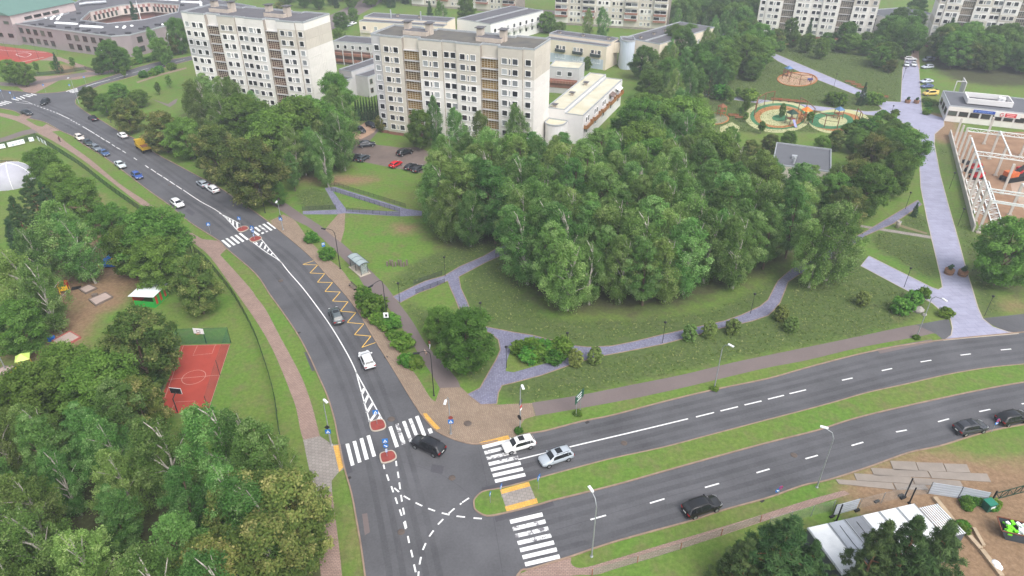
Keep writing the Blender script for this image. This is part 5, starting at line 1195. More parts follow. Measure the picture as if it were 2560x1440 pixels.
# pines at the lower right
for a in (('pine', 1985, 1295, 13, 1.4, 'left pine in front of the white site cabins'), ('pine', 2045, 1352, 10, 1.1, 'lower pine left of the cabin roofs'), ('pine', 2228, 1300, 13, .95, 'pine covering the middle of the cabin roofs'), ('pine', 2305, 1290, 14, 1.0, 'tallest pine in front of the cabin roofs'), ('pine', 2385, 1305, 13, 1.15, 'rightmost pine beside the timber beams'), ('pine', 1880, 1350, 9, 1.4, 'pine at the bottom edge left of the cabins'), ('pine', 2330, 1390, 9, 1.4, 'pine at the bottom edge below the cabins')):
    T(*a, 'pines by the site cabins')
# far trees behind houses
for a in (('spruce', 1072, 2, 12, 1.1, 'dark spruce behind the flue house'), ('birch', 1105, 0, 13, 1.2, 'birch behind the flue house'), ('maple', 1165, -5, 12, 1.0, 'dark tree before the farthest white block'), ('maple', 1370, 30, 9, 1.2, 'round green tree left of the balconied block'), ('maple', 1325, 40, 6, 1.1, 'low tree beside the white house end'),
          ('maple', 1400, 55, 6, 1.3, 'low light tree under the balconied block'), ('birch', 1475, 18, 13, 1.0, 'dark birch before the balconied block'), ('birch', 1515, 15, 14, 1.1, 'light birch before the balconied block'), ('maple', 850, 30, 8, 1.2, 'tree group left of the flue house'), ('maple', 880, 20, 7, 1.0, 'round tree at the far road'), ('maple', 845, 70, 6, 1.2, 'low trees beside the white block end wall'), ('linden', 700, 5, 8, 1.3, 'light tree behind the roof of the white block')):
    T(*a, 'far trees between the houses')
print('forest counts', n12, n13, n1, n2, n3, n4, n5, n6, n7, n8, n9, n10, n11)

# long meadow grass and fallen tufts in the park
rng = np.random.default_rng(3)
PMK = np.zeros(XX.shape, bool)
for pl in PATHS: PMK |= pip(XX, YY, pl)
PMK = blur(PMK.astype(float), 1) > .05
gi = np.argwhere((mm > .6) & ~PMK); pick = gi[rng.integers(0, len(gi), 60000)]
px = gx[pick[:, 1]]+rng.uniform(-.6, .6, len(pick)); py = gy[pick[:, 0]]+rng.uniform(-.7, .7, len(pick))
h = rng.uniform(.06, .2, len(px)); a_ = rng.uniform(0, 6.28, len(px)); wd = rng.uniform(.06, .2, len(px)); le = rng.normal(0, .22, (len(px), 2))
v0 = np.stack([px-np.cos(a_)*wd, py-np.sin(a_)*wd, np.zeros(len(px))], 1); v1 = np.stack([px+np.cos(a_)*wd, py+np.sin(a_)*wd, np.zeros(len(px))], 1)
v2 = np.stack([px+le[:, 0]+np.cos(a_)*wd*.5, py+le[:, 1]+np.sin(a_)*wd*.5, h], 1)
V = np.stack([v0, v1, v2], 1).reshape(-1, 3)
me = bpy.data.meshes.new('meadow_grass'); me.from_pydata(V.tolist(), [], np.arange(len(V)).reshape(-1, 3).tolist())
at = me.attributes.new('tone', 'FLOAT', 'POINT'); at.data.foreach_set('value', np.repeat(rng.uniform(0, 1, len(px)), 3).astype(np.float32))
me.materials.append(leafmat('meadow_blades', [(0, C(78, 96, 50)), (.5, C(98, 116, 60)), (.85, C(120, 132, 76)), (1, C(146, 150, 100))], .25, 0, 0))
stuff(link('meadow_grass', me), 'long unmown grass of the park meadow', 'grass')
# ------------------------------------------------------------------ vehicles
M_PAINT = mat('car_paint', C(40, 42, 46), .25, spec=.6)
M_GLASS = mat('car_glass', C(22, 26, 30), .08, spec=.7)
M_TYRE = mat('tyre_rubber', C(26, 26, 27), .9)
M_RIM = mat('alloy_rim', C(170, 172, 175), .35, metal=.7)
M_HEAD = mat('headlight', C(225, 228, 230), .15); M_TAIL = mat('taillight', C(150, 20, 22), .25)
M_PLAS = mat('black_plastic', C(34, 34, 36), .7); M_PLATE = mat('number_plate', C(225, 226, 222), .5); M_CHROME = mat('chrome', C(205, 207, 210), .2, metal=.8)
ST = {  # x, bottom, belt, top, half width at belt, half width at top
 'suv': [(-2.36,.5,.72,.82,.78,.72),(-2.31,.36,.95,1.05,.88,.80),(-2.2,.32,1.04,1.16,.93,.80),(-1.88,.3,1.05,1.60,.95,.67),(-1.0,.3,1.02,1.69,.96,.69),(.1,.3,1.0,1.70,.96,.69),(.5,.3,1.0,1.64,.96,.67),(1.22,.3,1.0,1.08,.95,.80),(1.95,.32,.92,1.0,.93,.80),(2.25,.4,.78,.86,.85,.74),(2.36,.48,.66,.72,.72,.64)],
 'hatch': [(-2.1,.45,.68,.78,.74,.68),(-2.05,.32,.9,1.0,.84,.74),(-1.92,.28,.96,1.12,.88,.74),(-1.55,.26,.96,1.42,.9,.62),(-.8,.26,.93,1.5,.91,.64),(.0,.26,.92,1.5,.91,.64),(.4,.26,.92,1.42,.91,.62),(1.15,.26,.9,.97,.9,.74),(1.75,.28,.8,.87,.88,.74),(2.02,.36,.68,.74,.8,.68),(2.12,.42,.58,.63,.68,.6)],
 'sedan': [(-2.35,.45,.7,.78,.76,.7),(-2.3,.32,.9,.98,.86,.76),(-2.1,.28,.94,1.02,.89,.78),(-1.75,.26,.95,1.06,.9,.74),(-1.1,.26,.94,1.40,.91,.62),(-.5,.26,.92,1.46,.91,.63),(.1,.26,.92,1.46,.91,.63),(.45,.26,.92,1.38,.91,.62),(1.25,.26,.9,.97,.9,.76),(1.95,.28,.8,.87,.88,.76),(2.25,.36,.68,.74,.8,.7),(2.35,.42,.58,.63,.7,.62)],
 'wagon': [(-2.36,.45,.7,.8,.76,.7),(-2.31,.32,.92,1.0,.86,.76),(-2.2,.28,.96,1.1,.89,.76),(-1.85,.26,.96,1.42,.9,.63),(-1.0,.26,.94,1.5,.91,.64),(.1,.26,.92,1.5,.91,.64),(.45,.26,.92,1.42,.91,.62),(1.22,.26,.9,.97,.9,.76),(1.95,.28,.8,.87,.88,.76),(2.25,.36,.68,.74,.8,.7),(2.36,.42,.58,.63,.7,.62)],
 'van': [(-2.5,.45,.8,.95,.82,.8),(-2.46,.32,1.1,1.75,.93,.78),(-2.36,.3,1.15,1.92,.95,.8),(-1.2,.3,1.15,1.98,.96,.82),(.4,.3,1.12,1.98,.96,.82),(.95,.3,1.1,1.88,.96,.8),(1.75,.3,1.08,1.2,.94,.82),(2.3,.34,.95,1.05,.9,.8),(2.48,.45,.75,.82,.78,.7)]}
def carproto(kind):
    S = ST[kind]; root = bpy.data.objects.new('car' if kind != 'van' else 'van', None); parts = []
    def lerp(x, k):
        for i in range(len(S)-1):
            if S[i][0] <= x <= S[i+1][0]:
                t = (x-S[i][0])/(S[i+1][0]-S[i][0]); return S[i][k]*(1-t)+S[i+1][k]*t
        return S[0][k] if x < S[0][0] else S[-1][k]
    def ring(x, zb, zl, zt, wb, wt):
        h = [(wb*.82, zb), (wb*.97, zb+.14), (wb, (zb+zl)/2), (wb*.985, zl-.04), (wb*.95, zl), (wt, zt-.07), (wt*.86, zt), (wt*.4, zt+.025)]
        return [(x, y, z) for y, z in h]+[(x, -y, z) for y, z in h[::-1]]
    m = MB(); rings = [ring(*s) for s in S]; n = len(rings[0]); vs = [p for r in rings for p in r]; fs = []
    for i in range(len(S)-1):
        for k in range(n): fs.append((i*n+k, i*n+(k+1) % n, (i+1)*n+(k+1) % n, (i+1)*n+k))
    m.add(vs, fs, 0, True); m.add(rings[0], [list(range(n))], 0); m.add(rings[-1], [list(range(n))[::-1]], 0)
    def part(name, mb, mats, parent=None):
        o = bpy.data.objects.new(name, mb.mesh(name, mats)); o.parent = parent or root; KIDS.setdefault((parent or root).name, []).append(o); KIDS.setdefault(o.name, []); return o
    KIDS[root.name] = []
    body = part('body', m, M_PAINT)
    xr0, xr1 = S[3 if kind != 'sedan' else 4][0], S[-5 if kind != 'van' else -4][0]     # roof extent
    xg0 = S[2][0] if kind != 'sedan' else S[3][0]; xg1 = S[-4 if kind != 'van' else -3][0]
    for s in (1, -1):                                                    # side glass
        g = MB(); xs = [xr0-.12+(xg1-.35-xr0)*k/8 for k in range(9)]
        for a0, a1 in zip(xs, xs[1:]):
            q = []
            for x, u in ((a0, .1), (a1, .1), (a1, .86), (a0, .86)):
                yb, zb = lerp(x, 4)*.955, lerp(x, 2); yt, zt = lerp(x, 5), lerp(x, 3)-.07
                if zt-zb < .12: zt = zb+.12; yt = yb-.02
                q.append((x, s*(yb+(yt-yb)*u+.014), zb+(zt-zb)*u))
            g.add(q if s < 0 else q[::-1], [(0,1,2,3)])
        for xp in ((xr0+xr1)/2+.05, xr0+.55):
            yb, zb = lerp(xp, 4)*.955, lerp(xp, 2); yt, zt = lerp(xp, 5), lerp(xp, 3)-.07
            g.bar((xp, s*(yb+.018), zb+.04), (xp-.05, s*(yt+.018), zt), .09, .02, 1)
        part('side_window', g, [M_GLASS, M_PLAS])
    def wind(x0, x1, name):
        g = MB(); q = []
        for x, f in ((x0, .1), (x1, .94)):
            xx = x0+(x1-x0)*f; zt = lerp(xx, 3); w_ = lerp(xx, 5)*.9
            q += [(xx, -w_, zt-.005), (xx, -w_*.4, zt+.035), (xx, w_*.4, zt+.035), (xx, w_, zt-.005)]
        off = .018 if x1 > x0 else -.018
        q = [(x+abs(off)*(1 if x0 > 0 else -1), y, z+.012) for x, y, z in q]
        g.add(q, [(0,1,5,4),(1,2,6,5),(2,3,7,6)], 0, True); part(name, g, M_GLASS)
    wind(xg1, xr1+.03, 'windscreen'); wind(xg0, xr0-.02, 'rear_window')
    wb = S[-1][0]*.62
    R_ = .35 if kind in ('suv', 'van') else .31
    wh = MB(); hub = MB()
    prof = [(R_*.62, -.11), (R_*.93, -.11), (R_, -.06), (R_, .06), (R_*.93, .11), (R_*.62, .11)]
    t = MB().lathe(prof, 18); wh.add([(x, z, y) for x, y, z in t.v], t.f, 0, True)
    t = MB().lathe([(R_*.64, -.07), (R_*.58, -.1), (R_*.2, -.085), (.01, -.09)], 10); hub.add([(x, z, y) for x, y, z in t.v], t.f, 0, False)
    t = MB().lathe([(R_*.64, .07), (R_*.58, .1), (R_*.2, .085), (.01, .09)], 10); hub.add([(x, z, y) for x, y, z in t.v], t.f, 0, False)
    wm, hm = wh.mesh('tyre', M_TYRE), hub.mesh('rim', M_RIM)
    for sx in (1, -1):
        for sy in (1, -1):
            w_ = bpy.data.objects.new('wheel', wm); w_.parent = root; w_.location = (sx*wb, sy*(S[5][4]-.06), R_); KIDS[root.name].append(w_); KIDS[w_.name] = []
            h_ = bpy.data.objects.new('rim', hm); h_.parent = w_; KIDS[w_.name].append(h_); KIDS[h_.name] = []
    for s in (1, -1):
        x = S[-2][0]-.06; z = S[-3][2]-.06
        part('headlight', MB().add([(x-.28, s*.86, z+.1), (x+.1, s*.72, z+.03), (x+.14, s*.48, z+.04), (x+.1, s*.48, z-.12), (x+.06, s*.74, z-.12), (x-.26, s*.885, z-.04)], [(0,1,5),(1,4,5),(1,2,3,4)]), M_HEAD)
        x = S[1][0]; zt = S[1][2]
        part('taillight', MB().box((x+.02, s*(S[1][4]-.2), zt-.1), (.14, .36, .22)).box((x+.1, s*(S[1][4]-.0), zt-.1), (.2, .05, .2)), M_TAIL)
        part('mirror', MB().box((xg1-.35, s*(S[6][4]+.08), S[6][2]+.12), (.14, .22, .15)), M_PAINT)
        part('roof_rail' if kind in ('suv', 'wagon') else 'door_handle', MB().bar((xr0+.25, s*(S[4][5]-.04), S[4][3]+.03), (xr1-.15, s*(S[4][5]-.04), S[4][3]+.03), .04, .04) if kind in ('suv', 'wagon') else MB().box((-.2, s*(S[5][4]+.005), .84), (.2, .03, .04)), M_PLAS if kind in ('suv', 'wagon') else M_CHROME)
    part('rear_plate', MB().box((S[0][0]-.012, 0, .72), (.02, .52, .13)), M_PLATE); part('front_plate', MB().box((S[-1][0]+.012, 0, .52), (.02, .52, .13)), M_PLATE)
    part('bumper', MB().box((S[0][0]+.03, 0, .46), (.14, 1.5, .16)).box((S[-1][0]-.03, 0, .42), (.14, 1.3, .14)), M_PLAS)
    part('grille', MB().box((S[-1][0]-.02, 0, .62), (.08, .8, .1)), M_PLAS)
    if kind == 'suv': part('sunroof', MB().box(((xr0+xr1)/2+.35, 0, S[5][3]+.022), (.85, .95, .012)), M_GLASS)
    return root
CP = {k: carproto(k) for k in ST}
PAINTS = {}
def paint(rgb, rough=.22, metal=0.0):
    k = (rgb, rough, metal)
    if k not in PAINTS: PAINTS[k] = mat('car_paint_%d_%d_%d' % rgb, C(*rgb), rough, spec=.6, metal=metal)
    return PAINTS[k]
def car(kind, cx, cy, dx, dy, rgb, label, group, L=1.0, z=.0):
    """car whose middle shows at photo pixel (cx, cy); (dx, dy) is its heading in the photo"""
    p = P(cx, cy, .75); q = P(cx+dx*.2, cy+dy*.2, .75); rz = math.atan2(q.y-p.y, q.x-p.x)
    return copy_tree(CP[kind], (p.x, p.y, z+.014), rz, label, 'car' if kind != 'van' else 'van', group, (L, L*.98, L), mats={'car_paint': paint(rgb)})
GR, GP, GL = 'cars driving on the roads', 'cars parked along the curved road', 'cars in the car park by the tower'
for a in (('hatch', 917, 898, -70, -150, (236, 238, 240), 'white hatchback driving away beside the yellow zigzag end', GR, 1.06),
          ('suv', 840, 788, -60, -135, (86, 94, 98), 'grey SUV on the yellow zigzag of the bus stop', GR, 1.04),
          ('suv', 1070, 1112, -270, -120, (30, 31, 36), 'black SUV turning across the worn crossing stripes', GR, 1.05),
          ('suv', 1297, 1109, -80, 22, (226, 226, 224), 'white SUV with dark sunroof on the avenue crossing', GR, .97),
          ('suv', 1390, 1141, -80, 27, (168, 176, 184), 'silver SUV waiting before the avenue crossing', GR, 1.0),
          ('suv', 1755, 1265, 85, -28, (28, 28, 30), 'black SUV with chrome trim driving along the near verge', GR, 1.06),
          ('suv', 2427, 1067, 75, -14, (58, 60, 66), 'dark SUV with pale roof beside the no-stopping sign', GR, 1.0),
          ('suv', 2532, 1043, 70, -15, (24, 24, 27), 'black SUV at the right edge of the frame', GR, 1.0),
          ('hatch', 443, 507, 95, 70, (236, 238, 240), 'white hatchback coming down the curved road above the upper crossing', GR, 1.04),
          ('hatch', 342, 437, 60, 48, (48, 80, 150), 'bright blue hatchback parked alone by the left kerb', GP, 1.0),
          ('sedan', 300, 410, 60, 48, (196, 206, 208), 'pale silver pickup-like car parked by the left kerb above the blue one', GP, 1.0),
          ('sedan', 260, 380, 60, 46, (62, 88, 128), 'steel blue saloon parked lowest in the row of four', GP, .98),
          ('wagon', 240, 368, 60, 46, (108, 116, 124), 'grey estate parked second lowest in the row of four', GP, .98),
          ('sedan', 219, 354, 60, 46, (52, 64, 70), 'dark teal saloon parked second in the row of four', GP, .98),
          ('hatch', 198, 342, 58, 44, (216, 206, 196), 'cream hatchback parked first in the row of four', GP, 1.0),
          ('hatch', 506, 458, -60, -42, (160, 168, 176), 'silver hatchback parked behind the white estate', GP, 1.02),
          ('wagon', 531, 471, -60, -42, (238, 240, 240), 'white estate with dark rear window parked by the right kerb', GP, 1.03),
          ('hatch', 306, 337, -60, -38, (234, 234, 234), 'white car with black roof parked above the dump truck', GP, 1.0),
          ('sedan', 232, 294, -50, -30, (26, 30, 42), 'dark navy saloon on the right side of the curved road', GR, .98),
          ('suv', 112, 254, -45, 33, (28, 34, 38), 'black car with lit headlights turning at the upper junction', GR, .96),
          ('sedan', 66, 280, 55, 18, (46, 52, 58), 'dark saloon at the left by the upper crossing', GR, 1.02),
          ('van', 898, 324, 60, 20, (42, 46, 52), 'dark minivan on the sandy parking, nearer one', GL, .92),
          ('hatch', 928, 311, 60, 22, (36, 42, 50), 'dark hatchback on the sandy parking, beside the thuja hedge', GL, 1.0),
          ('suv', 917, 360, 70, -8, (44, 50, 58), 'dark SUV parked along the flower bed of the car park', GL, 1.0),
          ('wagon', 887, 391, 50, -28, (30, 32, 36), 'black estate at the left end of the car park', GL, .98),
          ('hatch', 908, 394, 50, -28, (58, 66, 72), 'dark grey hatchback second from the left end of the car park', GL, 1.02),
          ('suv', 1012, 380, 60, -18, (22, 23, 26), 'black car under the maple at the back of the car park', GL, 1.0),
          ('hatch', 989, 409, 45, -25, (196, 24, 34), 'bright red hatchback in the car park', GL, .98),
          ('hatch', 1027, 415, 50, -26, (40, 42, 46), 'black hatchback right of the red one', GL, .98),
          ('wagon', 1047, 420, 50, -26, (52, 54, 58), 'dark estate at the right end of the car park', GL, .98),
          ('hatch', 1346, 28, 40, -30, (240, 240, 240), 'white car on the far yard at the top', 'far cars', 1.0),
          ('sedan', 882, 58, 50, -15, (240, 240, 240), 'white car beside the flue house', 'far cars', 1.0), ('sedan', 872, 62, 50, -15, (190, 196, 204), 'silver car beside the white one at the flue house', 'far cars', 1.0),
          ('suv', 802, 10, 60, 5, (40, 44, 50), 'dark car on the far road at the top edge', 'far cars', 1.0), ('sedan', 1817, 86, 60, -10, (150, 158, 166), 'silver car hidden among the hazy park trees', 'far cars', 1.0),
          ('van', 2321, 149, -70, 6, (120, 128, 140), 'grey van farthest beside the alley top', 'cars beside the alley', .95), ('wagon', 2319, 166, -70, 6, (188, 194, 206), 'silver estate second from the top beside the alley', 'cars beside the alley', 1.0),
          ('sedan', 2317, 202, -70, 6, (190, 196, 212), 'pale silver saloon in the shade beside the alley', 'cars beside the alley', 1.0), ('sedan', 2318, 214, -70, 6, (84, 98, 142), 'blue saloon beside the alley above the yellow van', 'cars beside the alley', .95), ('van', 2326, 233, -70, 3, (214, 184, 96), 'yellow van beside the alley', 'cars beside the alley', 1.0),
          ('sedan', 2285, 159, 5, 40, (206, 210, 214), 'white car at the top end of the alley, right one', 'cars beside the alley', .98), ('sedan', 2267, 160, 5, 40, (200, 206, 210), 'pale car at the top end of the alley, left one', 'cars beside the alley', .98), ('wagon', 2277, 146, 50, 3, (228, 228, 228), 'white car crossing the top end of the alley', 'cars beside the alley', 1.0)):
    car(*a[:7], a[7], a[8])
# yellow dump truck ------------------------------------------------
p = P(357, 365, 1.2); q = P(345, 356, 1.2); rz = math.atan2(q.y-p.y, q.x-p.x)
dt = thing('dump_truck', 'yellow dump truck with rusty empty tipper parked by the right kerb', 'truck', (p.x, p.y, .014), rz)
M_TY = mat('truck_yellow', C(190, 158, 44), .45, .12, 1.0); M_RUST = mat('tipper_rust', C(128, 86, 62), .85, .25, 1.2, detail=7)
c_ = MB().box((2.45, 0, 1.75), (1.5, 2.3, 1.5)).box((2.25, 0, 2.58), (1.1, 2.1, .16)).box((2.5, 0, .85), (1.6, 2.2, .35)).build('cab', M_TY, dt)
MB().add([(3.215, -1.0, 1.85), (3.215, 1.0, 1.85), (3.2, .95, 2.42), (3.2, -.95, 2.42)], [(0,1,2,3)]).build('windscreen', M_GLASS, dt)
for s in (1, -1): MB().box((2.6, s*1.155, 2.1), (.9, .02, .6)).build('side_window', M_GLASS, dt); MB().box((3.23, s*.85, 1.15), (.06, .3, .22)).build('headlight', M_HEAD, dt)
MB().box((-.4, 0, .8), (5.6, .9, .3)).build('chassis', M_PLAS, dt)
t = MB(); t.box((-1.0, 0, 1.1), (4.6, 2.4, .12)); 
for s in (1, -1): t.box((-1.0, s*1.18, 1.55), (4.6, .1, .85)); [t.box((-2.8+k*.9, s*1.25, 1.55), (.1, .08, .85)) for k in range(5)]
t.box((1.28, 0, 1.75), (.1, 2.4, 1.2)); t.box((-3.28, 0, 1.5), (.1, 2.4, .75)); t.build('tipper', M_TY, dt)
MB().box((-1.0, 0, 1.175), (4.4, 2.2, .02)).build('tipper_floor', M_RUST, dt)
for x in (2.4, -1.4, -2.6):
    for s in (1, -1):
        t = MB().lathe([(.2, -.16), (.46, -.15), (.5, -.08), (.5, .08), (.46, .15), (.2, .16)], 14); w_ = MB().add([(vx, vz, vy) for vx, vy, vz in t.v], t.f, 0, True); w_ = w_.build('wheel', M_TYRE, dt, (x, s*1.0, .5))
        t = MB().lathe([(.24, -.1), (.1, -.12), (.01, -.12)], 8); h_ = MB().add([(vx, vz*(-s if s > 0 else 1), vy) for vx, vy, vz in t.v], t.f); h_.build('rim', M_TY, w_)
# ------------------------------------------------------------------ street furniture
M_GALV = mat('galvanised_steel', C(168, 172, 176), .45, .1, 2, metal=.5)
M_BLK = mat('black_steel', C(38, 40, 42), .5); M_LAMPW = mat('lamp_head_white', C(226, 228, 230), .4)
M_SBLUE = mat('traffic_sign_blue', C(20, 110, 190), .35); M_SWHITE = mat('traffic_sign_white', C(238, 240, 242), .4); M_SRED = mat('traffic_sign_red', C(190, 36, 44), .4)
M_SGREEN = mat('direction_sign_green', C(30, 78, 66), .4); M_SBACK = mat('sign_back_grey', C(96, 98, 102), .5, metal=.4)
def lamp(bx, by, hx, hy, h, label, style='silver', group='street lamps'):
    b = P(bx, by); hd = P(hx, hy, h); o = thing('street_lamp', label, 'street lamp', (b.x, b.y, 0), 0, group)
    v = Vector((hd.x-b.x, hd.y-b.y, 0)); L = min(v.length, 3.2); v = v.normalized()*L if v.length else v
    m = M_GALV if style == 'silver' else M_BLK; r = .085 if style == 'silver' else .075
    MB().tube([(0,0,0), (0,0,h*.2), (0,0,h*.86)], [r*1.3, r, r*.75], 8).build('pole', m, o)
    arm = MB()
    if style == 'silver': arm.tube([(0,0,h*.86), (v.x*.25, v.y*.25, h*.95), (v.x, v.y, h)], [r*.75, r*.6, r*.5], 6)
    else: arm.tube([(0,0,h*.86), (v.x*.05, v.y*.05, h*.95), (v.x*.2, v.y*.2, h*.995), (v.x*.5, v.y*.5, h), (v.x, v.y, h*.975)], r*.7, 6)
    arm.build('arm', m, o); a = math.atan2(v.y, v.x)
    MB().box((0, 0, 0), (.85, .32, .14)).box((-.35, 0, .0), (.3, .2, .17)).build('lamp_head', M_LAMPW if style == 'silver' else M_BLK, o, (v.x, v.y, h if style == 'silver' else h*.975-.02), a)
    MB().lathe([(r*2.4, 0), (r*2.4, .08), (r*1.4, .14)], 10).build('base_plate', m, o); return o
LS = {}
for a in ((1479,1391,1477,1222,10,'silver street lamp on the near verge beside the lower zebra crossing'), (2042,1218,2060,1068,10,'silver street lamp on the near verge left of the concrete slabs'), (1785,972,1828,864,9,'silver street lamp on the verge in the middle of the avenue'),
          (2291,843,2362,750,9,'silver street lamp beside the lavender alley apron'), (1300,1075,1307,968,9,'silver street lamp hung with sign backs at the corner plaza'), (829,1112,814,1003,8.5,'silver street lamp on the left verge with a diamond sign back'), (1127,1084,1113,1006,7.5,'slim silver lamp with crossing sign on the corner plaza'),
          (708,574,691,505,7,'slim silver lamp with crossing sign right of the upper crossing'), (275,183,250,143,9,'silver lamp beside the school road'), (197,258,170,195,9,'dark-topped lamp at the upper junction plaza'), (432,148,421,82,9,'silver lamp by the school hedge'), (15,1020-95,1,882,7,'lamp at the left edge of the kindergarten')):
    lamp(*a)
for a in ((1085,989,1040,880,8.5,'black curved lamp next to the corner plaza lawn tip'), (968,800,926,713,8.5,'black curved lamp behind the large round shrub'), (851,672,808,569,8.5,'black curved lamp behind the bus shelter'), (663,532,640,440,8.5,'black lamp under the largest road linden'), (278,307,266,285,4.5,'short lantern on the right verge of the upper road'), (493,412,480,350,8,'black lamp among the lindens')):
    lamp(*a, style='black')
def parklamp(bx, by, label):
    p = P(bx, by); o = thing('park_lamp', label, 'park lamp', (p.x, p.y, 0), 0, 'park lamps')
    MB().tube([(0,0,0), (0,0,4.0)], [.05, .04], 6).build('pole', M_BLK, o); MB().lathe([(.02, 4.0), (.2, 4.05), (.26, 4.22), (.26, 4.28), (.02, 4.36)], 10).build('lamp_head', M_BLK, o)
for x, y, t in ((1113,690,'left of the cobbled path fork near the steps'), (1240,645,'where the cobbled path enters the grove'), (1000,757,'at the start of the stepped cobbled path'), (1202,807,'inside the bend of the cobbled path'), (1416,884,'between the shrub bed and the left clipped bush'), (1656,857,'in the middle of the long cobbled path'), (1876,784,'on the rising end of the long cobbled path'), (1266,920,'beside the cobbled path to the corner plaza'), (1997,688,'at the right bend of the cobbled path'), (2263,523,'beside the small path to the alley'),
                (2373,472,'highest one on the right edge of the alley'), (2394,565,'second one on the right edge of the alley'), (2430,678,'beside the two planters'), (2260,718,'on the diagonal alley branch'), (2461,790,'at the mouth of the alley'), (2224,298,'on the plaza beside the heather bed'), (2085,215,'beside the upper diagonal path'), (2256,200,'on the left edge of the upper alley'), (2140,262,'on the lawn tongue between the park paths')):
    parklamp(x, y, 'black park lamp ' + t)

def plate_sq(o, z, dx=0, rz=0.0, s=.6, tri=True):
    k = MB().box((0, 0, 0), (s, .03, s)).build('sign_plate', M_SBLUE, o, (dx, -.06, z), rz)
    if tri: MB().add([(-s*.36, -.02, -s*.34), (s*.36, -.02, -s*.34), (0, -.02, s*.36)], [(0,1,2)]).build('white_triangle', M_SWHITE, k); MB().box((0, -.024, -s*.1), (s*.1, .006, s*.32)).box((s*.02, -.024, -s*.24), (s*.22, .006, s*.07)).build('walking_figure', M_PLAS, k)
    return k
def plate_round(o, z, m, rz=0.0, r=.32, arrow=True, dx=0):
    t = MB().lathe([(.005, -.015), (r, -.015), (r, .015), (.005, .015)], 18); k = MB().add([(x, y_, z_) for x, z_, y_ in t.v], t.f); k = k.build('sign_plate', m, o, (dx, -.06, z), rz)
    if arrow: MB().bar((-r*.55, -.025, r*.35), (r*.4, -.025, -r*.3), .01, .11).bar((r*.45, -.025, -r*.42), (r*.45, -.025, r*.05), .01, .1).bar((r*.45, -.025, -r*.38), (-.02, -.025, -r*.38), .01, .1).build('white_arrow', M_SWHITE, k)
    return k
def nostop(z, dx=0.0):
    def f(o):
        k = plate_round(o, z, M_SBLUE, 0, .3, False, dx)
        MB().tube([(.27*math.cos(t*.449), -.03, .27*math.sin(t*.449)) for t in range(15)], .035, 5).bar((-.19, -.03, -.19), (.19, -.03, .19), .02, .06).bar((-.19, -.03, .19), (.19, -.03, -.19), .02, .06).build('red_ring_and_cross', M_SRED, k)
    return f
def signpost(bx, by, h, label, plates, rz=0.0, z=.0):
    p = P(bx, by); o = thing('traffic_sign', label, 'traffic sign', (p.x, p.y, z), rz, 'traffic signs'); MB().tube([(0,0,0), (0,0,h)], .035, 6).build('post', M_GALV, o)
    for f in plates: f(o)
    return o
sq = lambda z, **k: (lambda o: plate_sq(o, z, **k)); rd = lambda z, m=M_SBLUE, **k: (lambda o: plate_round(o, z, m, **k))
def stripes(o):
    k = MB().box((0, 0, 0), (.3, .03, .6)).build('striped_board', M_SBLUE, o, (0, -.06, 1.1)); s = MB()
    for j in range(3): s.bar((-.15, -.025, -.22+j*.2), (.15, -.025, -.1+j*.2), .01, .09)
    s.build('white_stripes', M_SWHITE, k)
signpost(943, 1062, 2.6, 'blue pedestrian crossing sign on the island above the lower crossing', [sq(2.35, s=.75)], .2, .14)
signpost(968, 1142, 2.4, 'keep-right arrow and crossing sign on the island below the lower crossing', [sq(2.9, s=.75), rd(2.0, r=.36), stripes], .2, .14)
signpost(604, 572, 2.7, 'blue crossing sign on the far island of the upper crossing', [sq(2.45, s=.75)], -.2, .14)
signpost(637, 600, 2.6, 'keep-right arrow below a crossing sign on the near island of the upper crossing', [sq(2.9, s=.75), rd(2.0, r=.36), stripes], -.2, .14)
signpost(527, 585, 2.8, 'blue crossing sign on the left verge above the upper crossing', [sq(2.4, s=.75)], .3)
signpost(707, 575, 3.2, 'blue crossing sign right of the upper crossing', [sq(2.7, s=.75), rd(3.3, m=M_SBACK, arrow=False)], -.1)
signpost(827, 1114, 3.6, 'crossing sign with diamond sign back on the left verge lamp', [sq(2.7, s=.75), lambda o: MB().box((0, -.05, 3.5), (.55, .03, .55), 0, 0, Matrix.Rotation(R(45), 3, 'Y')).build('priority_diamond_back', M_BLK, o)], .1)
signpost(1129, 1086, 3.4, 'crossing sign below a round sign ring on the corner plaza', [sq(2.5, s=.75), rd(3.2, m=M_REDB, arrow=False)], .1)
signpost(1253, 1244, 2.2, 'blue crossing sign seen edge-on at the left of the refuge', [sq(2.0, rz=1.2)], 0, .11)
signpost(1346, 1224, 2.4, 'blue crossing sign seen edge-on at the right of the refuge', [sq(2.2, rz=1.1, s=.75)], 0, .11)
signpost(1226, 1258, 1.9, 'small blue arrow sign on the rounded end of the median', [rd(1.7, rz=1.3)], 0, .11)
signpost(2479, 1080, 2.4, 'no-stopping roundel above blue arrow beside the dark SUV', [nostop(2.3), rd(1.75)], .3)
signpost(1945, 1238, 1.5, 'no-stopping roundel and blue arrow leaning over the avenue kerb', [nostop(1.5), rd(1.05, dx=-.35)], .3)
def stopsign(o):
    k = MB().box((0, 0, 0), (.62, .04, .9)).build('sign_plate', M_SBLUE, o, (0, -.06, 2.75)); MB().box((0, -.025, .12), (.46, .01, .42)).build('white_field', M_SWHITE, k); MB().box((0, -.032, .12), (.34, .01, .16)).build('bus_symbol', M_PLAS, k)
signpost(813, 641, 3.2, 'bus stop sign with white bus field beside the shelter', [stopsign], .5)
p = P(1445, 1035); o = thing('direction_sign', 'dark green direction board on a post on the avenue verge', 'road sign', (p.x, p.y, 0), R(55), 'traffic signs')
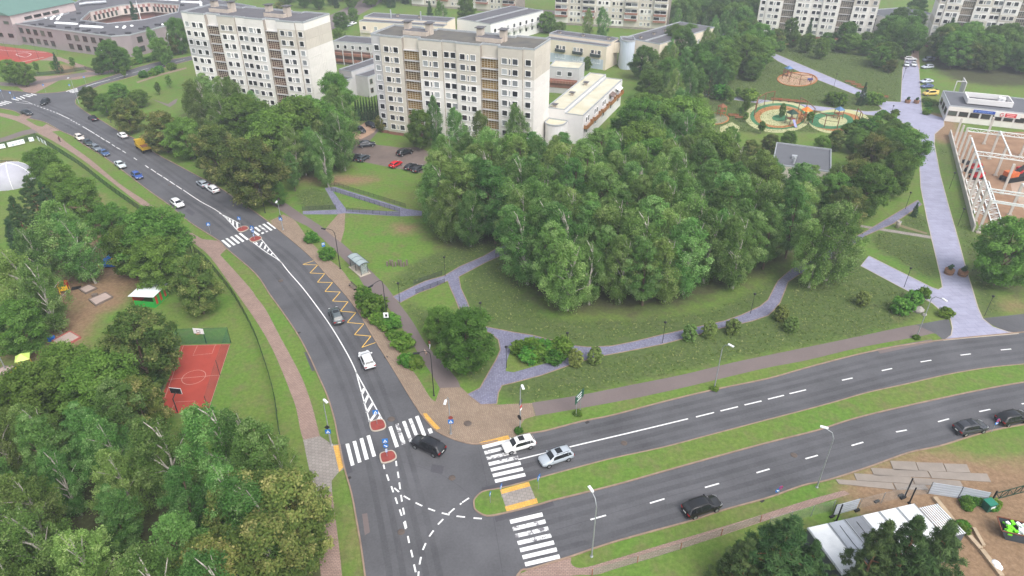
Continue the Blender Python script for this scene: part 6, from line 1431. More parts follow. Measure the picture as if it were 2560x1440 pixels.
for s in (-.6, .6): MB().tube([(s, 0, 0), (s, 0, 4.2)], .04, 6).build('post', M_GALV, o)
k = MB().box((0, -.05, 3.4), (2.4, .05, 1.5)).build('board', M_SGREEN, o); s = MB()
for j, (x, w_) in enumerate(((-.2, 1.4), (.0, 1.0), (-.1, 1.2))): s.box((x, -.085, 3.9-j*.45), (w_, .01, .16))
s.build('white_lettering', M_SWHITE, k)
p = P(969, 822); o = thing('notice_sign', 'white notice board with dark picture on a black post between shrubs', 'sign', (p.x, p.y, 0), .1)
MB().tube([(0,0,0), (0,0,3.2)], .05, 6).build('post', M_BLK, o); k = MB().box((0, -.05, 2.9), (.85, .04, 1.05)).build('board', M_SWHITE, o); MB().box((.03, -.075, 2.85), (.34, .01, .5)).build('picture', M_PLAS, k)
for x, y, t, c_ in ((9,246,'leftmost at the upper crossing', 1), (33,252,'on the crossing island at the left edge', 1), (41,257,'round one on the crossing island at the left', 0), (115,232,'on the brown plaza beside the upper crossing', 1), (82,200,'far one by the school lawn', 1), (180,232,'beside the far zebra crossing', 1), (216,212,'on the verge of the school road', 1), (235,250,'grey panel behind the junction linden', 2)):
    signpost(x, y, 3.0, 'small blue sign ' + t, [sq(2.7) if c_ == 1 else (rd(1.6) if c_ == 0 else (lambda o: MB().box((0, -.05, 2.4), (1.6, .04, 1.2)).build('sign_plate', M_SBACK, o)))])
o = COL.objects.get('street_lamp.004')
p = P(1300, 1074); o = thing('sign_cluster', 'stack of round and square sign backs on the corner lamp post', 'traffic sign', (p.x, p.y, 0), R(60), 'traffic signs')
plate_round(o, 5.2, M_SBACK, 0, .45, False); plate_round(o, 2.6, M_BLK, 1.3, .4, False, -.3); MB().box((0, -.12, 4.4), (.5, .03, .35)).build('sign_plate', M_SRED, o); MB().box((0, -.12, 3.9), (.5, .03, .3)).build('sign_plate', M_SWHITE, o); MB().tube([(0, -.09, 2.0), (0, -.09, 5.5)], .03, 6).build('bracket', M_GALV, o)

# bus shelter, bench, bins -----------------------------------------
a, c, d = P(918, 693), P(852, 648), P(946, 676)
p0 = P(899, 676); v = P(915, 695)-P(858, 648); rz = math.atan2(v.y, v.x)
sh_ = thing('bus_shelter', 'glazed bus shelter with curved pale roof on a concrete pad', 'bus shelter', (p0.x, p0.y, 0), rz)
MB().box((0, 0, .07), (5.0, 2.3, .1)).build('concrete_pad', M_CONC, sh_)
for x in (-2.1, 0, 2.1):
    for y in (-.75, .75): MB().box((x, y, 1.3), (.08, .08, 2.4)).build('post', M_BLK, sh_)
rf = MB(); n = 8
for i in range(n):
    t0, t1 = -1+2*i/n, -1+2*(i+1)/n; z0, z1 = 2.75-.3*t0*t0, 2.75-.3*t1*t1
    rf.add([(-2.4, t0*1.05, z0), (2.4, t0*1.05, z0), (2.4, t1*1.05, z1), (-2.4, t1*1.05, z1), (-2.4, t0*1.05, z0-.05), (2.4, t0*1.05, z0-.05), (2.4, t1*1.05, z1-.05), (-2.4, t1*1.05, z1-.05)], [(0,1,2,3),(7,6,5,4),(0,3,7,4),(1,5,6,2)])
rf.build('roof', mat('shelter_roof', C(150, 162, 162), .35), sh_); e = MB()
for s in (-1, 1): e.box((0, s*1.07, 2.43), (4.9, .08, .1))
for x in (-2.4, -.8, .8, 2.4): [e.bar((x, -1+2*i/n*1.0, 2.77-.3*(-1+2*i/n)**2), (x, -1+2*(i+1)/n, 2.77-.3*(-1+2*(i+1)/n)**2), .05, .05) for i in range(n)]
e.build('roof_edge', mat('shelter_edge_teal', C(52, 72, 84), .5), sh_)
GLS = mat('clear_panel', C(170, 186, 184), .08, alpha=.28)
MB().box((0, .75, 1.3), (4.1, .02, 2.0)).build('back_glass', GLS, sh_)
for s in (-1, 1): MB().box((s*2.1, 0, 1.3), (.02, 1.4, 2.0)).build('side_glass', GLS, sh_)
MB().box((.2, .35, .52), (2.6, .4, .08)).box((-.9, .35, .3), (.08, .3, .4)).box((1.3, .35, .3), (.08, .3, .4)).build('bench_seat', M_CONC, sh_)
def bench(bx, by, rz, label, m, L=1.8, group='benches'):
    p = P(bx, by); o = thing('bench', label, 'bench', (p.x, p.y, .01), rz, group)
    for j in range(3): MB().box((0, -.18+j*.18, .45), (L, .14, .05)).build('seat_slat', m, o)
    for j in range(2): MB().box((0, .32, .62+j*.2), (L, .04, .14)).build('back_slat', m, o)
    for s in (-1, 1): MB().box((s*L*.4, 0, .21), (.08, .5, .42)).box((s*L*.4, .3, .55), (.06, .06, .6)).build('leg', M_BLK, o)
M_WOOD = mat('bench_wood', C(150, 92, 66), .7, .15, 3); M_WOODG = mat('bench_wood_grey', C(118, 106, 98), .8, .15, 3)
bench(882, 720, rz, 'grey wooden bench on the pavement below the bus shelter', M_WOODG, 2.4)
for i, x in enumerate((1941, 1961, 1982, 2002)): bench(x, 252+i*2.0, R(-8), 'red-brown bench %s of the four above the ring playground' % ('first from the left', 'second from the left', 'third from the left', 'fourth from the left')[i], M_WOOD, 3.6)
for i, (x, y) in enumerate(((2124,208),(2139,215),(2153,222),(2192,239),(2206,245))): bench(x, y, R(-24), 'red-brown bench along the diagonal park path, %s' % ('highest one', 'second highest', 'third one left of the thuja', 'first one right of the thuja', 'last one near the plaza')[i], M_WOOD, 3.4)
for i, (x, y) in enumerate(((1946,117),(1962,114))): bench(x, y, R(-5), 'yellowish bench before the far park tower, %s' % ('left one', 'right one')[i], mat('bench_yellow', C(190, 168, 96), .7), 4)
for i, (x, y) in enumerate(((1833,292),(1850,298))): bench(x, y, R(-12), 'red-brown bench between sand circle and ring playground, %s' % ('left', 'right')[i], M_WOOD, 3.2)
p = P(929, 783); o = thing('litter_bin', 'black cylindrical litter bin beside the large round shrub', 'litter bin', (p.x, p.y, 0))
MB().lathe([(.01, 0), (.3, 0), (.33, .95), (.29, 1.0)], 14).build('body', M_BLK, o); MB().lathe([(.34, .95), (.3, 1.12), (.12, 1.2), (.01, 1.21)], 14).build('lid', M_PLAS, o); MB().lathe([(.12, 1.2), (.12, 1.26), (.01, 1.27)], 10).build('ashtray', M_GALV, o)
p = P(2243, 569); o = thing('litter_bin', 'pale tapered litter bin beside the small park path', 'litter bin', (p.x, p.y, 0)); MB().lathe([(.01, 0), (.38, 0), (.5, 1.5), (.44, 1.55), (.4, 1.3), (.01, 1.28)], 14).build('body', M_CONC, o); MB().lathe([(.52, 1.45), (.53, 1.58), (.46, 1.6)], 14).build('rim', M_GALV, o)
def planter(bx, by, label):
    p = P(bx, by); o = thing('planter', label, 'planter', (p.x, p.y, .02), 0, 'wooden planters'); MB().lathe([(.01, 0), (.8, 0), (.9, 1.0), (.8, 1.02), (.78, .9), (.01, .9)], 16, smooth=False).build('tub', mat('planter_wood', C(150, 112, 86), .8, .2, 3), o)
    MB().lathe([(.92, .3), (.92, .36), (.87, .36)], 16).build('hoop', M_BLK, o)
    rng = np.random.default_rng(int(bx)); me = leaves(None, rng, [((0, 0, 1.3), 1.0), ((.25, .1, 1.7), .8), ((-.2, -.1, 1.55), .8)], 130, .14, .42, [.4, .6, .3]); me.materials.append(M_LS); link('plant', me, o)
planter(2371, 684, 'left wooden planter tub on the lower alley'); planter(2405, 688, 'right wooden planter tub on the lower alley'); planter(2268, 257, 'left planter tub at the upper plaza'); planter(2290, 258, 'right planter tub at the upper plaza')
def rock(bx, by, s, label):
    p = P(bx, by); rr_ = random.Random(int(bx)); m = MB().lathe([(.01, 0), (1.0, .05), (.95, .5), (.6, .85), (.01, .95)], 9); m.v = [(x*s*rr_.uniform(.8, 1.2), y*s*.8*rr_.uniform(.8, 1.2), z*s*rr_.uniform(.85, 1.1)) for x, y, z in m.v]
    o = m.build('boulder', mat('granite', C(150, 146, 142), .9, .3, 1.5), None, (p.x, p.y, -.03)); tag(o, label, 'boulder')
rock(2295, 778, .95, 'large pale boulder in the grass beside the alley mouth'); rock(2282, 776, .6, 'smaller boulder leaning left of the large one'); rock(2310, 788, .45, 'small boulder right of the large one')

# fences ------------------------------------------------------------
M_MESH = mat('green_mesh', C(24, 66, 50), .7, alpha=.62); M_FPOST = mat('fence_post_green', C(30, 62, 48), .6); M_NET = mat('ball_net_green', C(30, 110, 84), .8, alpha=.42)
def fence(pts, h, step, label, name='fence', pm=M_FPOST, mm_=M_MESH, cat='fence', n=4, pr=.04):
    line = W(pts, 0, n); tot = [0]
    for i in range(1, len(line)): tot.append(tot[-1]+math.dist(line[i-1], line[i]))
    k = max(1, round(tot[-1]/step)); out = []
    for j in range(k+1):
        d = tot[-1]*j/k; i = max(i_ for i_ in range(len(tot)) if tot[i_] <= d+1e-6); i = min(i, len(line)-2); t = (d-tot[i])/(tot[i+1]-tot[i])
        out.append((line[i][0]+(line[i+1][0]-line[i][0])*t, line[i][1]+(line[i+1][1]-line[i][1])*t))
    o = thing(name, label, cat, (*out[0], 0)); x0, y0 = out[0]
    for j, (x, y) in enumerate(out):
        MB().tube([(x-x0, y-y0, 0), (x-x0, y-y0, h+.05)], pr, 5).build('post', pm, o)
        if j < k:
            u, w_ = out[j+1]; MB().add([(x-x0, y-y0, .05), (u-x0, w_-y0, .05), (u-x0, w_-y0, h), (x-x0, y-y0, h)], [(0,1,2,3)]).bar((x-x0, y-y0, h), (u-x0, w_-y0, h), .03, .04).build('mesh_panel', mm_, o)
    return o
fence([(92,346),(105,353),(130,370),(165,392),(210,422),(270,470),(330,513),(354,530),(420,575),(465,606)], 1.6, 2.6, 'green mesh fence along the kindergarten lawn above the gate')
fence([(487,632),(515,655),(545,690),(580,735),(610,785),(640,845),(660,902),(676,952),(690,1010),(698,1075),(712,1150)], 1.6, 2.6, 'green mesh fence along the kindergarten lawn below the gate')
fence([(-40,385),(0,372),(50,360),(92,346)], 1.6, 3.0, 'green mesh fence carrying the kindergarten banners')
fence([(463,610),(478,622),(481,636)], 2.0, 2.0, 'dark kindergarten gate beside the upper crossing', 'gate', M_BLK, M_MESH, 'gate', 0)
fence([(70,192),(130,186),(180,181),(215,174),(240,182)], 1.2, 4, 'low dark fence along the school lawn', pm=M_BLK)
fence([(1480,1440),(1560,1417),(1690,1378),(1800,1340),(1900,1305)], 1.2, 6.0, 'thin wire fence behind the avenue pavement', pm=M_WOOD, mm_=mat('wire_mesh_pale', C(110, 150, 120), .7, alpha=.22), pr=.05)
fence([(0,136),(60,150),(130,142),(145,138)], 6, 8, 'tall thin net poles around the red school pitch', 'pitch_fence', M_BLK, mat('net_pale', C(150, 160, 160), .8, alpha=.08))
def railing(pts, label, h=1.0):
    return fence(pts, h, 1.6, label, 'railing', M_BLK, mat('rail_infill', C(60, 62, 70), .6, alpha=.35), 'railing', 0, .03)
railing([(836,464),(1014,519)], 'upper railing of the long ramp below the car park'); railing([(828,477),(1000,531)], 'lower railing of the long ramp below the car park'); railing([(757,527),(840,522)], 'railing of the left steps beside the ramp'); railing([(866,529),(1000,541)], 'railing of the right steps beside the ramp'); railing([(1035,712),(1105,688)], 'upper railing of the stepped cobbled path'); railing([(1040,735),(1112,708)], 'lower railing of the stepped cobbled path')

# red court -----------------------------------------------------------
CT = [(452,864),(576,860),(519,1032),(390,1034)]
ct = struct('sports_court', MB().flat(W(CT), .02), M_RED)
M_CLINE = mat('court_line_paint', C(206, 170, 158), .8)
def ctl(pts, n=0, closed=False):
    l = W(pts, 0, n, closed); l = l+[l[0]] if closed else l; MB().strip(l, .05, .026).build('court_line', M_CLINE, ct)
q = lambda *p: q4(0, 720, 4, *p)
ctl(q((1685,915),(2200,870))); ctl(q((1975,577),(1930,675),(2120,655),(2155,568))); ctl(q((1700,1235),(1760,1140),(1950,1130),(1905,1235))); ctl(q((1835,575),(1600,1235),(2082,1228),(2298,568)) + q((1835,575)))
cc_, r1 = P(*q((1938,893))[0]), 1.75
MB().strip([(cc_.x+r1*math.cos(t*.2618), cc_.y+r1*math.sin(t*.2618)) for t in range(25)], .05, .028).build('court_line', M_CLINE, ct)
patch('running_track', q((1110,670),(1200,690),(1130,775),(1080,780)), M_RED, .02)
def hoop(bx, by, rz, label, front):
    p = P(bx, by); o = thing('basketball_hoop', label, 'basketball hoop', (p.x, p.y, 0), rz); MB().tube([(0, 0, 0), (0, 0, 2.6), (0, -1.0, 3.1)], .08, 8).build('post', M_BLK, o); k = MB().box((0, -1.05, 3.25), (1.8, .05, 1.05)).build('backboard', M_SWHITE, o)
    if front: MB().strip([], .1, 0) if False else MB().bar((-.3, -1.09, 3.0), (.3, -1.09, 3.0), .02, .05).bar((-.3, -1.09, 3.4), (.3, -1.09, 3.4), .02, .05).bar((-.3, -1.09, 3.0), (-.3, -1.09, 3.4), .02, .05).bar((.3, -1.09, 3.0), (.3, -1.09, 3.4), .02, .05).build('target_square', M_PLAS, k)
    MB().box((0, -1.0, 3.25), (1.7, .02, .95)).build('backboard_rear', M_PLAS, k)
    MB().tube([(.23*math.cos(t*.5236), -1.35+.23*math.sin(t*.5236), 2.95) for t in range(13)], .02, 5).build('rim', mat('hoop_orange', C(214, 96, 44), .5), o)
hoop(516, 858, R(-8), 'basketball hoop with white board at the far end of the red court', True); hoop(444, 1031, R(172), 'basketball hoop seen from behind at the near end of the red court', False)
fence([(450,862),(578,858)], 3.2, 6.5, 'green ball net behind the far court end', 'ball_net', M_BLK, M_NET, 'ball net', 0); fence([(450,862),(418,945),(378,1045)], 3.0, 9, 'green ball net along the left side of the red court', 'ball_net', M_BLK, M_NET, 'ball net', 0); fence([(578,858),(551,936),(523,1030)], 3.0, 9, 'green ball net along the right side of the red court', 'ball_net', M_BLK, mat('ball_net_faint', C(40, 120, 110), .8, alpha=.16), 'ball net', 0)
# school pitch
sp = struct('school_pitch', MB().flat(W([(-120,104),(0,115),(118,130),(140,138),(55,163),(0,162),(-120,150)]), .02), M_RED)
l = [(x, y) for x, y in spl([(40,136),(62,132),(78,136),(62,143)], 5, True)]; MB().strip(W(l)+[W(l)[0]], .25, .03).build('court_line', M_SWHITE, sp)
MB().strip(W([(47,157),(110,143)]), .9, .028).build('court_edge', M_CONC, sp); MB().strip(W([(-40,120),(20,127),(116,131)]), .2, .03).build('court_line', M_SWHITE, sp)

# kindergarten things ---------------------------------------------------
M_TIMB = mat('sandbox_timber', C(170, 96, 90), .8, .15, 2); M_TARP = mat('sandbox_cover', C(176, 158, 150), .9, .08, 1.0)
def sandbox(pts, label, m=None):
    w_ = W(pts); cx = sum(p[0] for p in w_)/4; cy_ = sum(p[1] for p in w_)/4; l = [(x-cx, y-cy_) for x, y in w_]; o = thing('sandbox', label, 'sandbox', (cx, cy_, 0), 0, 'sandboxes')
    for i in range(4): MB().bar((*l[i], .17), (*l[(i+1) % 4], .17), .2, .34).build('timber_edge', m or M_TIMB, o)
    MB().flat(l, .26).build('cover', M_TARP, o)
q = lambda *p: q4(0, 720, 4, *p)
sandbox(q((525,540),(705,445),(808,503),(628,600)), 'sandbox with red timber edge beside the blue box'); sandbox(q((893,125),(1060,55),(1130,100),(962,182)), 'sandbox with grey edge in the middle of the sandy area', M_WOODG); sandbox(q((800,22),(890,-25),(970,10),(862,62)), 'smaller grey sandbox above the middle one', M_WOODG); sandbox(q((-70,865),(40,795),(160,792),(75,885)), 'sandbox cut by the left edge beside the yellow slide', M_WOODG)
def boxthing(name, bx, by, d, rz, m, label, cat, lid=None):
    p = P(bx, by); o = thing(name, label, cat, (p.x, p.y, 0), rz); MB().box((0, 0, d[2]/2), d).build('body', m, o); MB().box((0, 0, d[2]+.05), (d[0]*1.06, d[1]*1.08, .1)).build('lid', lid or m, o)
M_PBLUE = mat('toy_blue', C(28, 112, 210), .4); M_PYEL = mat('toy_yellow', C(232, 186, 48), .45); M_PRED = mat('toy_red', C(196, 60, 48), .45); M_PGRN = mat('toy_green', C(48, 160, 66), .45)
boxthing('toy_box', 130, 851, (1.0, .7, .6), .3, M_PBLUE, 'bright blue toy box beside the red-edged sandbox', 'toy box'); boxthing('toy_box', 238, 741, (.9, .6, .45), .3, M_WOODG, 'grey toy box between the two upper sandboxes', 'toy box')
p = P(380, 752); v = P(405, 757)-P(345, 752); rz = math.atan2(v.y, v.x); o = thing('playhouse', 'kindergarten playhouse with white corrugated roof and green red walls', 'playhouse', (p.x, p.y, 0), rz)
for s in (-1, 1): MB().box((s*2.0, 0, 1.1), (.1, 4.0, 2.2)).build('wall', M_PGRN if s > 0 else M_PRED, o)
MB().box((0, -2.0, .6), (3.9, .1, 1.2)).build('railing_panel', M_PGRN, o); MB().box((0, 2.0, 1.1), (3.9, .1, 2.2)).build('wall', M_PGRN, o)
for k_ in range(3): MB().box((2.07, -1.3+k_*1.3, 1.2), (.04, .5, 1.6)).build('red_panel', M_PRED, o)
for k_ in range(16): MB().box((-2.35+k_*.3133, 0, 2.4+.12*((k_/15.-.5)*2)), (.29, 4.8, .05)).build('roof_sheet', mat('corrugated_white', C(226, 232, 236), .4), o)
p = P(110, 826); o = thing('garden_shelter', 'dark low shelter with slanted grey roof under the left trees', 'shelter', (p.x, p.y, 0), .35)
for sx in (-1.6, 1.6):
    for sy in (-1, 1): MB().box((sx, sy, 1.0), (.12, .12, 2.0)).build('post', M_PLAS, o)
MB().add([(-2, -1.4, 1.9), (2, -1.4, 1.9), (2, 0, 2.5), (-2, 0, 2.5), (2, 1.4, 1.9), (-2, 1.4, 1.9)], [(0,1,2,3),(3,2,4,5)]).build('roof', mat('shelter_felt', C(96, 94, 90), .9, .2, 1), o); MB().box((0, .8, .45), (3.0, .4, .08)).build('seat', M_WOODG, o); MB().box((0, -.6, .7), (2.6, .5, .08)).build('table', M_WOODG, o)
p = P(276, 668); o = thing('tube_playset', 'blue tube climbing playset with yellow panels under the big birch', 'playset', (p.x, p.y, 0), .1)
for k_, (x, y, z, ln, ax) in enumerate(((.2, 0, .6, 2.4, 'x'), (-.3, 1.6, 1.4, 1.8, 'y'), (-1.0, .8, 1.0, 1.2, 'y'))): MB().tube([(x-ln/2, y, z), (x+ln/2, y, z)] if ax == 'x' else [(x, y-ln/2, z), (x, y+ln/2, z)], .5, 12).build('tube', M_PBLUE, o)
for k_, (x, y, z, m) in enumerate(((-2.2, -.2, .6, M_PYEL), (2.0, -.3, .6, M_PYEL), (.0, .9, 1.0, M_PYEL), (-1.2, -.2, .8, M_PGRN), (1.6, .6, 1.0, M_PBLUE))): MB().box((x, y, z), (1.0, .12, 1.0)).build('panel', m, o)
MB().bar((-3.2, .2, .4), (-2.2, 0, .9), .3, .06).build('ramp', M_PRED, o)
p = P(163, 728); o = thing('play_tower', 'small red and yellow climbing frame with mat beside the birches', 'play tower', (p.x, p.y, 0), .4)
for sx in (-.7, .7):
    for sy in (-.7, .7): MB().box((sx, sy, .9), (.1, .1, 1.8)).build('post', M_PYEL, o)
MB().box((0, -.74, 1.0), (1.3, .06, .9)).build('panel', M_PYEL, o); MB().box((.74, 0, 1.3), (.06, 1.3, .8)).build('panel', M_PRED, o); MB().box((0, 0, 1.8), (1.6, 1.6, .1)).build('roof', M_PRED, o); MB().box((1.8, .4, .03), (1.6, 1.2, .04)).build('rubber_mat', M_PLAS, o)
p = P(72, 928); o = thing('slide_tower', 'yellow-green slide tower with pale lime roof at the wood edge', 'play tower', (p.x, p.y, 0), .5)
for sx in (-.7, .7):
    for sy in (-.7, .7): MB().box((sx, sy, 1.4), (.1, .1, 2.8)).build('post', M_PYEL, o)
MB().add([(-1, -1, 2.7), (1, -1, 2.7), (1, 1, 2.7), (-1, 1, 2.7), (0, 0, 3.5)], [(0,1,4),(1,2,4),(2,3,4),(3,0,4)]).build('roof', mat('toy_lime', C(206, 232, 120), .5), o); MB().box((0, 0, 1.2), (1.4, 1.4, .1)).build('deck', M_PGRN, o); MB().bar((-.7, 0, 1.2), (-2.8, -.4, .2), .7, .08).build('slide', M_PGRN, o)
for s in (-1, 1): MB().bar((-.7, s*.38, 1.35), (-2.8, -.4+s*.38, .35), .07, .2).build('slide_side', M_PYEL, o)
p = P(35, 455); o = thing('dome_tent', 'large grey-white fabric dome behind the pines at the left edge', 'dome', (p.x, p.y, 0)); MB().lathe([(5.4*math.cos(t), 5.0*math.sin(t)) for t in [R(90*k_/9) for k_ in range(9)]]+[(.05, 5.0)], 20).build('canopy', mat('dome_fabric', C(172, 172, 182), .7, .1, .4), o)
for k_ in range(6): MB().tube([(5.44*math.cos(R(90*t/6))*math.cos(k_*1.047), 5.44*math.cos(R(90*t/6))*math.sin(k_*1.047), 5.04*math.sin(R(90*t/6))) for t in range(7)], .06, 5).build('rib', M_FRAME, o)
def banner(a, c, h, label):
    p, q_ = P(*a), P(*c); v = q_-p; o = thing('banner', label, 'banner', (p.x, p.y, 0), math.atan2(v.y, v.x), 'banners on the kindergarten fence'); L = v.length
    k = MB().box((L/2, -.07, h/2+.35), (L, .03, h)).build('sheet', M_SWHITE, o); s = MB(); rr_ = random.Random(int(a[0]))
    for j in range(max(2, int(L/.7))): s.box((L*(j+.5)/max(2, int(L/.7)), -.09, h*rr_.uniform(.3, .7)+.35), (.4, .008, h*rr_.uniform(.15, .4)))
    s.build('print', mat('banner_print', C(170, 186, 200), .6), k)
banner((22,371), (64,361), 1.3, 'widest white printed banner on the kindergarten fence'); banner((-15,378), (16,372), 1.2, 'lettered white banner cut by the left edge'); banner((75,357), (87,355), 1.2, 'small white banner right of the widest one'); 
for k_, (x, y) in enumerate(((97,353),(106,358),(114,363))): banner((x, y), (x+5, y+4), 1.2, 'narrow white sign on the fence corner, %s of three' % ('left', 'middle', 'right')[k_])
M_DISC = [M_SWHITE, M_PYEL, M_PGRN, M_PRED, M_SBACK, M_SWHITE]
for k_, x in enumerate((63,74,83,94,104,112)):
    p = P(x, 628-.0*k_); m = MB().lathe([(.01, .06), (.5, .06), (.52, .03), (.52, 0)], 14); o = m.build('stepping_disc', M_DISC[k_], None, (p.x, p.y, .005)); tag(o, 'round %s stepping disc in the kindergarten row' % ('leftmost white', 'yellow', 'green', 'red', 'grey', 'rightmost white')[k_], 'play disc', 'stepping discs')
p = P(20, 425); o = thing('swing_frame', 'wooden swing frame with green beam beside the dome', 'swing', (p.x, p.y, 0), 0)
for sx in (-2, 2):
    for sy in (-.8, .8): MB().bar((sx, sy, 0), (sx, 0, 2.5), .12, .12).build('leg', mat('light_wood', C(190, 156, 104), .8, .1, 2), o)
MB().bar((-2.3, 0, 2.5), (2.3, 0, 2.5), .14, .14).build('beam', M_FPOST, o)
for sx in (-.8, .8): MB().box((sx, 0, .6), (.5, .2, .05)).bar((sx, 0, .6), (sx, 0, 2.5), .02, .02).build('seat', M_PLAS, o)
# ------------------------------------------------------------------ ring playground of the park
M_RUBY = mat('rubber_cream', C(176, 176, 132), .9, .06, .6); M_RUBO = mat('rubber_orange', C(166, 112, 66), .9, .08, .6); M_RUBG = mat('rubber_green', C(62, 116, 80), .9, .08, .6); M_SANDP = mat('play_sand', C(182, 148, 124), .95, .08, .6); M_RUST = MATS['tipper_rust']
def ellipse(cx, cy, rx, ry, n=40): return [(cx+rx*math.cos(2*math.pi*k/n), cy+ry*math.sin(2*math.pi*k/n)) for k in range(n)]
z = ZP+.012
rp_ = struct('ring_playground', MB().flat(W(ellipse(1945, 292, 83, 40)), z), M_RUBY)
for i, (cx, cy_, rx, ry, m) in enumerate(((1945, 291, 70, 33, M_RUBG), (1948, 292, 62, 28, M_RUBO), (1948, 294, 48, 21, M_RUBY), (1950, 295, 20, 8.5, M_RUBG))): MB().flat(W(ellipse(cx, cy_, rx, ry)), z+.006*(i+1)).build('rubber_ring', m, rp_)
rp2 = struct('second_playground', MB().flat(W(ellipse(2098, 304, 76, 31)), z+.03), M_RUBY)
for i, (cx, cy_, rx, ry, m) in enumerate(((2092, 304, 62, 24, M_RUBO), (2078, 302, 56, 21, M_RUBG), (2082, 303, 36, 13, M_RUBY))): MB().flat(W(ellipse(cx, cy_, rx, ry)), z+.03+.006*(i+1)).build('rubber_ring', m, rp2)
sp3 = struct('sand_circle', MB().flat(W(ellipse(1993, 199, 49, 17)), z), M_SANDP); MB().strip(W(ellipse(1993, 199, 49, 17))+[W(ellipse(1993, 199, 49, 17))[0]], .5, 0, .25).build('sand_circle_edge', M_RUBO, sp3)
sp4 = struct('small_play_circle', MB().flat(W(ellipse(1785, 297, 36, 14)), z), mat('rubber_grey_green', C(128, 130, 104), .9, .08, .6)); MB().strip(W(ellipse(1785, 297, 36, 14))+[W(ellipse(1785, 297, 36, 14))[0]], .45, 0, .12).build('circle_edge', M_RUBO, sp4)
patch('play_lawn_yellow', [(1800,318),(1830,305),(1850,318),(1845,330),(1800,332)], M_RUBY, z+.002)
def hoopline(pts, h, label):
    """tall bent steel frame over posts"""
    w_ = [P(x, y) for x, y in pts]; o = thing('climbing_arch', label, 'climbing frame', (w_[0].x, w_[0].y, 0), 0, 'bent steel climbing frames'); l = [v-w_[0] for v in w_]
    for v in l: MB().tube([(v.x, v.y, 0), (v.x, v.y, h)], .12, 6).build('post', M_RUST, o)
    MB().tube([(v.x, v.y, h) for v in l], .12, 6).build('top_rail', M_RUST, o); MB().tube([(v.x, v.y, h*.55) for v in l], .05, 5).build('rope', M_PLAS, o)
hoopline([(1885,290),(1890,275),(1910,263),(1932,258)], 4.0, 'rust-brown bent frame at the left of the ring playground'); hoopline([(1995,277),(2012,287),(2030,305)], 4.2, 'rust-brown bent frame between the two playground rings'); hoopline([(2030,308),(2060,318),(2092,322)], 3.8, 'low rust-brown frame over the second playground'); hoopline([(2136,304),(2144,312),(2148,318)], 4.0, 'rust-brown frame at the right end of the second playground')
hoopline([(1955,197),(1972,205),(1998,212),(2026,212)], 3.4, 'dark steel frame across the oval sand circle')
def ptower(bx, by, s, label, m1, m2, slide=True):
    p = P(bx, by); o = thing('play_tower', label, 'play tower', (p.x, p.y, 0), .3, 'park play towers')
    for sx in (-1, 1):
        for sy in (-1, 1): MB().box((sx*s, sy*s, 1.6*s), (.16, .16, 3.2*s)).build('post', m1, o)
    MB().box((0, 0, 1.6*s), (2*s, 2*s, .12)).build('deck', M_WOOD, o); MB().add([(-1.3*s, -1.3*s, 3.1*s), (1.3*s, -1.3*s, 3.1*s), (1.3*s, 1.3*s, 3.1*s), (-1.3*s, 1.3*s, 3.1*s), (0, 0, 4.2*s)], [(0,1,4),(1,2,4),(2,3,4),(3,0,4)]).build('roof', m2, o)
    if slide: MB().bar((0, -s, 1.6*s), (-.6*s, -3.4*s, .25), .7, .08).build('slide', mat('slide_lavender', C(150, 150, 196), .4), o)
ptower(1975, 310, 1.1, 'wooden play tower with slide at the lower rim of the ring', M_WOODG, M_FPOST); M_CAPB = mat('toy_cap_blue', C(90, 120, 160), .6); ptower(2012, 300, 1.0, 'orange play sculpture tower between the rings', M_RUBO, mat('toy_orange', C(232, 128, 44), .5), False); ptower(1803, 288, .9, 'orange rope tower on the small play circle', M_RUBO, M_RUST, False); ptower(1968, 190, .9, 'dark rope tower on the oval sand circle', M_RUST, M_CAPB, False); ptower(2094, 296, .9, 'blue-capped tower on the second playground', M_RUST, M_CAPB, False)
p = P(2024, 205); o = thing('spring_toy', 'blue swing toy at the right end of the oval sand circle', 'play toy', (p.x, p.y, 0)); MB().lathe([(.1, 0), (.2, .6), (.1, .7)], 8).build('spring', M_PLAS, o); MB().box((0, 0, 1.0), (1.8, .5, .7)).build('body', mat('toy_indigo', C(76, 84, 150), .5), o)
p = P(1980, 112); o = copy_tree(PROTO['shrub'][0][0], (p.x, p.y, 0), 0, 'crimson-leaved shrub before the far park tower', 'shrub', None, 1.2); 
for ch in o.children:
    for sl in ch.material_slots:
        if sl.material == M_LSH: sl.link = 'OBJECT'; sl.material = leafmat('crimson_leaves', [(0, C(110, 30, 50)), (1, C(170, 50, 76))], .3, .1)
# loose timber sculpture in the lawn
p = P(994, 665); o = thing('timber_posts', 'weathered upright timber posts standing in the lawn', 'wood posts', (p.x, p.y, 0))
for k_ in range(8): MB().box((-2+k_*.55, .3*math.sin(k_*2), .5+.12*(k_ % 3)), (.32, .28, 1.0+.24*(k_ % 3))).build('post', M_WOODG, o)

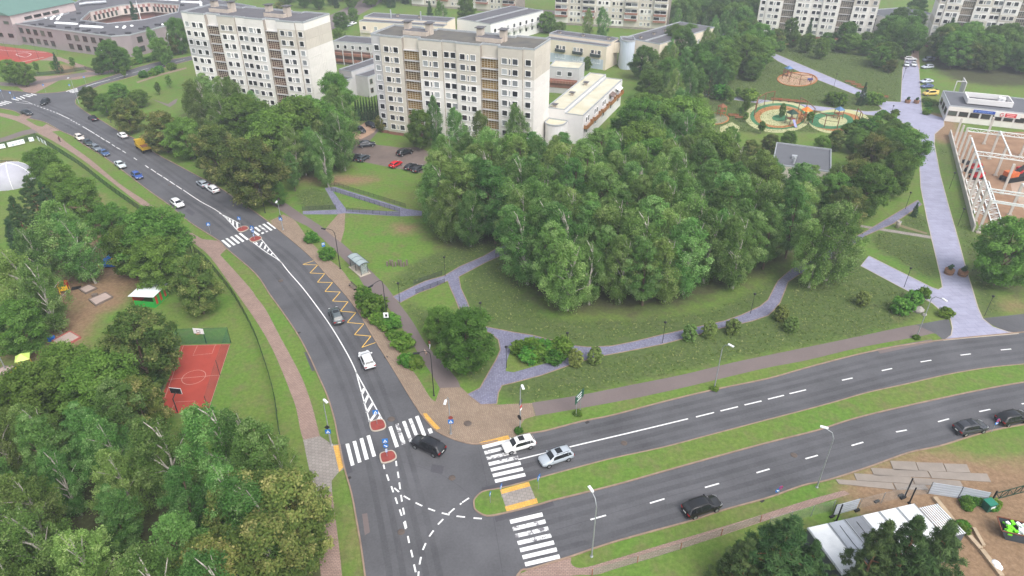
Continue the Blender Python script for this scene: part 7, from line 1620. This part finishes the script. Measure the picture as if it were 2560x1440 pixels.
# ------------------------------------------------------------------ building site on the right
M_PRE = mat('precast_concrete', C(196, 190, 182), .85, .08, .4, detail=6); M_WST = mat('white_steel', C(224, 228, 226), .45); M_REDM = mat('machine_red', C(196, 30, 40), .35); M_ORM = mat('machine_orange', C(196, 98, 44), .5, .2, 2)
a0, a1 = P(2437, 580), P(2376, 338); u = (a1-a0); UL = u.length; u.normalize(); nrm = Vector((u.y, -u.x, 0)); rz = math.atan2(u.y, u.x)
wl = thing('retaining_wall', 'long grey precast wall between alley meadow and building site', 'wall', (a0.x, a0.y, 0), rz)
nseg = 14
for k_ in range(nseg): MB().box((UL*(k_+.5)/nseg, .35, .8), (UL/nseg-.04, .3, 1.6)).build('precast_panel', M_PRE, wl)
NC = 11; sp_ = UL*.93/(NC-1); HC = 7.7
b0 = P(2540, 510, HC); gap = abs((Vector((b0.x, b0.y, 0))-a0).dot(nrm)); gap = max(8.0, min(gap, 14))
cols = {}
def column(pos, label, h=HC):
    o = thing('concrete_column', label, 'column', (pos.x, pos.y, 0), rz, 'precast columns'); MB().box((0, 0, h/2), (.5, .5, h)).build('shaft', M_PRE, o); MB().box((0, 0, .12), (.9, .9, .24)).build('footing', M_CONC, o); return o
ordn = ('nearest', 'second', 'third', 'fourth', 'fifth', 'sixth', 'seventh', 'eighth', 'ninth', 'tenth', 'farthest')
for k_ in range(NC): column(a0+u*(sp_*k_)+nrm*.6, '%s precast column of the row along the retaining wall' % ordn[k_], HC if k_ < 9 else HC-1.2)
for r_ in (1, 2):
    for k_ in range(0, NC, 2 if r_ == 1 else 3): column(a0+u*(sp_*k_+.4)+nrm*(gap*r_), '%s precast column of the %s row inside the site' % (ordn[k_], 'middle' if r_ == 1 else 'right'), HC)
def truss(p, q_, h, label, m=M_WST, flat=False, n=10):
    v = q_-p; L = v.length; o = thing('steel_truss', label, 'steel truss', (p.x, p.y, p.z), math.atan2(v.y, v.x), 'white steel trusses')
    U = (lambda x, t: (x, t*h, .2)) if flat else (lambda x, t: (x, 0, t*h))
    for t in (0, 1): MB().bar(U(0, t), U(L, t), .2, .2).build('chord', m, o)
    w_ = MB()
    for k_ in range(n): w_.bar(U(L*k_/n, k_ % 2), U(L*(k_+1)/n, (k_+1) % 2), .1, .1); w_.bar(U(L*(k_+1)/n, 0), U(L*(k_+1)/n, 1), .07, .07)
    w_.build('web', m, o)
up = lambda s_, t_, z_: a0+u*s_+nrm*t_+Vector((0, 0, z_))
truss(up(sp_*5, .6, HC-.9), up(sp_*5, gap*2.4, HC-.9), .9, 'white truss spanning the site at mid length'); truss(up(sp_*8, .6, HC-.9), up(sp_*8, gap*2, HC-.9), .9, 'white truss spanning the site near the shop'); truss(up(sp_*1.2, .6, HC-.9), up(sp_*1.2, gap*2.4, HC-.9), .6, 'white truss second from the near end'); truss(up(0, .6, HC-.4), up(0, gap*1.9, HC-.4), .35, 'white beam truss at the near end of the frame')
for k_, (s0, s1) in enumerate(((0, sp_*6.6),)): o = thing('roof_beam', 'long white steel beam on the column row by the wall', 'steel beam', (*up(s0, .6, HC+.12)[:2], HC+.12), rz, 'steel beams'); MB().box(((s1-s0)/2, 0, 0), (s1-s0, .3, .24)).build('beam', M_WST, o)
o = thing('roof_beam', 'short white steel beam on the middle column row, near end', 'steel beam', (*up(0, gap, HC+.12)[:2], HC+.12), rz, 'steel beams'); MB().box((sp_*1.0, 0, 0), (sp_*2, .3, .24)).build('beam', M_WST, o)
o = thing('roof_beam', 'white steel beam on the middle column row, far end', 'steel beam', (*up(sp_*5, gap, HC+.12)[:2], HC+.12), rz, 'steel beams'); MB().box((sp_*1.5, 0, 0), (sp_*3, .3, .24)).build('beam', M_WST, o)
truss(up(sp_*1.6, gap*.36, .02), up(sp_*5.0, gap*.36, .02), 2.0, 'white truss lying on the ground, left one', flat=True, n=16); truss(up(-sp_*.3, gap*.74, .02), up(sp_*5.2, gap*.74, .02), 2.2, 'white truss lying on the ground, right longer one', flat=True, n=24)
o = thing('steel_stack', 'two short white steel beams lying on the earth', 'steel beams', (*up(sp_*.5, gap*.46, 0)[:2], .02), rz)
for k_ in range(3): MB().box((0, k_*.5, .15), (3.0, .3, .3)).build('beam', M_WST, o)
def lift(s_, t_, label):
    v = up(s_, t_, 0); o = thing('boom_lift', label, 'boom lift', (v.x, v.y, 0), rz+2.2, 'red boom lifts'); MB().box((0, 0, .75), (2.6, 1.8, .5)).build('chassis', M_REDM, o); MB().box((-.4, 0, 1.35), (2.2, 1.5, .8)).build('turret', M_REDM, o)
    MB().bar((-1.2, 0, 1.9), (2.6, 0, 2.3), .35, .4).bar((2.4, 0, 2.4), (-1.0, 0, 3.0), .3, .3).build('boom', mat('boom_grey', C(120, 132, 136), .5), o); MB().box((3.2, 0, 2.4), (1.0, 1.6, .9)).build('basket', M_PLAS, o)
    for sx in (-1, 1):
        for sy in (-1, 1): t = MB().lathe([(.15, -.15), (.4, -.15), (.4, .15), (.15, .15)], 12); MB().add([(x, z_, y) for x, y, z_ in t.v], t.f).build('wheel', M_TYRE, o, (sx*.95, sy*.9, .4))
lift(sp_*6.4, gap*.42, 'red boom lift nearer to the shop'); lift(sp_*5.4, gap*.42, 'red boom lift nearer to the camera')
v = up(sp_*5.9, gap*1.5, 0); cr = thing('mobile_crane', 'black-boomed mobile crane with orange engine at the right edge', 'crane', (v.x, v.y, 0), R(18))
MB().box((0, 0, 1.0), (7.5, 2.4, .5)).build('chassis', M_PLAS, cr); MB().box((-1.8, 0, 1.8), (2.8, 2.2, 1.2)).build('engine_cover', M_ORM, cr); MB().box((1.6, .7, 2.1), (1.6, 1.1, 1.6)).build('cab', M_REDM, cr)
MB().bar((-.6, 0, 2.0), (9.5, 0, 7.0), .7, .8).build('boom', M_BLK, cr); MB().bar((9.0, 0, 6.75), (16.5, 0, 10.4), .5, .55).build('boom_extension', M_PLAS, cr)
for s in (-1, 1): t = MB().box((0, s*1.1, .5), (7.0, .6, 1.0)).build('track', M_TYRE, cr)
dr = random.Random(12)
for k_ in range(14):
    v = up(sp_*dr.uniform(.2, 8), gap*dr.uniform(.15, .95), 0); o = MB().box((0, 0, .1), (dr.uniform(.6, 2.2), dr.uniform(.2, .5), .2)).build('timber_offcut', M_WOODG, None, (v.x, v.y, .02), dr.uniform(0, 3)); tag(o, 'loose timber offcut on the churned site earth', 'timber', 'timber offcuts on the site')

# ------------------------------------------------------------------ lower right: cabins, slabs, site fence
S8 = lambda *p: q4(1920, 1080, 4, *p)
M_PLT = mat('road_plate', C(140, 131, 122), .9, .12, .5, objrand=.06, detail=7)
plates = [((1218,290),(1470,300),(1500,382),(1248,372)), ((1478,305),(1745,312),(1780,390),(1505,384)), ((1755,318),(1985,325),(2020,400),(1785,392)),
          ((1022,360),(1590,392),(1625,452),(1052,428)), ((1598,393),(2190,420),(2228,495),(1632,455)), ((855,415),(1430,455),(1458,512),(880,478)), ((1438,458),(1920,490),(1950,545),(1465,515)), ((672,475),(1240,512),(1272,572),(700,512)), ((1250,513),(1560,525),(1600,570),(1282,572))]
names = ('upper left', 'upper middle', 'upper right', 'second row left', 'second row right', 'third row left', 'third row right', 'lowest row left', 'lowest row right')
for pts, nm in zip(plates, names):
    pts = (pts[0], pts[1], (pts[2][0]+4, pts[2][1]+9), (pts[3][0]+4, pts[3][1]+9))
    w_ = W(S8(*pts)); cx = sum(p[0] for p in w_)/4; cy_ = sum(p[1] for p in w_)/4
    o = MB().prism([(cx+(x-cx)*.992-cx, cy_+(y-cy_)*.98-cy_) for x, y in w_], 0, .07).build('road_plate', M_PLT, None, (cx, cy_, .01)); tag(o, 'concrete road plate of the site entrance, %s' % nm, 'concrete slab', 'road plates')
# cabins: six modules side by side
HCB = 2.7
t0, t1, t2 = P(*S8((395, 965))[0], HCB), P(*S8((1470, 720))[0], HCB), P(*S8((900, 1385))[0], HCB)
ex = (t1-t0); EL = ex.length; ex.normalize(); ey = Vector((ex.y, -ex.x, 0)); DL = min(abs((t2-t0).dot(ey)), 7.5); rzc = math.atan2(ex.y, ex.x)
edges = [395, 600, 760, 930, 1105, 1285, 1470]; M_CRW = mat('cabin_roof_white', C(206, 210, 212), .5, col2=C(236, 238, 238), scale=.5, detail=8)
ms = [M_CRW, mat('cabin_roof_grey', C(160, 166, 174), .5, .12, .7), mat('cabin_roof_dark', C(124, 128, 134), .6, .15, .7), M_CRW, M_CRW, M_CRW]
M_CABW = mat('cabin_wall', C(84, 90, 98), .6)
lb = ('leftmost white-roofed site cabin', 'site cabin with light grey roof', 'site cabin with dark grey roof', 'white-roofed site cabin right of the dark one', 'second white-roofed site cabin right of the dark one', 'rightmost white-roofed site cabin in the row')
for k_ in range(6):
    f0, f1 = (edges[k_]-395)/(1470-395), (edges[k_+1]-395)/(1470-395); w_ = EL*(f1-f0)-.1; o0 = t0+ex*(EL*f0)
    o = thing('site_cabin', lb[k_], 'site cabin', (o0.x, o0.y, 0), rzc, 'site cabins')
    MB().prism(rect(0, w_, -DL, 0), 0, HCB-.1).build('wall', M_CABW, o); MB().box((w_/2, -DL/2, HCB-.02), (w_+.04, DL+.1, .16)).build('roof', ms[k_], o)
    for x in (.06, w_-.06): MB().box((x, -DL/2, HCB+.08), (.1, DL, .05)).build('roof_edge', M_GALV, o)
    if k_ in (1, 2): MB().tube([(w_*.5, -.6, HCB+.09), (w_*.47, -DL*.5, HCB+.09), (w_*.55, -DL*.9, HCB+.09)], .03, 5).build('cable', M_PLAS, o)
    MB().box((w_*.5, -DL-.02, 1.4), (.9, .04, .9)).build('window', M_GLASS, o); MB().box((w_*.2, -DL-.03, 1.0), (.7, .04, 1.9)).build('door', M_FRAME, o)
o0 = P(*S8((1510, 760))[0], 2.0); o = thing('bike_shelter', 'low shed with white slatted roof beside the cabin row', 'shed', (o0.x, o0.y, 0), rzc)
for k_ in range(9): MB().box((.15+k_*.3, -2.2, 2.0), (.15, 4.4, .06)).build('roof_slat', M_CRW, o)
for y in (-.05, -2.2, -4.35): MB().box((1.35, y, 1.94), (2.8, .08, .08)).build('roof_beam', M_GALV, o)
MB().box((1.35, -4.3, .98), (2.7, .08, 1.85)).build('end_wall', M_CABW, o)
for x in (.05, 2.65): MB().box((x, -.1, .95), (.08, .08, 1.9)).build('post', M_GALV, o)
# corrugated hoarding, bent panels, posts
M_HOARD = mat('corrugated_sheet', C(170, 176, 184), .45, .08, .6)
def sheetwall(a, c, h, label, ribs=5, m=M_HOARD):
    p, q_ = P(*a), P(*c); v = q_-p; L = v.length; o = thing('hoarding_panel', label, 'hoarding', (p.x, p.y, 0), math.atan2(v.y, v.x), 'grey hoarding panels')
    MB().box((L/2, 0, h/2+.1), (L, .04, h)).build('sheet', m, o)
    for k_ in range(ribs): MB().box((L/2, -.035, .25+h*(k_+.5)/ribs), (L, .04, .05)).build('rib', m, o)
    for x in (0, L): MB().box((x, .06, h/2), (.08, .08, h+.2)).build('post', M_BLK, o)
sheetwall(S8((1600, 620))[0], S8((1890, 665))[0], 2.0, 'grey corrugated hoarding panel right of the site fence'); sheetwall(S8((1900, 665))[0], S8((2170, 720))[0], 2.0, 'dented corrugated hoarding panel ending at the green gate'); sheetwall(S8((650, 840))[0], S8((880, 775))[0], 1.9, 'slanted grey sheet panel beside the cable post')
fence(S8((640,790),(360,860),(160,915),(0,960)), 1.9, 3.4, 'temporary mesh fence left of the cabins', 'site_fence', M_GALV, mat('site_mesh', C(190, 194, 196), .6, alpha=.14), 'fence', 0); fence(S8((900,770),(1100,720),(1330,655),(1600,620)), 1.9, 3.4, 'temporary mesh fence in front of the road plates', 'site_fence', M_GALV, MATS['site_mesh'], 'fence', 0)
for k_, (b_, h_) in enumerate((((680, 900), 3.2), ((1365, 650), 3.4), ((1410, 715), 2.9))):
    p = P(*S8(b_)[0]); o = MB().tube([(0, 0, 0), (0, 0, h_)], .09, 6).box((0, 0, .1), (.3, .3, .2)).build('site_post', M_PLAS, None, (p.x, p.y, 0)); tag(o, 'dark post of the site, %s' % ('carrying cables left of the cabins', 'beside the road plates', 'nearest the slatted shed')[k_], 'post', 'dark site posts')
for k_, b_ in enumerate(((1085, 700), (1325, 640), (1345, 665), (890, 790), (640, 850))):
    p = P(*S8(b_)[0]); o = MB().box((0, 0, .12), (.7, .28, .24)).build('concrete_block', M_PLAS, None, (p.x, p.y, .01), .4); tag(o, 'dark concrete block holding the temporary fence, %s from the left' % ('third', 'fourth', 'fifth', 'second', 'first')[k_], 'concrete block', 'fence blocks')
gt = [P(*S8(x)[0]) for x in ((2230, 705), (2640, 600))]; v = gt[1]-gt[0]; o = thing('gate_beam', 'dark green braced swing gate of the site', 'gate', (gt[0].x, gt[0].y, 0), math.atan2(v.y, v.x)); L = v.length
MB().bar((0, 0, .5), (L, 0, .5), .08, .1).bar((0, 0, 1.7), (L, 0, 1.9), .08, .1).build('rail', M_FPOST, o); MB().box((0, 0, 1.0), (.16, .16, 2.2)).build('post', M_BLK, o)
for k_ in range(6): MB().bar((L*k_/6, 0, .5 if k_ % 2 else 1.75), (L*(k_+1)/6, 0, 1.8 if k_ % 2 else .5), .06, .08).bar((L*(k_+1)/6, 0, .5), (L*(k_+1)/6, 0, 1.8), .05, .06).build('brace', M_FPOST, o)
p = P(*S8((2190, 770))[0]); o = thing('wheelie_bin', 'dark green waste box with white label by the gate post', 'waste bin', (p.x, p.y, 0), .25); M_BING = mat('bin_green', C(24, 84, 70), .5)
MB().box((0, 0, .65), (1.1, 1.0, 1.2)).build('body', M_BING, o); MB().box((0, 0, 1.3), (1.2, 1.1, .12)).build('lid', mat('bin_lid', C(40, 120, 98), .45), o); MB().box((.1, -.51, .75), (.6, .02, .35)).build('label', M_SWHITE, o)
def beam(a, c, label, w_=.55):
    p, q_ = P(*a), P(*c); v = q_-p; o = MB().box((v.length/2, 0, .18), (v.length, w_, .36)).build('timber_beam', mat('weathered_plank', C(168, 150, 126), .9, .15, 1), None, (p.x, p.y, .01), math.atan2(v.y, v.x)); tag(o, label, 'timber beam', 'long beams on the site')
beam(S8((1660, 665))[0], S8((1870, 930))[0], 'upper long pale beam right of the slatted shed'); beam(S8((1900, 935))[0], S8((2120, 1180))[0], 'middle pale beam beside the rightmost pine'); beam(S8((2050, 970))[0], S8((2150, 1150))[0], 'short beam right of the middle one', .4); beam(S8((2130, 1190))[0], S8((2330, 1450))[0], 'lowest pale beam at the bottom right')
# skip with green packaging
p = P(2556, 1345); sk = thing('skip', 'open steel skip heaped with bright green packaging at the right edge', 'skip', (p.x, p.y, 0), R(-18)); M_SK = mat('skip_steel', C(70, 78, 84), .6, .15, 1.5); M_SKR = mat('skip_rust', C(112, 66, 48), .8, .2, 2)
k = MB(); bt = [(-2.0,-.9,0),(2.0,-.9,0),(2.0,.9,0),(-2.0,.9,0)]; tp = [(-2.9,-1.1,1.5),(2.9,-1.1,1.5),(2.9,1.1,1.5),(-2.9,1.1,1.5)]; k.add(bt+tp, [(0,3,2,1),(0,1,5,4),(1,2,6,5),(2,3,7,6),(3,0,4,7)]); k.build('hull', M_SK, sk)
for i_ in range(4): MB().bar(tp[i_], tp[(i_+1) % 4], .12, .1).build('rim', M_SKR, sk)
k = MB(); rr_ = random.Random(2)
for _ in range(70): k.box((rr_.uniform(-2.3, 2.2), rr_.uniform(-.85, .85), rr_.uniform(.9, 1.5)), (rr_.uniform(.3, .7), rr_.uniform(.2, .5), rr_.uniform(.1, .25)), rr_.uniform(0, 3), 0 if rr_.random() < .75 else 1)
pk = k.build('packaging', [mat('packaging_green', C(120, 220, 40), .5), M_SWHITE], sk); pk['kind'] = 'stuff'
for k_, (x, y) in enumerate(((2492,1420),(2487,1412))): p = P(x, y); o = MB().lathe([(.01, 0), (.5, .05), (.55, .3), (.3, .5), (.01, .55)], 10).build('white_sack', M_SWHITE, None, (p.x, p.y, 0)); tag(o, 'white sack beside the lowest beam, %s' % ('front', 'back')[k_], 'sack', 'white sacks')
rs = random.Random(21)
for k_ in range(16): B('shrub', 2405+rs.uniform(0, 75), 1248+rs.uniform(0, 22), rs.uniform(.5, 1.0), 1.5, 'low weed clump growing along the corrugated hoarding', 'weeds by the hoarding')
for k_ in range(4): B('shrub', 2405+rs.uniform(-6, 20), 1310+rs.uniform(0, 20), rs.uniform(.6, 1.0), 1.3, 'weed clump between the beams on the site', 'weeds between beams')
for k_, (x, y) in enumerate(((1297,1080),(1785,975),(2291,846),(1445,1036))): B('shrub', x, y, .6, 1.6, 'tuft of long grass at the foot of the %s' % ('corner lamp post', 'mid-avenue lamp', 'lamp beside the alley apron', 'green direction board')[k_], 'grass tufts at posts')

# ------------------------------------------------------------------ people and dog
M_SKIN = mat('skin', C(214, 166, 140), .6)
def figure(name, joints, radii, edges, m, parent, lv=2):
    me = bpy.data.meshes.new(name); me.from_pydata(joints, edges, []); o = link(name, me, parent); me.materials.append(m)
    md = o.modifiers.new('skin', 'SKIN'); md.use_smooth_shade = True
    me.skin_vertices[0].data.foreach_set('radius', [x for r_ in radii for x in (r_, r_)]) if False else None
    for i_, r_ in enumerate(radii):
        sv = me.skin_vertices[0].data[i_]; sv.radius = (r_ if isinstance(r_, tuple) else (r_, r_)); sv.use_root = (i_ == 0)
    s_ = o.modifiers.new('sub', 'SUBSURF'); s_.levels = lv; s_.render_levels = lv; return o
def person(bx, by, rz, label, top, legs, hair, stride=.16, h=1.72):
    p = P(bx, by); o = thing('person', label, 'person', (p.x, p.y, .02), rz, 'pedestrians'); s = h/1.72
    # body: one continuous surface, posed walking
    J = [(0,0,.95),(0,0,1.15),(0,0,1.38),(0,0,1.5),(0,-.02,1.62), (.17,0,1.40),(.22,-.12,1.13),(.2,-.28,.95), (-.17,0,1.40),(-.22,.1,1.13),(-.2,.02,.92), (.1,0,.9),(.11,-stride*.8,.5),(.11,-stride*.6,.08),(.11,-stride*1.4,.04), (-.1,0,.9),(-.11,stride*.3,.5),(-.11,stride*1.4,.12),(-.11,stride*.9,.04)]
    Rd = [.14,.13,.16,.06,.105, .07,.05,.035, .07,.05,.035, .095,.065,.045,.04, .095,.065,.045,.04]
    E_ = [(0,1),(1,2),(2,3),(3,4),(2,5),(5,6),(6,7),(2,8),(8,9),(9,10),(0,11),(11,12),(12,13),(13,14),(0,15),(15,16),(16,17),(17,18)]
    J = [(x*s, y*s, z_*s) for x, y, z_ in J]; Rd = [r_*s for r_ in Rd]
    m = bpy.data.materials.new('clothes_'+label[:12].replace(' ', '_')); m.use_nodes = True; N, L = nodes(m); tc = N.new('ShaderNodeTexCoord'); sx = N.new('ShaderNodeSeparateXYZ'); L.new(tc.outputs['Object'], sx.inputs[0])
    rp = N.new('ShaderNodeValToRGB'); rp.color_ramp.interpolation = 'CONSTANT'; e = rp.color_ramp.elements; e[0].position, e[0].color = 0, C(230, 230, 230); e[1].position, e[1].color = .05, legs; e.new(.505).color = top; e.new(.80).color = C(214, 166, 140)
    mr = N.new('ShaderNodeMath'); mr.operation = 'DIVIDE'; mr.inputs[1].default_value = 1.85*s; L.new(sx.outputs['Z'], mr.inputs[0]); L.new(mr.outputs[0], rp.inputs[0]); L.new(rp.outputs[0], N['Principled BSDF'].inputs['Base Color'])
    figure('body', J, Rd, E_, m, o)
    hm = MB().lathe([(.01, .13), (.09, .1), (.122, .02), (.118, -.06), (.1, -.1)], 12); hm.v = [(x*s, (y+.02)*s, (1.64+z_)*s) for x, y, z_ in hm.v]; hm.build('hair', hair, o)
person(1074.5, 871, R(150), 'person in brown top and white trousers walking a dog on the cycle path', C(124, 66, 50), C(226, 228, 236), mat('hair_dark', C(44, 34, 30), .8))
person(151, 356, R(40), 'small person in dark red clothes walking on the left pavement', C(96, 50, 56), C(40, 34, 40), mat('hair_dark', C(44, 34, 30), .8), .3)
p = P(1064, 884); d = thing('dog', 'brown and white dog on the cycle path beside its walker', 'dog', (p.x, p.y, .02), R(-65))
J = [(-.28,0,.42),(0,0,.43),(.28,0,.44),(.42,0,.56),(.52,0,.64),(.66,0,.60), (.26,.09,.3),(.28,.09,.16),(.27,.09,.03), (.26,-.09,.3),(.33,-.09,.17),(.34,-.09,.03), (-.28,.09,.32),(-.22,.09,.22),(-.33,.09,.16),(-.31,.09,.03), (-.28,-.09,.32),(-.34,-.09,.22),(-.42,-.09,.15),(-.38,-.09,.03), (-.42,0,.5),(-.55,0,.62)]
Rd = [.11,.12,.14,.085,.085,.04, .06,.035,.035, .06,.035,.035, .075,.05,.03,.035, .075,.05,.03,.035, .03,.02]
E_ = [(0,1),(1,2),(2,3),(3,4),(4,5),(2,6),(6,7),(7,8),(2,9),(9,10),(10,11),(0,12),(12,13),(13,14),(14,15),(0,16),(16,17),(17,18),(18,19),(0,20),(20,21)]
figure('body', J, Rd, E_, mat('dog_fur', C(176, 120, 92), .9, col2=C(226, 214, 200), scale=2.2), d)
for s in (-1, 1): MB().add([(.48, s*.06, .7), (.54, s*.1, .62), (.46, s*.11, .56)], [(0,1,2)]).build('ear', mat('dog_ear', C(120, 76, 56), .9), d)

# ------------------------------------------------------------------ thin summer haze over the district
hz = MB().box((0, 210, 41), (2600, 1300, 88)); hz = hz.build('haze', None); hz.data.materials.clear()
hm = bpy.data.materials.new('haze_air'); hm.use_nodes = True; N, L = nodes(hm); N.remove(N['Principled BSDF']); pv = N.new('ShaderNodeVolumePrincipled'); pv.inputs['Color'].default_value = (.86, .91, 1.0, 1); pv.inputs['Density'].default_value = .0005; pv.inputs['Anisotropy'].default_value = .2
L.new(pv.outputs[0], N['Material Output'].inputs['Volume']); hz.data.materials.append(hm); hz['kind'] = 'stuff'; hz.visible_shadow = True
cy.volume_bounces = 0
